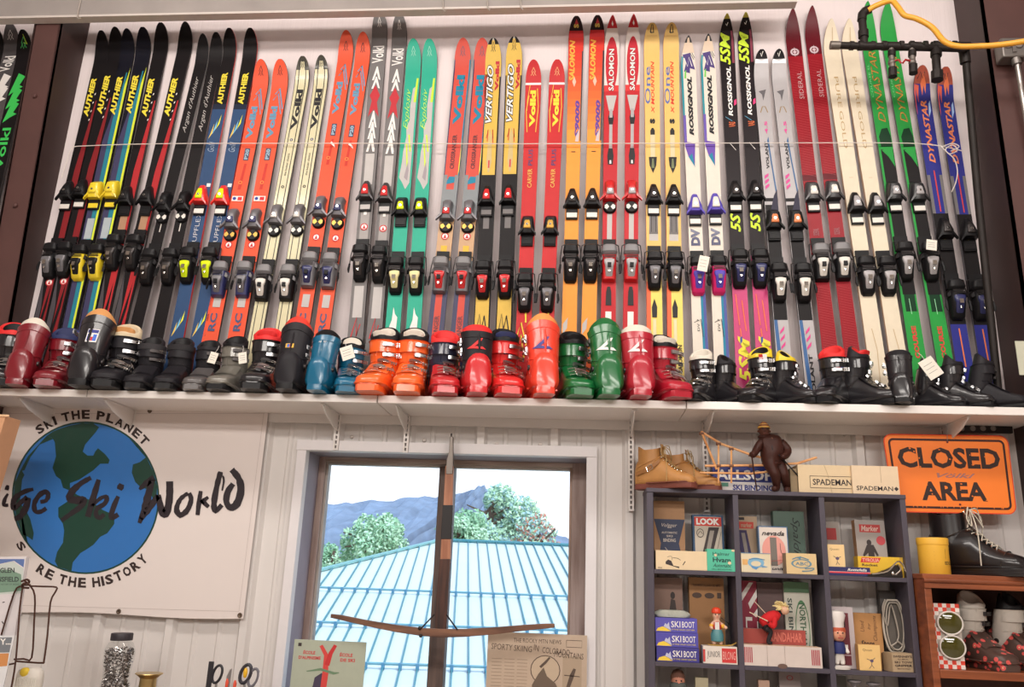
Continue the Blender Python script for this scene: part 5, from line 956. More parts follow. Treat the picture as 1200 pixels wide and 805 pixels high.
carton('small mint green box with dark lettering in the top left compartment', 828.5, 862, 643.5, z, 3.474, .05, mat((84, 190, 158), .5), [('t', 'Hjalmar', INK(24, 56, 56), .2, .14, .8, .34, dict(bold=0)), ('t', 'Hvam', INK(24, 56, 56), .2, .38, .82, .60, dict(bold=.02)), ('t', 'Automatic', INK(24, 56, 56), .2, .66, .85, .82, dict(bold=0, shear=.4)), ('e', CREAM, .78, .62, .06, .07), ('e', CREAM, .3, .28, .05, .06), ('e', CREAM, .92, .05, .06, .05), ('t', 'SKI BINDING', INK(24, 56, 56), .15, .89, .85, .94, dict(bold=0))])
carton('beige box with red band and purple diagonal drawing', 866, 887, 605, z, 3.61, .04, mat((190, 164, 138), .6), [('r', INK_, 0, .02, .3, .07), ('r', INK(206, 76, 64), 0, .10, .8, .22), ('t', 'marker', mat((190, 164, 138), .6), .1, .12, .7, .20), ('p', INK(66, 56, 96), [(0, .25), (.4, .25), (.8, 1), (.3, 1), (0, .6)]), ('p', mat((150, 140, 134), .5), [(.1, .3), (.3, .3), (.6, 1), (.4, 1)])], side=KRAFT)
carton('white box with blue frame and pink oval holding a grey binding picture', 889, 923.5, 616.5, z, 3.545, .04, mat((224, 212, 202), .5), [('r', INK(84, 120, 160), 0, 0, .03, 1), ('r', INK(84, 120, 160), .97, 0, 1, 1), ('r', INK(84, 120, 160), 0, 0, 1, .02), ('e', INK(232, 160, 148), .5, .52, .4, .32), ('r', mat((120, 112, 104), .5), .38, .24, .60, .84), ('s', INK_, [(.72, .36), (.74, .55), (.9, .68)], .0018), ('t', 'nevada', INK(40, 32, 36), .12, .10, .88, .20, dict(shear=.3)), ('t', 'unit', INK(40, 32, 36), .4, .87, .8, .93, dict(shear=.3)), ('s', INK(205, 60, 60), [(.4, .74), (.8, .72)], .0012)], side=mat((110, 140, 170), .5), rx=-3)
carton('tall dark green box with dark script lettering running down', 906, 942, 599, z, 3.60, .045, mat((84, 106, 94), .55), [('t', 'Spalding', INK(40, 46, 46), .55, .10, .85, .92, dict(down=1, shear=.4, bold=0))])
carton('cream box printed with a faded blue picture, left of the two in the middle compartment', 868.5, 903, 648, z, 3.476, .05, mat((226, 212, 180), .6), [('e', INK(130, 180, 210), .5, .5, .28, .26), ('e', mat((226, 212, 180), .6), .5, .55, .17, .14), ('p', INK(96, 150, 200), [(.32, .66), (.6, .72), (.5, .86), (.36, .78)]), ('r', INK(226, 176, 110), .04, .34, .22, .62), ('p', INK(110, 160, 200), [(.64, .6), (.9, .7), (.7, .74)]), ('s', INK(90, 140, 180), [(.26, .34), (.5, .28), (.8, .34)], .003), ('r', INK(96, 140, 176), .0, -.0, 1, .03)])
carton('tan box printed with a blue fish-like emblem, right of the two in the middle compartment', 921, 957, 648.5, z, 3.476, .05, mat((224, 196, 146), .65), [('e', INK(110, 146, 160), .5, .5, .34, .22, .8), ('t', 'ABC', INK(100, 140, 158), .3, .42, .72, .58), ('s', INK(100, 140, 158), [(.2, .3), (.45, .18), (.75, .3)], .004), ('s', INK(100, 140, 158), [(.6, .74), (.9, .70), (.8, .82), (.5, .86)], .004), ('p', INK(100, 140, 158), [(.3, .2), (.5, .14), (.48, .3)])], side=mat((150, 130, 106), .6), rz=3)
carton('small grey card box with red band, left end of the top right compartment', 969, 984, 611, z, 3.60, .03, mat((170, 160, 154), .6), [('r', INK(180, 60, 60), 0, .12, .75, .34), ('e', INK_, .12, .7, .2, .10), ('s', INK_, [(0, .8), (.5, .92), (.9, 1)], .002)], rx=-3)
carton('small cream box standing on the navy box in the top right compartment', 968.5, 989.5, 638, P(980, 664.5, 3.48).z+.001, 3.482, .04, mat((240, 206, 150), .6), [('t', 'Queen', INK_, .2, .16, .7, .27, dict(bold=-.01)), ('e', INK(90, 76, 120), .58, .62, .10, .07), ('s', INK(110, 90, 90), [(.36, .52), (.56, .60), (.78, .54)], .002), ('s', INK(110, 90, 90), [(.56, .6), (.56, .78), (.48, .92)], .0018), ('s', INK(110, 90, 90), [(.56, .78), (.68, .9)], .0018)], side=mat((220, 180, 110), .6))
carton('flat navy box with pink-red stripe and white script', 969, 1020, 664.5, z, 3.474, .06, mat((42, 44, 96), .45), [('r', INK(226, 70, 84), 0, .55, 1, .72), ('r', WH, 0, .53, 1, .55), ('t', 'Rottefella', WH, .48, .14, .92, .44, dict(shear=.3))])
carton('grey box with red title plate and a dark skier silhouette', 1003, 1038, 609, z, 3.575, .04, mat((168, 160, 156), .55), [('r', INK(190, 66, 66), .14, .08, .84, .22), ('t', 'Marker', mat((220, 190, 180), .5), .2, .10, .78, .20, dict(shear=.2)), ('e', INK(200, 76, 84), .82, .36, .15, .08), ('e', INK_, .42, .40, .08, .05), ('p', INK_, [(.34, .44), (.56, .44), (.70, .62), (.64, .64), (.56, .56), (.58, 1), (.36, 1), (.36, .58), (.2, .66), (.18, .62)]), ('s', INK_, [(.2, .64), (.14, .98)], .0012), ('s', INK_, [(.68, .64), (.74, .98)], .0012)], side=mat((190, 140, 100), .6), rx=-4)
carton('yellow box with red label in the top right compartment', 1006, 1062, 652.5, z, 3.50, .06, mat((234, 190, 48), .5), [('p', INK(214, 54, 44), [(.08, .06), (.48, .06), (.42, .30), (.05, .30)]), ('t', 'TYROLIA', mat((238, 190, 170), .5), .09, .09, .44, .27), ('t', 'Rocket', INK(80, 60, 40), .08, .36, .4, .48), ('r', mat((206, 160, 60), .5), .86, 0, .9, 1)], rz=-2)
m = MB(); q = P(1040, 680, 3.475)
m.loft([[Vector((x, y, zz)) for y, zz in ((-.012, 0), (.012, 0), (.012, h), (-.012, h))] for x, h in ((-.075, .008), (-.04, .014), (0, .03), (.035, .048), (.05, .044), (.058, .02))], mat((70, 66, 64), .3, .8))
m.tube(smooth_pts([(-.06, -.014, .01), (0, -.016, .022), (.04, -.016, .06), (.062, -.014, .05), (.07, -.013, .022)], 4), .003, CHROME, 6); m.tube(smooth_pts([(.03, -.016, .01), (.05, -.02, .03), (.04, -.018, .05)], 4), .003, CHROME, 6); m.ball((.02, -.014, .015), .008, CHROME, 5)
tag(m.build('ski_binding', M=Matrix.Translation((q.x, 3.482, z1_+.001))), 'metal toe binding lying in front of the yellow box', 'ski binding')
# ---- second row
z = z2_+.001
zb3 = [P(795, 774, 3.48).z*0+z]
hB = (P(795, 724, 3.478).z-z)/3
for i, c in enumerate(((66, 60, 140), (84, 78, 170), (92, 86, 178))):
    dd = i*1.0; zz = z+i*hB
    lbs = ('bottom', 'middle', 'top')[i]
    o = carton('purple box with white title and yellow dune, '+lbs+' of the stack of three', 769.5-dd*.3, 819-dd*.5, 775, zz, 3.478+.001*i, .10, mat(c, .45), [('t', 'SKI BOOT', WH, .36, .24, .95, .66, dict(bold=.0)), ('t', 'IN FOUR WORN LOADER', INK(226, 206, 90), .36, .76, .93, .86, dict(bold=0)), ('p', INK(240, 206, 70), [(.02, .92), (.06, .7), (.18, .6), (.3, .74), (.36, .92)]), ('p', WH, [(.2, .66), (.26, .4), (.3, .5), (.34, .88), (.3, .74)])]) if False else None
    m = MB(); w_ = P(819, 745, 3.478).x-P(769.5, 745, 3.478).x; h = hB-.0012; mm = mat(c, .45)
    m.box((-w_/2, 0, 0), (w_/2, .1, h), mm)
    f = lambda u, v: (-w_/2+u*w_, -.0006, h*(1-v)); text(m, 'SKI', lambda u, v: f(.38+.22*u, .66-.44*v), WH, .01); text(m, 'BOOT', lambda u, v: f(.64+.30*u, .66-.44*v), WH, .01); text(m, 'OF FINE GRAIN LEATHER', lambda u, v: f(.38+.56*u, .86-.10*v), INK(226, 206, 90), 0)
    m.add([f(*q) for q in ((.02, .94), (.06, .74), (.18, .62), (.28, .74), (.38, .94))], [(0, 1, 2, 3, 4)], INK(240, 206, 70)); m.add([f(*q) for q in ((.20, .62), (.24, .38), (.28, .48), (.33, .30), (.34, .6), (.38, .9), (.28, .72))], [tuple(range(7))], INK(196, 196, 220))
    q = P(794, 750, 3.478); tag(m.build('box', smooth=False, M=Matrix.Translation((q.x-.002*i, 3.478+.002*i, zz)) @ Matrix.Rotation(math.radians(i-1), 4, 'Z'), bevel=.001), 'purple box with white title and yellow dune picture, '+lbs+' of the stack of three', 'box', 'vintage boxes in and on the grey shelf unit')
carton('brown box with an engraved figure behind the purple stack', 766, 799.5, 677, z, 3.60, .045, mat((150, 122, 110), .7), [('e', INK_, .66, .22, .08, .045), ('p', INK(70, 60, 58), [(.6, .26), (.74, .28), (.8, .46), (.7, .55), (.5, .50)]), ('e', INK(84, 72, 68), .5, .56, .38, .07), ('s', INK(60, 50, 48), [(.2, .56), (.5, .48), (.9, .44)], .003)])
m = MB(); q = P(788, 720, 3.51); m.loft([se_ring(0, .0, a, .045, 16, .8, 'xy', hh) for hh, a in ((0, .070), (.008, .076), (.018, .070), (.026, .05))], mat((176, 178, 166), .8, bump=1.0, bscale=(60, 60, 60)))
tag(m.build('folded_cloth', M=Matrix.Translation((q.x, 3.535, z+3*hB+.001))), 'small grey-white folded cloth lying on the purple stack', 'cloth')
carton('tall kraft box printed with three dark snowshoe ovals', 807.5, 848, 677, z, 3.60, .04, mat((170, 126, 84), .7), [('e', INK(80, 62, 52), .22, .22, .14, .035), ('e', INK(80, 62, 52), .58, .22, .14, .035), ('r', INK(80, 62, 52), .8, .18, .92, .25), ('t', 'THE NORTHLAND SKI MFG', INK(110, 84, 66), .1, .08, .9, .11)])
JB = carton('white box with black and red block lettering under the red-hatted toy skier', 824, 864, 757.5, z, 3.476, .07, mat((226, 216, 206), .5), [('r', INK(206, 54, 54), .55, .1, .97, .92), ('t', 'JUNIOR', INK(44, 40, 48), .12, .28, .50, .74, dict(bold=-.01)), ('t', 'BILONG', mat((238, 190, 180), .5), .58, .28, .94, .74, dict(bold=-.01)), ('r', INK(200, 60, 60), 0, .2, .06, .9)])
carton('red and white striped box with vertical lettering at the left of the middle compartment', 867.5, 886.5, 680.5, z, 3.60, .035, mat((150, 40, 66), .5), [('p', WH, [(0, .18), (.55, .02), (.8, .02), (0, .28)]), ('p', WH, [(.45, .28), (1, .10), (1, .20), (.55, .35)]), ('p', WH, [(.7, .42), (1, .34), (1, .42), (.9, .45)]), ('t', 'LUN', WH, .25, .45, .65, .98, dict(down=1, bold=.03)), ('r', WH, .94, .5, 1, .6)])
carton('plain dark brown box behind the doll in the red sweater', 887.5, 917, 682.5, z, 3.61, .035, mat((104, 84, 84), .6), [('r', INK(120, 98, 96), 0, 0, 1, .02)])
carton('white box with green top band and vertical green lettering', 919, 948.5, 682, z, 3.585, .04, mat((206, 204, 190), .55), [('r', INK(110, 150, 116), 0, 0, 1, .13), ('t', 'SKI BINDING', INK(70, 84, 78), .12, .20, .30, .98, dict(down=1)), ('e', INK(80, 130, 88), .66, .58, .28, .36, .9), ('t', 'NORTHLAND', INK(60, 100, 70), .56, .26, .8, .88, dict(down=1)), ('e', INK(80, 130, 88), .36, .68, .2, .1, .85)], rx=-2)
carton('brown box with dull red band behind the long white box', 868, 944, 737.5, z, 3.545, .035, mat((156, 128, 116), .6), [('r', INK(170, 74, 66), 0, .0, 1, .42), ('t', 'KANDAHAR', INK(214, 120, 104), .45, .08, .95, .34), ('e', INK(140, 84, 76), .1, .75, .07, .18), ('t', 'M', INK(170, 60, 56), .48, .5, .72, .95)])
WBX = carton('long white carton with red stripes at both ends', 869.5, 963, 757, z, 3.473, .065, mat((214, 200, 192), .6), [*[('r', INK(176, 60, 76), .03+i*.022, .12, .042+i*.022, .86) for i in range(5)], *[('r', INK(176, 60, 76), .87+i*.022, .12, .882+i*.022, .86) for i in range(5)], ('r', mat((150, 130, 122), .6), .315, 0, .318, 1), ('r', mat((150, 130, 122), .6), .535, 0, .538, 1), ('e', INK(110, 84, 74), .5, .97, .06, .12)], side=mat((226, 190, 160), .6))
carton('picture card box with red and white print behind the chef-hatted toy', 971, 1000, 711, z, 3.53, .03, mat((196, 184, 186), .5), [('r', INK(110, 40, 52), .1, .10, .8, .95), ('p', INK(60, 40, 44), [(.15, .3), (.3, .16), (.6, .12), (.66, .3), (.5, .5)]), ('r', WH, .15, .62, .7, .68), ('r', INK(200, 170, 176), .1, .78, .8, .80)], rx=-2)
carton('tall kraft box with handwritten words, right compartment of the second row', 1000, 1033, 718.5, z, 3.575, .04, mat((196, 144, 90), .7), [('t', 'Used', INK(84, 54, 40), .22, .14, .36, .34, dict(up=1, bold=-.01, shear=.3)), ('t', 'by', INK(84, 54, 40), .48, .18, .6, .30, dict(up=1, bold=-.01, shear=.3)), ('t', 'Champions', INK(84, 54, 40), .66, .04, .84, .50, dict(up=1, bold=-.01, shear=.3)), ('t', 'Store', INK(50, 36, 34), .2, .50, .68, .60, dict(shear=.3))])
carton('small cream box with a tiny blue figure, in front of the tall kraft box', 1006, 1031.5, 755.5, z, 3.48, .04, mat((236, 196, 128), .6), [('t', 'Queen', INK_, .2, .16, .62, .27, dict(bold=-.01)), ('e', INK(90, 76, 120), .58, .62, .08, .06), ('s', INK(110, 90, 90), [(.36, .55), (.56, .60), (.74, .50)], .002), ('s', INK(110, 90, 90), [(.56, .6), (.56, .78), (.44, .92)], .0018), ('s', INK(110, 90, 90), [(.56, .78), (.66, .9)], .0018)], side=mat((200, 150, 90), .6))
carton('tan grey box with four lines of small print, right end of the second row', 1044, 1072, 765.5, z, 3.48, .06, mat((186, 162, 130), .65), [('t', "SWENNEY'S", INK_, .06, .12, .94, .24), ('t', 'ALL METAL', INK_, .25, .29, .75, .35), ('t', 'SKI TOW', INK_, .1, .42, .92, .54), ('t', 'GRIPPER', INK_, .1, .60, .92, .72), ('t', 'SEATTLE WASH', INK_, .2, .80, .8, .85)], rz=14)
m = MB(); q = P(1049, 732, 3.55)
ov = [(.042*math.sin(t_)*1.0, 0, .098*math.cos(t_)) for t_ in [2*math.pi*i/28 for i in range(28)]]
ov = [(x*(1 if abs(zz) > .05 else 1), y, max(-.098, min(.098, zz*1.15))) for x, y, zz in ov]
m.tube(ov, .0042, mat((200, 190, 176), .4), 8, closed=True); m.tube([(x*.78, -.006, zz*.9) for x, y, zz in ov], .003, mat((176, 168, 156), .4), 6, closed=True)
m.tube(smooth_pts([(-.03, -.008, .10), (-.045, -.012, .06), (-.03, -.01, .0), (-.01, -.01, .08), (.01, -.01, -.02), (.0, -.01, -.06), (-.02, -.012, -.075), (0, -.012, -.09), (.02, -.012, -.072), (0, -.012, -.055)], 4), .003, mat((170, 160, 148), .4), 6)
m.box((-.036, .004, -.085), (.036, .008, .09), mat((96, 90, 84), .5))
tag(m.build('cable_loop', M=Matrix.Translation((q.x, 3.56, z+.1645))), 'coiled pale cable in an oval loop behind the small print box', 'cable')
MBX = carton('dark upright box behind the coiled cable', 1031, 1054, 692, z, 3.61, .03, mat((86, 82, 80), .6), [])
carton('low dark box supporting the coiled cable', 1037, 1060, 766, z, 3.545, .035, mat((96, 84, 74), .6), []); 
# ================================================================== FIGURES
def skin(name, J, Eg, m, root, sub=2, sm=True):
    me = bpy.data.meshes.new(name); bm = bmesh.new(); ly = bm.verts.layers.skin.verify(); vs = []
    for i, (x, y, z, rr) in enumerate(J):
        v = bm.verts.new((x, y, z)); v[ly].radius = (rr, rr) if not isinstance(rr, tuple) else rr; v[ly].use_root = (i == 0); vs.append(v)
    for a, b in Eg: bm.edges.new((vs[a], vs[b]))
    bm.to_mesh(me); bm.free(); o = bpy.data.objects.new(name, me); COL.objects.link(o); me.materials.append(m)
    s = o.modifiers.new('skin', 'SKIN'); s.use_smooth_shade = True; u = o.modifiers.new('sub', 'SUBSURF'); u.levels = sub; u.render_levels = sub
    if root is not None: o.parent = root
    return o
def pix(x, y, Y, base): return tuple(P(x, y, Y)-base)
# carved wooden skier on the shelf unit
YF = 3.50; B = Vector((P(905, 572, YF).x, YF, zt_+.001)); WD = mat((62, 34, 28), .4, 0, .2, noise=.2, scale=40)
r = empty('carved_skier_figurine', Matrix.Translation(B), 'dark carved wooden skier figurine with a striped yellow cap, on top of the shelf unit', 'figurine')
s_ = (P(905, 497, YF).z-B.z)/1.0                          # total height in metres
J = [(.04, 0, .46, .13), (.02, 0, .60, .155), (-.01, 0, .73, .135), (-.05, -.02, .81, .08), (-.085, -.03, .865, .050), (-.088, -.035, .90, .045),
     (-.14, -.02, .73, .085), (-.20, -.06, .62, .065), (-.27, -.13, .52, .052), (-.32, -.16, .50, .062),
     (.14, 0, .735, .09), (.25, -.03, .60, .075), (.18, -.14, .50, .050), (.10, -.20, .48, .052),
     (-.04, -.04, .38, .105), (.02, -.15, .25, .085), (.05, -.06, .10, .060), (.05, -.04, .035, .055), (-.02, -.16, .03, .045),
     (.12, .02, .38, .105), (.16, -.08, .24, .085), (.22, .05, .10, .060), (.24, .06, .035, .055), (.18, -.08, .03, .045)]
Eg = [(0,1),(1,2),(2,3),(3,4),(4,5),(2,6),(6,7),(7,8),(8,9),(2,10),(10,11),(11,12),(12,13),(0,14),(14,15),(15,16),(16,17),(17,18),(0,19),(19,20),(20,21),(21,22),(22,23)]
skin('body', [(a*s_, b*s_, c*s_, d*s_) for a, b, c, d in J], Eg, WD, r)
m = MB()
for i, (z0, c) in enumerate(((.925, (196, 150, 70)), (.95, (120, 60, 40)), (.965, (214, 170, 90)), (.985, (140, 76, 46)), (.995, (214, 170, 90)))):
    m.lathe([(.001, z0*s_), (.094*s_*(1-i*.14), z0*s_), (.088*s_*(1-i*.18), (z0+.026)*s_), (.001, (z0+.028)*s_)], mat(c, .6), 16, (-.088*s_, -.042*s_, 0))
m.build('knit_cap', r)
hc = Vector((-.088, -.045, .885))*s_; FD = mat((84, 50, 40), .4, 0, .2)
m = MB(); m.ball(hc, .085*s_, FD, 9, .92, .95, 1.12); m.ball(hc+Vector((0, -.088, -.010))*s_, .018*s_, FD, 5, .8, 1, 1.4)
for q in (-1, 1): m.ball(hc+Vector((q*.032, -.074, .016))*s_, .012*s_, KK, 5); m.box(hc+Vector((q*.034-.018, -.082, .034))*s_, hc+Vector((q*.034+.018, -.070, .042))*s_, KK); m.ball(hc+Vector((q*.080, .0, -.005))*s_, .020*s_, FD, 5)
m.box(hc+Vector((-.028, -.080, -.045))*s_, hc+Vector((.028, -.070, -.037))*s_, INK(120, 60, 50)); m.tube([hc+Vector((.07*math.cos(t_*.785), .02+.07*math.sin(t_*.785), -.088))*s_ for t_ in range(8)], .024*s_, WD, 8, closed=True)
m.tube([(-.02*s_, -.118*s_, .74*s_), (.0, -.150*s_, .60*s_), (.02*s_, -.128*s_, .46*s_)], .006*s_, KK, 5); m.tube([(.02*s_+.135*s_*math.cos(t_*.524), .125*s_*math.sin(t_*.524), .405*s_) for t_ in range(12)], .020*s_, WD, 8, closed=True)
m.build('face_detail', r)
m = MB(); m.tube([(-.12*s_, -.09*s_, .80*s_), (.06*s_, -.10*s_, .79*s_)], .012*s_, WD, 6); m.tube([(.0, -.11*s_, .78*s_), (.13*s_, -.115*s_, .6*s_)], .010*s_, mat((120, 84, 66), .4), 6); m.tube([(-.31*s_, -.17*s_, .52*s_), (-.26*s_, -.05*s_, .25*s_), (-.22*s_, .0, .0)], .010*s_, WD, 6); m.tube([(.08*s_, -.16*s_, .52*s_), (.38*s_, .0, .24*s_)], .010*s_, KK, 6); m.build('ski_pole', r)
m = MB()
for q in (-.0, .17): m.loft([[Vector(((q+.015+dx)*s_, y*s_, zz*s_)) for dx, zz in ((-.03, .0), (.03, .0), (.03, .012), (-.03, .012))] for y in (-.13, .11)], WD)
m.build('carved_ski', r)
# toy skier with red hat
def toy(base, H, name, label, J, Eg, skinm, extra):
    r = empty(name, Matrix.Translation(base), label, 'figurine'); skin('body', [(a*H, b*H, c*H, d*H) for a, b, c, d in J], Eg, skinm, r); extra(r, H); return r
TJ = [(0, 0, .42, .11), (0, 0, .56, .115), (0, 0, .66, .06), (0, -.01, .79, .135), (0, -.01, .87, .10), (-.12, 0, .57, .05), (-.18, -.06, .48, .05), (-.14, -.14, .44, .042), (.12, 0, .57, .05), (.20, -.06, .50, .05), (.26, -.12, .46, .042),
      (-.07, 0, .34, .085), (-.09, 0, .18, .085), (-.09, 0, .07, .06), (-.09, -.08, .04, .055), (.07, 0, .34, .085), (.09, 0, .18, .085), (.09, 0, .07, .06), (.09, -.08, .04, .055)]
TE = [(0,1),(1,2),(2,3),(3,4),(1,5),(5,6),(6,7),(1,8),(8,9),(9,10),(0,11),(11,12),(12,13),(13,14),(0,15),(15,16),(16,17),(17,18)]
def lathe_part(name, r, prof, m, c, n=18): MB().lathe(prof, m, n, c).build(name, r)
def ex1(r, H):
    lathe_part('hat', r, [(.13*H, .85*H), (.142*H, .88*H), (.12*H, .96*H), (.07*H, 1.0*H), (.01*H, 1.01*H)], mat((226, 70, 40), .4), (0, 0, 0))
    m = MB(); m.ball((-.045*H, -.125*H, .82*H), .018*H, KK, 5); m.ball((.045*H, -.125*H, .82*H), .018*H, KK, 5); m.ball((0, -.15*H, .78*H), .02*H, mat((230, 150, 120), .5), 5); m.box((-.03*H, -.14*H, .73*H), (.03*H, -.13*H, .738*H), INK(200, 60, 50)); m.build('face', r)
    lathe_part('trousers', r, [(.10*H, .09*H), (.17*H, .12*H), (.18*H, .28*H), (.13*H, .42*H)], mat((84, 140, 146), .4), (0, 0, 0))
    m = MB(); m.box((-.07*H, -.128*H, .42*H), (.05*H, -.112*H, .62*H), WHITE); m.build('shirt_front', r); lathe_part('vest', r, [(.122*H, .42*H), (.128*H, .5*H), (.12*H, .60*H), (.07*H, .64*H)], mat((190, 50, 50), .4), (0, 0, 0))
    m = MB()
    for q in (-1, 1): m.ball((q*.16*H, -.05*H, .51*H), .062*H, mat((236, 176, 50), .4), 6)
    m.build('sleeve', r)
    m = MB(); m.loft([[Vector((x*H, y*H, zz*H)) for y, zz in ((-.14, .0+c), (-.02, .0+c), (-.02, .02+c), (-.14, .02+c))] for x, c in ((-.28, .02), (-.2, 0), (.2, 0), (.38, .02), (.5, .09))], mat((190, 150, 70), .4)); m.build('ski', r)
    m = MB(); m.tube([(.10*H, -.13*H, .74*H), (.30*H, -.14*H, .60*H), (.33*H, -.13*H, .05*H)], .012*H, KK, 5); m.build('pole', r)
q = P(841.5, 757, 3.50); base = Vector((q.x, 3.515, P(844, 757.5, 3.476).z+.001)); toy(base, P(841, 712, 3.51).z-base.z, 'toy_skier', 'painted toy skier with red hat and yellow sleeves standing on the white box', TJ, TE, mat((232, 186, 160), .45), ex1)
# doll in red sweater, leaning forward
q = P(900, 756, 3.50); base = Vector((q.x, 3.51, P(910, 757, 3.473).z+.001)); H = P(900, 705, 3.51).z-base.z
DJ = [(-.06, 0, .50, .11), (.05, 0, .60, .12), (.22, 0, .68, .11), (.34, -.01, .76, .05), (.42, -.02, .82, .10), (.47, -.03, .84, .08), (.10, -.09, .58, .05), (.16, -.14, .44, .045), (.0, -.14, .52, .04), (.2, .08, .60, .05), (.22, .1, .46, .04),
      (-.05, -.04, .40, .075), (.10, -.05, .30, .055), (.02, -.05, .12, .045), (.0, -.05, .05, .05), (.10, -.05, .03, .04), (-.03, .05, .40, .075), (.12, .05, .30, .055), (.05, .05, .12, .045), (.04, .05, .05, .05), (.14, .05, .03, .04)]
DE = [(0,1),(1,2),(2,3),(3,4),(4,5),(2,6),(6,7),(7,8),(2,9),(9,10),(0,11),(11,12),(12,13),(13,14),(14,15),(0,16),(16,17),(17,18),(18,19),(19,20)]
r = empty('skier_doll', Matrix.Translation(base), 'small doll in red sweater and black trousers, yellow hair, leaning forward', 'figurine')
skin('body', [(a*H, b*H, c*H, d*(.75 if i in (0, 1, 2, 6, 7, 8, 9) else 1.15)*H) for i, (a, b, c, d) in enumerate(DJ)], DE, mat((34, 30, 34), .8), r)
RW = mat((206, 30, 36), .85)
m = MB(); V = lambda a, b, c: (a*H, b*H, c*H)
m.tube([V(-.13, 0, .47), V(-.08, 0, .51), V(.02, 0, .58), V(.13, 0, .64), V(.24, 0, .69), V(.33, -.01, .745)], [.085*H, .125*H, .145*H, .15*H, .125*H, .055*H], RW, 14); m.build('sweater', r, ang=1.2)
for pts_ in ([V(.18, -.10, .63), V(.15, -.16, .50), V(.12, -.18, .43), V(.02, -.18, .51)], [V(.22, .10, .64), V(.24, .14, .50), V(.20, .12, .44)]):
    MB().tube(smooth_pts(pts_, 3), .058*H, RW, 10).build('sleeve', r, ang=1.2)
m = MB(); m.ball((.44*H, -.03*H, .82*H), .115*H, mat((226, 180, 150), .6), 7); m.build('head', r)
m = MB(); rnd = random.Random(3)
for i in range(26):
    a, b = rnd.uniform(0, 6.28), rnd.uniform(-.2, 1.2); d = Vector((math.cos(a)*math.cos(b), math.sin(a)*math.cos(b), math.sin(b))); c = Vector((.40*H, 0, .86*H)); m.tube([c+d*.06*H, c+d*.15*H, c+d*.20*H+Vector((-.05*H, 0, -.02*H))], [.03*H, .03*H, .01*H], mat((232, 210, 150), .8), 5)
m.build('hair', r)
m = MB(); m.tube([(.0, -.16*H, .55*H), (-.42*H, -.12*H, .74*H)], .012*H, mat((226, 206, 180), .5), 5); m.tube([(.22*H, .1*H, .5*H), (-.25*H, .1*H, 1.0*H)], .010*H, mat((226, 206, 180), .5), 5); m.build('ski_pole', r)
# chef-hatted toy with large head
def ex2(r, H):
    m = MB(); m.ball((0, -.01*H, .60*H), .13*H, mat((224, 160, 130), .5), 8, 1, 1, 1.1); m.ball((-.04*H, -.13*H, .62*H), .016*H, KK, 4); m.ball((.05*H, -.13*H, .62*H), .016*H, KK, 4); m.ball((0.005*H, -.145*H, .585*H), .022*H, mat((224, 150, 120), .5), 5); m.box((-.04*H, -.138*H, .53*H), (.05*H, -.128*H, .54*H), INK(190, 50, 60)); m.build('head', r)
    lathe_part('hair', r, [(.135*H, .62*H), (.142*H, .66*H), (.13*H, .71*H)], mat((196, 90, 60), .6), (0, .01*H, 0)); lathe_part('hat', r, [(.11*H, .70*H), (.115*H, .80*H), (.15*H, .92*H), (.12*H, .99*H), (.02*H, 1.01*H)], mat((232, 224, 220), .6), (0, 0, 0))
    lathe_part('jacket', r, [(.10*H, .26*H), (.12*H, .34*H), (.10*H, .45*H), (.04*H, .48*H)], mat((44, 52, 110), .6), (0, 0, 0))
    lathe_part('base', r, [(.001, 0), (.17*H, 0), (.18*H, .04*H), (.12*H, .06*H), (.001, .06*H)], WHITE, (0, 0, 0))
TJ2 = [(0, 0, .24, .075), (0, 0, .38, .085), (0, 0, .5, .04), (-.12, 0, .36, .04), (-.14, -.08, .27, .035), (.12, 0, .36, .04), (.14, -.08, .27, .035), (-.05, 0, .16, .045), (-.05, 0, .07, .045), (.05, 0, .16, .045), (.05, 0, .07, .045)]
toy(Vector((P(985, 784, 3.495).x, 3.497, z2_+.001)), (P(984, 716, 3.495).z-z2_), 'toy_cook', 'large-headed toy figure with tall white hat and blue jacket before the picture card', TJ2, [(0,1),(1,2),(1,3),(3,4),(1,5),(5,6),(0,7),(7,8),(0,9),(9,10)], WHITE, ex2)
# ---- third row, tops only in view
z = z3_+.001
q = P(795, 800, 3.52); H = (P(793, 784, 3.52).z-z)/1.0
def ex3(r, H):
    m = MB(); m.ball((0, 0, .86*H), .085*H, mat((206, 140, 116), .6), 8); m.ball((-.03*H, -.075*H, .87*H), .012*H, KK, 4); m.ball((.03*H, -.075*H, .87*H), .012*H, KK, 4); m.ball((0, -.085*H, .845*H), .014*H, mat((214, 130, 110), .6), 5); m.build('head', r)
    lathe_part('hair', r, [(.088*H, .87*H), (.088*H, .92*H), (.055*H, .98*H), (.01*H, 1.0*H)], mat((110, 74, 60), .8), (0, .02*H, 0)); lathe_part('knit_scarf', r, [(.10*H, .68*H), (.14*H, .71*H), (.12*H, .77*H), (.05*H, .78*H)], mat((150, 160, 140), .8), (0, 0, 0))
toy(Vector((q.x, 3.53, z)), H, 'troll_doll', 'small doll with pink face in the dark compartment under the purple stack', TJ, TE, mat((80, 84, 80), .8), ex3)
carton('cream tag-like box in the lower left compartment, only its top in view', 815, 830, 794, z, 3.55, .03, mat((190, 180, 150), .6), [])
carton('pinkish tan box in the lower middle compartment', 889, 902, 797, z, 3.55, .03, mat((196, 160, 140), .6), [])
carton('grey box with a small dull red ring in the lower middle compartment', 913, 938, 786, z, 3.58, .04, mat((150, 138, 136), .6), [('e', INK(160, 60, 70), .5, .08, .16, .03, .7)])
m = MB()
for i, (dx, dz) in enumerate(((0, 0), (.075, -.01))):
    pass
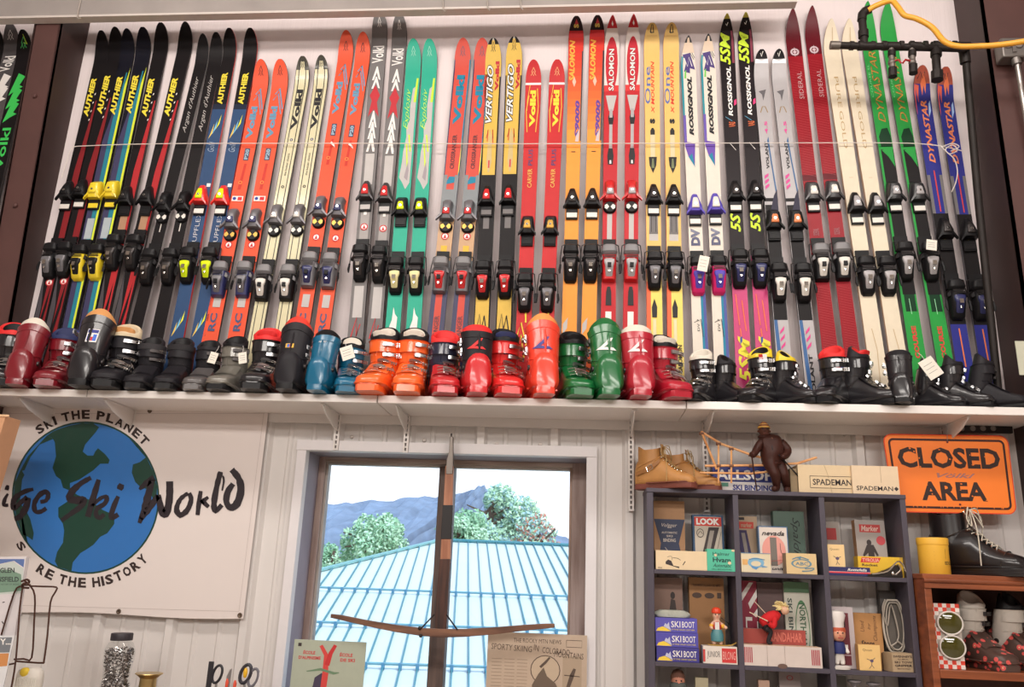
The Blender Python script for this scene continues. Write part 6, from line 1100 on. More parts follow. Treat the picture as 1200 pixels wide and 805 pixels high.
def disc_piece(x, y, label):
    q = P(x, y, 3.53); m = MB(); hh = q.z-z; m.lathe([(.001, 0), (.022, 0), (.016, .02), (.008, hh*.5), (.008, hh-.02), (.026, hh-.006), (.026, hh), (.001, hh+.002)], mat((150, 144, 148), .4, .3), 16)
    tag(m.build('metal_piece', M=Matrix.Translation((q.x, 3.53, z))), label, 'metal piece')  # disc-topped metal piece, its use unknown
disc_piece(1001, 797, 'small grey disc-topped metal piece, left of two in the lower right compartment'); disc_piece(1023, 800, 'small grey disc-topped metal piece, right of two in the lower right compartment')
carton('pale upright card in the lower right compartment, at its left end', 975, 992, 792, z, 3.62, .01, mat((130, 130, 126), .6), [])

# ================================================================== ON TOP OF THE SHELF UNIT
z = zt_+.001
carton('blue and white box with large white lettering under the wooden frame', 835, 917, 545, z, 3.56, .07, mat((46, 56, 130), .5), [('r', mat((214, 208, 206), .5), .0, .62, 1, 1), ('t', 'ALLSOP', WH, .05, .18, .86, .56, dict(bold=.03)), ('t', 'SKI BINDING', INK(50, 60, 130), .28, .72, .86, .92, dict(bold=.04)), ('r', INK(90, 150, 130), .02, .66, .22, .8)])
carton('left of the two cream boxes with black framed lettering', 935, 997, 545, z, 3.495, .10, mat((222, 198, 160), .6), [('t', 'SPADEMAN', INK_, .27, .50, 1.0, .72, dict(bold=.018)), ('s', INK_, [(.22, .40), (1.0, .40)], .0018), ('s', INK_, [(.22, .82), (1.0, .82)], .0018), ('s', INK_, [(.22, .40), (.22, .82)], .0018), ('s', mat((150, 130, 100), .6), [(.5, 0), (.56, .35), (.62, 1)], .001)])
carton('right of the two cream boxes, plain with small black lettering at its foot', 998, 1052.5, 546, z, 3.48, .10, mat((228, 204, 172), .6), [('t', 'SPADEMAN', INK_, .08, .72, .86, .88, dict(bold=.012)), ('p', INK_, [(.88, .80), (.93, .72), (.98, .80), (.93, .88)]), ('s', mat((170, 150, 120), .6), [(.62, 0), (.62, .6)], .0012)])
carton('small olive box between the wooden frame and the cream boxes', 926, 934, 549, z, 3.50, .08, mat((140, 120, 90), .6), [])
# lashed cane frame (model sledge)
CN = wood((206, 140, 84), (232, 176, 118), (20, 20, 20), .5); LSH = mat((120, 80, 60), .7); YS = 3.53
q0 = P(870, 572, YS); base = Vector((q0.x, YS, zt_)); r = empty('model_sledge', Matrix.Translation(base), 'model of a wooden sledge of lashed cane rods on top of the shelf unit', 'model')
K = lambda x, y, d=0: P(x, y, YS+d)-base
def rod(*pts, rr=.0048, name='rod'): MB().tube(list(pts), rr, CN, 7).build(name, r)
for d in (-.030, .030):
    rod(K(822, 506, d), K(845, 520, d), K(880, 533, d), K(912, 541, d), rr=.0052, name='top_rail'); rod(K(822, 506, d), K(840, 550, d), rr=.0052, name='front_strut')
    rod(K(826, 546, d), K(900, 545, d), K(935, 543, d), K(957, 536, d), rr=.0052, name='deck_rail'); rod(K(820, 554, d), K(880, 555, d), K(915, 551, d), rr=.0046, name='runner')
    for x, y0, y1 in ((842, 521, 566), (857, 527, 566)): rod(K(x, y0, d), K(x, y1, d), rr=.0042, name='upright')
for x, y in ((822, 506), (842, 520), (857, 526), (880, 533), (842, 546), (857, 546), (880, 546), (905, 545)): rod(K(x, y, -.034), K(x, y, .034), rr=.004, name='cross_bar')
m = MB()
for x, y in ((842, 520), (857, 526), (880, 533), (842, 546), (857, 546), (880, 546), (898, 538), (822, 508)):
    for d in (-.03, .03): m.tube([K(x-2.6, y, d), K(x+2.6, y, d)], .0068, LSH, 8)
m.build('lashing', r)
# ---- leather boots
def leather(label, M, k, L_m, S_m, lace, shaft=.165, hook=CHROME, strapped=False, kx=1.0, name='leather_boot', loose=False):
    r = empty(name, M @ Matrix.Diagonal((k*kx, k, k, 1)), label, 'boot')
    def lh(y): return lower_h(y)*.92 if y < -.05 else min(lower_h(y), .15)
    m = MB(); pts = [(-.180, .020), (-.172, .034), (-.15, .044), (-.10, .048), (-.05, .040), (.0, .034), (.06, .036), (.105, .034), (.122, .020)]
    ol = [(w_, y) for y, w_ in pts]+[(-w_, y) for y, w_ in pts[::-1]]
    m.loft([[Vector((a*q, b, zz)) for a, b in ol] for zz, q in ((0, .97), (.003, 1), (.012, 1), (.013, .98), (.020, 1.0), (.024, .99))], S_m); m.build('sole', r, ang=.6)
    m = MB(); N = 22; rings = []
    for y in (-.176, -.172, -.162, -.145, -.12, -.09, -.06, -.03, 0, .03, .06, .09, .108, .117):
        z1 = lh(y); z0 = .018; wv = lower_w(y)*.95; ring = []; zz = z1*(1-.2*max(0, (y-.09)/.03)**2)
        for q in range(N):
            a = 2*math.pi*q/N; ca, sa = math.cos(a), math.sin(a); e = .8 if sa > 0 else .5; hh = (zz-z0)/2
            ring.append(Vector((wv*(1-.25*max(0, sa))*math.copysign(abs(ca)**e, ca), y, z0+hh+hh*math.copysign(abs(sa)**e, sa))))
        rings.append(ring)
    m.loft(rings, L_m)
    rg = []
    for i, zz in enumerate((.07, .10, .125, .145, shaft)):
        t = i/4; rg.append([Vector(((.046-.004*t)*math.sin(a), .050+.004*t-(.062-.006*t)*math.cos(a), zz+.012*t*max(0, -math.cos(a))-.012*t*abs(math.sin(a)))) for a in [2*math.pi*q/24 for q in range(24)]])
    inn = [Vector((p.x*.88, .054+(p.y-.054)*.88, p.z-.002)) for p in rg[-1]]; dn = [Vector((p.x, p.y, p.z-.06)) for p in inn]
    m.loft(rg+[inn, dn], L_m, cap=False)
    m.tube([Vector((lower_w(y)*.97, y, .027)) for y in (.05, 0, -.05, -.1, -.15)]+[Vector((0, -.180, .027))]+[Vector((-lower_w(y)*.97, y, .027)) for y in (-.15, -.1, -.05, 0, .05)], .003, S_m, 5)
    m.build('upper', r, ang=1.0)
    m = MB(); m.loft([[Vector((x, y, h+.004)) for x in (-.016, -.008, .008, .016)] for y, h in [(-.10, lh(-.10)-.001), (-.07, lh(-.07)), (-.04, lh(-.04)), (-.02, .150), (-.012, shaft+.012)]], L_m, close=False); m.build('tongue', r)
    m = MB(); m.tube([Vector((lower_w(-.115)*.97*math.cos(a), -.115-.012*math.sin(a), .018+(lh(-.118)-.018)*math.sin(a)**.75)) for a in (math.radians(4+g*14.3) for g in range(13))], .0022, L_m, 5); m.tube([Vector((-.047, .095-.13*g/6, .10+.05*g/6)) for g in range(7)], .0018, L_m, 5); m.build('toe_seam', r)
    hooks = []
    for i in range(8):
        t = i/7; y = -.098+.085*t; zz = (lh(y) if y < -.03 else lh(-.03)+(y+.03)/.02*(shaft-lh(-.03)-.005)) if t < .85 else shaft-.008; zz = min(zz, shaft-.006)
        hooks.append((y, zz))
    hooks = [(-.100, lh(-.1)-.004), (-.086, lh(-.086)-.003), (-.072, lh(-.072)-.002), (-.058, lh(-.058)-.002), (-.045, lh(-.045)-.003), (-.030, .128), (-.018, .142), (-.012, shaft-.006)]
    m = MB()
    for i, (y, zz) in enumerate(hooks):
        for q in (-1, 1): m.ball((q*.022, y, zz+.003), .0036, hook, 4)
    m.build('eyelet', r)
    m = MB()
    for i in range(len(hooks)-1):
        (y0, z0), (y1, z1) = hooks[i], hooks[i+1]
        for q in (-1, 1): m.tube([(q*.022, y0, z0+.005), (0, (y0+y1)/2-.003, (z0+z1)/2+.012), (-q*.022, y1, z1+.005)], .0019, lace, 5)
    y, zz = hooks[-1]
    for q in (-1, 1):
        m.tube(smooth_pts([(q*.01, y-.006, zz+.012), (q*.035, y-.02, zz+.016), (q*.052, y-.02, zz-.02), (q*.045, y-.03, zz-.045), (q*.02, y-.02, zz-.01), (0, y-.01, zz+.010)], 4), .0019, lace, 5)
        m.tube(smooth_pts([(0, y-.008, zz+.012), (q*.03, y-.03, zz-.01), (q*.056, y-.02-(.0 if q > 0 else .03), zz-.07), (q*.058, y-.01-(.0 if q > 0 else .04), .03)], 4), .0019, lace, 5)
    m.build('laces', r)
    if strapped:
        m = MB(); m.loft([[Vector((x, y, zz)) for x, y, zz in ((-.050, .10, .06+q), (-.0525, .05, .075+q), (-.051, .0, .10+q), (-.042, -.02, .12+q))] for q in (.018, 0)], mat((150, 100, 52), .5), close=False); m.build('strap', r); m = MB(); fr = [(-.055, .035, .078), (-.055, .008, .092), (-.055, .016, .112), (-.055, .043, .098)]; m.tube(fr, .0022, CHROME, 6, closed=True); m.build('strap_buckle', r)
    return r
TN = mat((186, 132, 74), .5, noise=.15, scale=25); TS = mat((120, 62, 50), .6)
# the tan pair: toes to the right
qa = P(789, 572, 3.50); k = (P(820, 570, 3.5).x-P(745, 570, 3.5).x)/.30
leather('front tan leather lace-up boot with a side strap, left end of the shelf unit', Matrix.Translation((P(775, 570, 3.47).x, 3.525, zt_+.001)) @ Matrix.Rotation(math.radians(58), 4, 'Z'), .90, TN, TS, mat((170, 140, 90), .7), strapped=True, shaft=.195)
leather('rear tan leather lace-up boot half hidden behind its mate', Matrix.Translation((P(800, 570, 3.56).x+.01, 3.60, zt_+.001)) @ Matrix.Rotation(math.radians(66), 4, 'Z'), .90, TN, TS, mat((170, 140, 90), .7), shaft=.185, kx=.72)

# ================================================================== SIGN
SY = 3.57; cs = [(1034, 508), (1181, 510.5), (1192, 603), (1048, 600)]
def sg(u, v, o=0):
    (x0, y0), (x1, y1), (x2, y2), (x3, y3) = cs; x = (x0*(1-u)+x1*u)*(1-v)+(x3*(1-u)+x2*u)*v; y = (y0*(1-u)+y1*u)*(1-v)+(y3*(1-u)+y2*u)*v; return P(x, y, SY-o)
def rrect(a, b, r_, ar=1.6, n=6):
    out = []
    for cx, cy, a0 in ((b-r_/ar, a+r_, -90), (b-r_/ar, (1-a)-r_, 0), (a/ar*1+r_/ar, (1-a)-r_, 90), (a/ar+r_/ar, a+r_, 180)):
        for i in range(n+1): t = math.radians(a0+90*i/n); out.append((cx+r_/ar*math.cos(t), cy+r_*math.sin(t)))
    return out
m = MB(); OS = mat((255, 132, 44), .45, noise=.03); OE = INK(60, 26, 20)
ol = rrect(0, 1, .11); m.add([sg(u, v) for u, v in ol]+[sg(u, v)+Vector((0, .003, 0)) for u, v in ol], [tuple(range(len(ol)))[::-1], tuple(range(len(ol), 2*len(ol)))]+[(i, (i+1) % len(ol), (i+1) % len(ol)+len(ol), i+len(ol)) for i in range(len(ol))], OS)
def ring_(a, wd, r_, mm, o):
    A = rrect(a, 1-a/1.6, r_); B_ = rrect(a+wd, 1-(a+wd)/1.6, max(.01, r_-wd)); n = len(A); m.add([sg(u, v, o) for u, v in A+B_], [(i, (i+1) % n, (i+1) % n+n, i+n) for i in range(n)], mm)
ring_(.0, .012, .11, INK(226, 60, 30), .0006); ring_(.055, .028, .07, OE, .0006)
sx_ = lambda x, y: ((x-345)/ (895-345), (y-100)/(450-100))   # crop pixels -> sign space
def sgt(tx, x0, y0, x1, y1, mm, **kw):
    text(m, tx, lambda u, v: sg(*[a+b*0 for a, b in zip(((x0+(x1-x0)*u), (y1+(y0-y1)*v)), (0, 0))], .0008), mm, kw.get('bold', .02), kw.get('shear', 0))
sgt('CLOSED', .095, .165, .915, .43, INK(50, 30, 26), bold=.035); sgt('Völkl', .39, .49, .70, .55, INK(176, 120, 112), bold=.02, shear=.4); sgt('AREA', .245, .60, .775, .84, INK(50, 30, 26), bold=.035)
rnd = random.Random(5)
for i in range(34):                                       # worn scratches where the print has rubbed off
    u, v = rnd.uniform(.1, .9), rnd.choice((rnd.uniform(.18, .42), rnd.uniform(.61, .83))); du, dv = rnd.uniform(.004, .012), rnd.uniform(.004, .014)
    m.add([sg(u-du, v, .0011), sg(u, v-dv, .0011), sg(u+du, v+dv*.3, .0011), sg(u, v+dv, .0011)], [(0, 1, 2, 3)], OS)
for i in range(16):
    u = rnd.uniform(.1, .9); m.add([sg(u, .90, .0011), sg(u+.012, .905, .0011), sg(u+.006, .94, .0011)], [(0, 1, 2)], OS)
for u, v in ((.51, .095), (.545, .885)): m.lathe([(.001, -.003), (.004, -.002), (.0045, 0)], INK(120, 40, 40), 10, sg(u, v, .001), 'y')
m.tube([sg(.51, .09, .003), P(1110, 500, SY), P(1112, 489, SY)], .0012, STEEL, 5)
tag(m.build('sign', smooth=False), 'worn orange sign reading closed area, hanging at the right below the shelf', 'sign')
m = MB(); a, b = P(1119, 497, 3.62), P(1186, 508, 3.62); m.box((a.x, 3.61, b.z), (b.x, 3.63, a.z), mat((40, 34, 34), .5, .4))
for x in (1127, 1140, 1152, 1164): q = P(x, 502, 3.61); m.lathe([(.001, -.002), (.010, -.001), (.012, .001)], mat((130, 124, 120), .4, .5), 12, (q.x, 3.609, q.z), 'y')
struct(m, 'trim_8', smooth=False)

# ================================================================== BROWN CABINET AT RIGHT
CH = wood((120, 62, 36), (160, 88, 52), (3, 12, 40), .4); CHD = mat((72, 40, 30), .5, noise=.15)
CF = 3.375; cx0 = max(1.323, P(1079, 690, CF).x); ztp = P(1110, 673, CF).z; zlo = P(1110, 785, CF).z; cx1 = cx0+.95
r = empty('wooden_shelf_unit', Matrix.Translation((cx0, CF, 0)), 'reddish brown wooden shelf unit at the lower right holding boots', 'shelf unit')
def cb(a, b, name, m=CH, bev=.002): return MB().box(a, b, m).build(name, r, bevel=bev)
cb((-.004, .0, ztp-.018), (.954, .29, ztp), 'top'); m = MB(); m.tube([(-.004, -.002, ztp-.024), (.95, -.002, ztp-.024)], .010, CH, 10); m.box((-.002, -.006, ztp-.052), (.95, .004, ztp-.034), CH); m.build('front_moulding', r)
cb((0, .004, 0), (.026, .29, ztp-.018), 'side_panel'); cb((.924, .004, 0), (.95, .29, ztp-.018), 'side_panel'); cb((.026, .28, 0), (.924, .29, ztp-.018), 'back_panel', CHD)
for zz in (zlo, .80, .40): cb((.026, .002, zz-.030), (.924, .28, zz), 'shelf')
q = P(1096, 672, 3.48); hh = P(1095, 631, 3.48).z-ztp; rr = (P(1113, 650, 3.48).x-P(1078.5, 650, 3.48).x)/2
m = MB(); YC = mat((240, 184, 62), .5, noise=.04); m.lathe([(rr*.97, 0), (rr, .003), (rr, hh*.80), (rr*1.03, hh*.81), (rr*1.04, hh*.97), (rr*1.0, hh), (.001, hh)], YC, 32)
can = empty('yellow_tub', Matrix.Translation((q.x, 3.48, ztp+.001)), 'round yellow lidded tub beside the black lace-up boot', 'tub'); m.build('tub_body', can)
cf_ = lambda th, zz: (rr*1.004*math.sin(th), -rr*1.004*math.cos(th), zz*hh)
m = MB(); m.add([cf_(a, b) for a, b in ((.45, .42), (1.05, .42), (1.05, .70), (.45, .70))], [(0, 1, 2, 3)], INK(70, 50, 40)); text(m, 'R', lambda u, v: (rr*1.008*math.sin(.55+.4*u), -rr*1.008*math.cos(.55+.4*u), hh*(.46+.2*v)), YC, .04); text(m, 'EDGE', lambda u, v: cf_(.35+.7*u, .26+.09*v), INK(70, 50, 40), .02)
for i in range(5): m.add([cf_(a, b) for a, b in ((-.8, .2+i*.1), (-.3, .2+i*.1), (-.3, .212+i*.1), (-.8, .212+i*.1))], [(0, 1, 2, 3)], mat((200, 140, 50), .5))
m.build('printed_label', can)
BL = mat((30, 26, 28), .3, 0, .4, noise=.1)
leather('large black leather boot with loose cream laces under the orange sign', Matrix.Translation((P(1150, 672, 3.42).x, 3.52, ztp+.001)) @ Matrix.Rotation(math.radians(44), 4, 'Z'), 1.22, BL, BL, mat((214, 206, 190), .7), shaft=.205)
# sunglasses in their checked box
YG_ = 3.42; w0 = max(cx0+.03, P(1087, 750, YG_).x); w1 = w0+.105; hh = P(1100, 706, YG_).z-zlo-.004
r = empty('sunglasses_box', Matrix.Translation(((w0+w1)/2, YG_, zlo+.001)) @ Matrix.Rotation(math.radians(-6), 4, 'Z'), 'red and white checked display box holding big round sunglasses upright', 'box')
W_ = w1-w0; m = MB(); CK1, CK2 = mat((226, 70, 50), .5), mat((238, 228, 220), .5)
m.box((-W_/2, .001, 0), (W_/2, .05, hh), mat((96, 60, 56), .6)); nx, nz = 7, 16
for i in range(nx):
    for j in range(nz):
        u, v = (i+.5)/nx, (j+.5)/nz
        if min(((u-.62)/.44)**2+((v-.70)/.21)**2, ((u-.62)/.44)**2+((v-.33)/.21)**2) < 1 or (.3 < u < .95 and .3 < v < .7): 
            m.box((-W_/2+i*W_/nx, -.0004, j*hh/nz), (-W_/2+(i+1)*W_/nx, .001, (j+1)*hh/nz), mat((186, 176, 166), .5)); continue
        m.box((-W_/2+i*W_/nx, -.001, j*hh/nz), (-W_/2+(i+1)*W_/nx, .001, (j+1)*hh/nz), CK1 if (i+j) % 2 else CK2)
for i in range(4):
    for j in range(nz): m.box((W_/2-.0003, .002+i*.012, j*hh/nz), (W_/2+.0006, .002+(i+1)*.012, (j+1)*hh/nz), mat((120, 50, 44), .5) if (i+j) % 2 else mat((140, 124, 116), .5))
m.build('display_box', r, smooth=False)
gl = empty('sunglasses', r.matrix_world.copy(), 'round green lensed sunglasses with white frame standing in the checked box', 'sunglasses')
for cz_, in ((.70,), (.33,)):
    m = MB(); c = (W_*.12, -.010, hh*cz_); m.tube([(c[0]+W_*.42*math.cos(t_), c[1], c[2]+hh*.175*math.sin(t_)) for t_ in [2*math.pi*i/28 for i in range(28)]], .0035, mat((220, 212, 204), .3), 8, closed=True); m.build('frame_rim', gl)
    m = MB(); m.loft([[Vector((c[0]+W_*.41*q*math.cos(t_), c[1]-.001-.008*(1-q*q), c[2]+hh*.17*q*math.sin(t_))) for t_ in [2*math.pi*i/28 for i in range(28)]] for q in (1, .8, .5, .2, .02)], mat((70, 66, 20), .06, 0, .8)); m.build('lens', gl)
m = MB(); m.tube([(W_*.0, -.010, hh*.5), (W_*.02, -.014, hh*.52)], .006, mat((220, 212, 204), .3), 6); m.build('bridge', gl)
# floral boots
key = 'floral'; fm = mat((90, 40, 44), .4); fm = fm.copy(); MATS[key] = fm; nt = fm.node_tree; b = nt.nodes['Principled BSDF']; vo = nt.nodes.new('ShaderNodeTexVoronoi'); vo.inputs['Scale'].default_value = 32; cr = nt.nodes.new('ShaderNodeValToRGB'); tcn = nt.nodes.new('ShaderNodeTexCoord')
nt.links.new(tcn.outputs['Object'], vo.inputs['Vector']); nt.links.new(vo.outputs['Distance'], cr.inputs[0]); nt.links.new(cr.outputs[0], b.inputs['Base Color'])
cr.color_ramp.interpolation = 'CONSTANT'; cr.color_ramp.elements[0].color = (.8, .55, .3, 1); cr.color_ramp.elements[1].position = .14; cr.color_ramp.elements[1].color = (.72, .10, .09, 1); e = cr.color_ramp.elements.new(.36); e.color = (.09, .05, .04, 1)
WF = mat((196, 188, 178), .5, noise=.1)
boot('white and floral-print buckled boot next to the sunglasses on the wooden shelf', 0, 0, 22, MATS['floral'], cuff=WF, liner=WF, inner=WF, buckles=2, bcol=DARKSTEEL, at=(P(1150, 770, 3.5).x, 3.53, zlo+.001, .88))
boot('white and floral-print buckled boot cut by the right edge of the photo', 0, 0, 34, MATS['floral'], cuff=WF, liner=BLACKP, inner=BLACKP, buckles=2, bcol=DARKSTEEL, at=(P(1194, 770, 3.5).x+.01, 3.53, zlo+.001, .88))
# pale card at the right edge above the shelf
q = P(1197, 420, 3.42); tag(MB().box((-.02, 0, -.07), (.06, .004, .075), mat((196, 196, 176), .6)).build('pale_card', M=Matrix.Translation((q.x+.004, 3.42, q.z))), 'pale greenish card leaning at the right edge just above the shelf', 'card')

# ================================================================== COUNTER, WINDOW ITEMS, FOREGROUND
CZT = 1.0
r = empty('counter', Matrix.Translation((0, 3.4, 0)), 'long work counter along the wall under the window, below the picture edge', 'counter')
MB().box((-2.2, -.42, CZT-.03), (.255, .265, CZT), mat((150, 120, 95), .5)).build('worktop', r, bevel=.003); MB().box((-2.17, -.36, 0), (.22, .25, CZT-.03), mat((130, 110, 95), .6)).build('base_cabinet', r)
def sheet(cs, Y, zb, th, m, name, label, cat, art, bl=True):
    h = P((cs[0]+cs[1])/2, cs[2], Y).z-zb; a, b = P(cs[0], cs[2]+10, Y).x, P(cs[1], cs[2]+10, Y).x; w_ = b-a; mb = MB(); mb.box((0, 0, 0), (w_, th, h), m)
    pxh = lambda px_: (P((cs[0]+cs[1])/2, px_, Y).z-zb)
    f = lambda x, y, o=.0006: ((x-cs[0])/(cs[1]-cs[0])*w_, -o, pxh(y)); art(mb, f); return tag(mb.build(name, smooth=False, M=Matrix.Translation((a, Y, zb+.001)), bevel=.001), label, cat)
def tin(mb, f):
    R_ = INK(206, 60, 64)
    text(mb, 'ÉCOLE', lambda u, v: f(356+14*u, 768-5*v), R_, .03); text(mb, "D'ALPINISME", lambda u, v: f(351+26*u, 774-4*v), R_, .03); text(mb, 'ÉCOLE', lambda u, v: f(399+15*u, 769-5*v), R_, .03); text(mb, 'DE SKI', lambda u, v: f(400+17*u, 775-4*v), R_, .03)
    stroke(mb, [(376, 757), (383, 768), (384, 790), (382, 830)], [4, 5, 7, 7], lambda x, y: f(x, y, .0008), INK(214, 70, 66)); stroke(mb, [(393, 756), (388, 766), (385, 780)], [4, 5, 6], lambda x, y: f(x, y, .0009), INK(200, 50, 52))
    stroke(mb, [(362, 788), (378, 785), (394, 789), (400, 788)], [1, 3, 3, 1], lambda x, y: f(x, y, .001), INK(110, 140, 110)); mb.add([f(*q) for q in ((370, 810), (372, 795), (380, 789), (384, 800), (384, 815))], [(0, 1, 2, 3, 4)], INK(70, 60, 84)); mb.add([f(*q) for q in ((349, 755), (353, 755), (353, 759), (349, 759))], [(0, 3, 2, 1)], INK_)
sheet((344, 429, 751), 3.63, CZT, .003, mat((176, 184, 166), .4), 'tin_sign', 'pale green tin sign with red skis and red lettering, lower left of the window', 'sign', tin)
def news(mb, f):
    K_ = INK(92, 76, 66); text(mb, 'THE ROCKY MTN NEWS', lambda u, v: f(602+56*u, 754-5*v), K_, 0)
    for s0, x0, x1, y0 in (('SPORTY SKIING', 576, 624, 763), ('IN', 626, 632, 762), ('COLORADO', 636, 668, 765), ('MOUNTAINS', 650, 684, 769)): text(mb, s0, lambda u, v: f(x0+(x1-x0)*u, y0+2*u-7*v), K_, .0, .1)
    stroke(mb, [(664, 749), (682, 749), (682, 757), (664, 757), (664, 749)], .6, lambda x, y: f(x, y), K_)
    n = 20; mb.add([f(640+17*math.cos(6.28*i/n), 785+17*math.sin(6.28*i/n)) for i in range(n)], [tuple(range(n))[::-1]], mat((196, 176, 152), .6)); mb.add([f(640+q*math.cos(6.28*i/n), 785+q*math.sin(6.28*i/n), .0009) for q in (16.4, 17.4) for i in range(n)], [(i, (i+1) % n, (i+1) % n+n, i+n) for i in range(n)], K_)
    mb.add([f(x, y, .0012) for x, y in ((625, 803), (632, 790), (638, 782), (642, 792), (652, 800), (656, 808), (625, 812))], [tuple(range(7))], INK(110, 94, 80)); stroke(mb, [(634, 782), (640, 776), (645, 770)], [3, 3, 2], lambda x, y: f(x, y, .0013), K_)
    mb.add([f(*q) for q in ((660, 768), (682, 768), (682, 812), (660, 812))], [(0, 3, 2, 1)], INK(176, 156, 134)); stroke(mb, [(666, 806), (671, 790), (674, 782)], [4, 5, 3], lambda x, y: f(x, y, .0009), K_); stroke(mb, [(662, 790), (680, 791)], 1, lambda x, y: f(x, y, .0009), K_)
    for c in range(3):
        for i in range(9): stroke(mb, [(577+c*15, 774+i*4), (589+c*15, 774+i*4)], .5, lambda x, y: f(x, y), INK(150, 132, 114))
sheet((571.5, 688, 742.5), 3.645, CZT, .004, mat((192, 172, 152), .7, noise=.06), 'newspaper_poster', 'mounted old newspaper page about skiing, lower right of the window', 'poster', news)
# hanging wooden bow
YBW = 3.60; q0 = P(529, 508, YBW); r = empty('wooden_crossbow', Matrix.Translation(q0), 'old wooden crossbow hanging by a metal strap in front of the window', 'crossbow')
def Lb(x, y, d=0): return P(x, y, YBW+d)-q0
def bar(rows, m, name, th=.022):
    mb = MB(); mb.loft([[P(x-w_/2, y, YBW)-q0+Vector((0, -th/2, 0)), P(x+w_/2, y, YBW)-q0+Vector((0, -th/2, 0)), P(x+w_/2, y, YBW)-q0+Vector((0, th/2, 0)), P(x-w_/2, y, YBW)-q0+Vector((0, th/2, 0))] for x, y, w_ in rows], m); return mb.build(name, r, bevel=.002)
WDK = wood((74, 44, 36), (112, 72, 54), (40, 40, 5), .45); bar([(527, 546, 9.5), (525.3, 592, 10.5), (523, 632, 11), (522, 660, 12)], wood((150, 96, 70), (186, 130, 100), (40, 40, 5), .45), 'upper_stock'); bar([(522, 655, 12.5), (520, 680, 13), (517.5, 720, 14), (516.5, 746, 13)], wood((40, 26, 24), (92, 54, 40), (40, 40, 3), .45), 'lower_stock', .026)
bar([(525.2, 592, 12), (523.2, 632, 12.5)], mat((26, 22, 24), .5), 'black_band', .025)
bar([(528.5, 520, 2.5), (529.5, 512, 3.5), (529, 530, 5), (527.5, 540, 8), (527, 556, 8)][1:], mat((120, 112, 106), .4, .8), 'metal_strap', .026)
MB().tube([P(529, 508, 3.60)-q0, P(528.5, 515, 3.61)-q0, P(528.5, 525, 3.60)-q0], .004, DARKSTEEL, 6).build('hook', r)
m = MB(); m.tube([P(529, 510, 3.60)-q0, P(529, 509, 3.66)-q0], .003, DARKSTEEL, 6); m.build('hanging_pin', r)
mb = MB(); rows = []
for x, y, w_ in ((388, 721.5, 4.5), (400, 723.5, 6), (430, 730, 7), (465, 736.5, 8.5), (495, 740.5, 9.5), (520, 742, 10), (545, 741.5, 9.5), (580, 739, 8.5), (615, 735.5, 7), (640, 733.5, 6), (650, 733, 4.5)):
    c = P(x, y, YBW-.02)-q0; a = (P(x, y-w_/2, YBW-.02)-q0).z; b = (P(x, y+w_/2, YBW-.02)-q0).z; rows.append([Vector((c.x, c.y-.009, b)), Vector((c.x, c.y+.009, b)), Vector((c.x, c.y+.009, a)), Vector((c.x, c.y-.009, a))])
mb.loft(rows, wood((84, 56, 44), (136, 96, 74), (5, 40, 40), .45)); mb.build('bow_limb', r, bevel=.002)
for sx2 in (-1, 1): MB().tube([Lb(516+sx2*7, 720, -.01), Lb(516+sx2*(24 if sx2 < 0 else 20), 738, -.03)], .0035, mat((36, 30, 30), .5, .5), 6).build('brace', r)
for x, y in ((492, 736), (493, 745)): MB().ball(Lb(x, y, -.03), .008, mat((50, 44, 42), .5, .5), 6).build('rivet', r)
# jar of metal bits
YJ = 3.40; q = P(137.5, 790, YJ); W2 = (P(155.5, 790, YJ).x-P(120, 790, YJ).x)/2; HJ = P(144, 742, YJ).z-CZT; r = empty('jar_of_metal_bits', Matrix.Translation((q.x, YJ, CZT+.001)) @ Matrix.Rotation(math.radians(-1), 4, 'Y'), 'clear plastic jar with black lid filled with shiny metal bits', 'jar')
prof = [(W2*.9, 0), (W2, HJ*.03), (W2, HJ*.22), (W2*.92, HJ*.34), (W2*.80, HJ*.48), (W2*.82, HJ*.56), (W2*.93, HJ*.70), (W2*.93, HJ*.80), (W2*.72, HJ*.89), (W2*.60, HJ*.90), (W2*.60, HJ*.93)]
MB().lathe(prof, glass_mat('jar_plastic', (.95, .96, .96), .10, .08), 28).build('jar_body', r)
MB().lathe([(W2*.66, HJ*.915), (W2*.67, HJ*.92), (W2*.67, HJ*.99), (W2*.64, HJ), (.001, HJ)], mat((48, 44, 50), .5), 28).build('lid', r)
m = MB(); rnd = random.Random(11); mt = [mat((150, 146, 146), .25, .9), mat((96, 92, 92), .3, .9), mat((196, 192, 190), .2, .9)]
def jr(zz):
    for (r0, h0), (r1, h1) in zip(prof, prof[1:]):
        if h0 <= zz <= h1 and h1 > h0: return r0+(r1-r0)*(zz-h0)/(h1-h0)
    return W2*.6
for i in range(1500):
    zz = rnd.uniform(.01, .82)*HJ; rr = (jr(zz)-.006)*math.sqrt(rnd.uniform(.45, 1)); a = rnd.uniform(0, 6.28); c = Vector((rr*math.cos(a), rr*math.sin(a), zz)); R3 = Matrix.Rotation(rnd.uniform(0, 6.28), 3, Vector((rnd.gauss(0, 1), rnd.gauss(0, 1), rnd.gauss(0, 1))).normalized())
    sx3 = rnd.uniform(.003, .006); vs = [c+R3 @ Vector(v) for v in ((-sx3, -.0012, -.0012), (sx3, -.0012, -.0012), (sx3, .0012, .0012), (-sx3, .0012, .0012), (0, -.003, .003), (0, .003, -.003))]; m.add(vs, [(0, 1, 2, 3), (0, 4, 2, 5)], mt[i % 3])
o = m.build('metal_bits', r, smooth=False); o['kind'] = 'stuff'
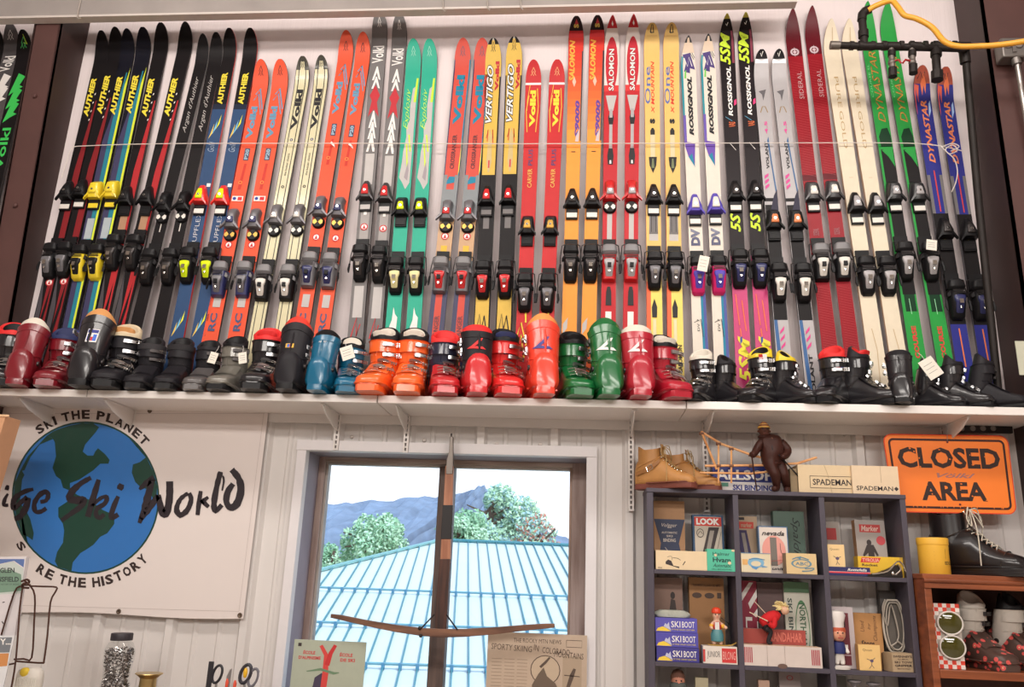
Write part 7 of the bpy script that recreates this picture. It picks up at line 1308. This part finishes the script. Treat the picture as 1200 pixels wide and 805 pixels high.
# brass spool
q = P(169, 790, 3.38); hs = q.z-CZT; m = MB(); m.lathe([(.001, 0), (.050, 0), (.052, .006), (.048, .010), (.036, .014), (.034, hs*.5), (.032, hs-.02), (.046, hs-.008), (.054, hs-.003), (.052, hs), (.030, hs), (.001, hs-.002)], mat((190, 164, 110), .3, .8), 26)
tag(m.build('brass_spool', M=Matrix.Translation((q.x, 3.42, CZT+.001))), 'brass spool standing to the right of the jar of metal bits', 'spool')
# tools in a cup
q = P(270, 805, 3.45); cup = empty('tool_cup', Matrix.Translation((q.x, 3.45, CZT+.001)), 'dark cup holding scissors and hand tools left of the window', 'cup'); HC = .09
MB().lathe([(.001, 0), (.10, 0), (.105, HC), (.100, HC), (.095, .006), (.001, .006)], mat((60, 58, 62), .5), 28).build('cup_body', cup)
def tool(x, ytop, label, cat, name, build):
    t = P(x, ytop, 3.45); r = empty(name, Matrix.Translation((t.x, 3.45, CZT+.010)), label, cat); build(r, t.z-CZT-.010); return r
def loopt(m, c, a, b, rr, mm, tilt=0): m.tube([(c[0]+a*math.cos(t_)*math.cos(tilt)-b*math.sin(t_)*math.sin(tilt), c[1], c[2]+a*math.cos(t_)*math.sin(tilt)+b*math.sin(t_)*math.cos(tilt)) for t_ in [2*math.pi*i/20 for i in range(20)]], rr, mm, 8, closed=True)
def b_flat(r, h): MB().box((-.011, -.003, 0), (.011, .003, h), mat((40, 38, 44), .5)).build('handle', r, bevel=.002)
def b_sci(col, dx):
    def g(r, h):
        m = MB(); loopt(m, (0, 0, h-.035), .018, .034, .0055, col, -.25); m.build('handle_loop', r); m = MB(); m.box((-.004, -.0015, 0), (.006, .0015, h-.065), STEEL); m.build('blade', r)
    return g
def b_yel(r, h):
    m = MB(); loopt(m, (0, 0, h-.034), .020, .036, .007, mat((52, 50, 58), .4), -.3); m.build('handle_loop', r); m = MB(); m.ball((.0, -.003, h-.030), .013, mat((236, 184, 40), .4), 7, .7, .5, 1.6); m.build('grip_insert', r); MB().box((-.004, -.0015, 0), (.006, .0015, h-.065), STEEL).build('blade', r)
def b_blade(r, h): MB().prism([(-.008, 0), (.010, 0), (.014, h), (.006, h*.97), (-.004, h*.85)], -.001, .001, mat((170, 166, 168), .3, .8)).build('blade', r)  # pointed metal blade, kind of tool unknown
def b_ora(r, h): MB().tube([(0, 0, 0), (0, 0, h*.6), (.003, 0, h*.92), (.002, 0, h)], [.003, .004, .0075, .003], mat((226, 80, 50), .4), 8).build('handle', r)
tool(248, 775, 'flat black tool handle at the left side of the tool cup', 'tool', 'file_handle', b_flat); tool(256, 779, 'scissors with black loop handle, left in the tool cup', 'scissors', 'scissors', b_sci(mat((44, 42, 48), .4), 0)); tool(268, 783, 'grey pointed metal blade sticking out of the tool cup', 'tool', 'metal_blade', b_blade)
tool(266, 795, 'left small orange-red handled tool in the tool cup', 'tool', 'hand_tool', b_ora); tool(275, 797, 'right small orange-red handled tool in the tool cup', 'tool', 'hand_tool', b_ora); tool(289, 779, 'scissors with dark loop handle and yellow insert, right in the tool cup', 'scissors', 'scissors', b_yel)
tool(298, 783, 'scissors with grey loop handle, rightmost in the tool cup', 'scissors', 'scissors', b_sci(mat((110, 108, 116), .4), 0)); tool(303, 788, 'white flat scraper at the right side of the tool cup', 'tool', 'scraper', lambda r, h: MB().box((-.009, -.002, 0), (.009, .002, h), mat((220, 216, 216), .5)).build('blade', r, bevel=.002))
# card rack at the left, on the counter
YR = 3.02; wr = lambda x, y, d=0: P(x/3.636, 640+y/3.636, YR+d); WR = mat((84, 56, 46), .4, .6)
q = P(10, 805, YR); r = empty('wire_card_rack', Matrix.Translation((q.x, YR, CZT+.001)), 'brown wire rack holding cards at the lower left corner', 'rack'); inv = r.matrix_world.inverted()
def wire(name, pts, rr=.0032): MB().tube([inv @ Vector(p_) for p_ in smooth_pts([tuple(wr(*p_)) for p_ in pts], 3)], rr, WR, 7).build(name, r)
wire('wire_loop', [(130, 170, -.05), (185, 172, -.05), (240, 175, -.05), (236, 195, -.05), (215, 240, -.05), (202, 380, -.05), (188, 485, -.05), (180, 497, -.05), (120, 494, -.04), (65, 490, -.03)]); wire('wire_loop', [(100, 145, -.03), (125, 165, -.03), (148, 210, -.03), (145, 330, -.03), (135, 475, -.03), (100, 480, -.03), (60, 482, -.03)])
wire('wire_upright', [(98, 165, -.02), (85, 260, -.02), (68, 480, -.02), (45, 620, -.02), (30, 700, -.02)]); wire('wire_upright', [(130, 165, 0), (90, 170, 0), (60, 200, 0), (5, 380, 0)]); wire('wire_upright', [(60, 500, -.02), (20, 512, -.02), (0, 560, -.02), (-20, 640, -.02)]); wire('wire_coil', [(92, 150, -.02), (115, 142, -.03), (125, 155, -.02), (98, 160, -.03), (95, 175, -.02), (122, 178, -.03)], .004)
MB().lathe([(.001, 0), (.10, 0), (.10, .006), (.001, .008)], WR, 24).build('base_plate', r); m = MB(); e = wr(35, 690, -.02); e = inv @ e; m.tube([(0, 0, .006), e], .004, WR, 7); e2 = inv @ wr(-20, 640, -.02); m.tube([(0, 0, .006), e2], .004, WR, 7); m.build('stem', r)
def card(pts, d, m, label, art, th=.012):
    vs = [wr(*p_, d) for p_ in pts]; c = vs[0].copy(); mb = MB(); mb.add([v-c for v in vs]+[v-c+Vector((0, th, 0)) for v in vs], [(0, 1, 2, 3), (7, 6, 5, 4), (0, 4, 5, 1), (1, 5, 6, 2), (2, 6, 7, 3), (3, 7, 4, 0)], m)
    art(mb, lambda x, y, o=.0006: wr(x, y, d-o)-c); return tag(mb.build('postcard', smooth=False, M=Matrix.Translation(c)), label, 'card')
def glen(mb, f):
    mb.add([f(x, y) for x, y in ((-80, 55), (104, 55), (100, 90), (60, 62), (0, 75), (-80, 80))], [tuple(range(6))], INK(92, 116, 170)); mb.add([f(x, y) for x, y in ((-80, 90), (0, 78), (55, 66), (100, 95), (96, 200), (-80, 210))], [tuple(range(6))], INK(196, 204, 198)); mb.add([f(x, y, .0008) for x, y in ((-80, 130), (-20, 100), (40, 100), (90, 120), (92, 190), (-80, 205))], [tuple(range(6))], INK(120, 150, 130))
    text(mb, 'GLEN', lambda u, v: f(0+62*u, 114-22*v, .001), INK(60, 70, 66), .03); text(mb, 'NSFIELD', lambda u, v: f(-12+92*u, 152-22*v, .001), INK(60, 70, 66), .03); text(mb, 'A HISTORY OF SKIING', lambda u, v: f(-5+85*u, 166-7*v, .001), INK(70, 80, 76), 0); stroke(mb, [(10, 240), (20, 238)], 4, f, INK_); stroke(mb, [(50, 216), (58, 210)], 4, f, INK_); stroke(mb, [(8, 320), (14, 330)], 4, f, INK_)
card([(-90, 385), (62, 380), (112, 44), (-90, 46)], .01, mat((218, 212, 214), .4), 'pale card with blue sky, green hills and dark title in the rack', glen, .02)
def low(mb, f): mb.add([f(x, y) for x, y in ((-80, 392), (52, 388), (40, 452), (-80, 456))], [(0, 1, 2, 3)], INK(120, 124, 130)); text(mb, 'Y...', lambda u, v: f(0+46*u, 420-26*v, .0008), WH, .03); mb.add([f(x, y) for x, y in ((-80, 460), (38, 456), (30, 510), (-80, 520))], [(0, 1, 2, 3)], INK(206, 140, 84))
card([(-90, 640), (12, 610), (62, 380), (-90, 384)], -.03, mat((222, 222, 224), .4), 'lower white framed card with grey and orange picture in the rack', low, .004)
q = P(30, 800, 3.12); r = empty('scrub_brush', Matrix.Translation((q.x, 3.14, CZT+.001)), 'white bristled brush with yellow patch at the bottom left corner', 'brush'); hq = P(28, 783, 3.12).z-CZT
MB().loft([se_ring(0, 0, a, b, 20, .8, 'xy', zz) for zz, a, b in ((0, .05, .03), (hq*.86, .05, .03), (hq*.95, .045, .028), (hq, .03, .02))], mat((226, 220, 210), .6)).build('brush_block', r); MB().ball((-.008, -.022, hq*.93), .02, mat((240, 206, 60), .5), 8, 1, .6, .9).build('yellow_patch', r)
m = MB()
for i in range(16): m.tube([(-.045+i*.006, -.031, hq*.85), (-.045+i*.006, -.032, hq*.55)], .0016, mat((240, 236, 226), .6), 5)
m.build('bristles', r)
# cardboard box on a stand at the left edge
YX = 3.20; q = P(17, 488, YX); zt2 = q.z; zb2 = P(5, 592, YX).z; xr = P(12, 540, YX+.10).x
r = empty('display_stand', Matrix.Translation((xr-.26, YX+.06, 0)), 'grey display stand standing beyond the left edge under the cardboard box', 'stand'); MB().lathe([(.001, 0), (.16, 0), (.16, .015), (.03, .03), (.025, zb2-.03), (.13, zb2-.015), (.13, zb2), (.001, zb2)], mat((120, 116, 116), .5), 24).build('stand_column', r)
m = MB(); KB = mat((208, 156, 118), .75, noise=.05); m.add([(-.42, 0, 0), (-.022, 0, 0), (.012, 0, zt2-zb2), (-.42, 0, zt2-zb2+.01), (-.42, .10, 0), (-.022, .10, 0), (.012, .10, zt2-zb2), (-.42, .10, zt2-zb2+.01)], [(0, 1, 2, 3), (1, 5, 6, 2), (5, 4, 7, 6), (4, 0, 3, 7), (3, 2, 6, 7), (4, 5, 1, 0)], KB); m.box((-.42, -.004, zt2-zb2-.004), (.028, .002, zt2-zb2+.006), mat((226, 186, 146), .75))
tag(m.build('cardboard_box', smooth=False, M=Matrix.Translation((xr, YX, zb2+.001)), bevel=.002), 'plain tan cardboard box at the left edge overlapping the banner', 'box')
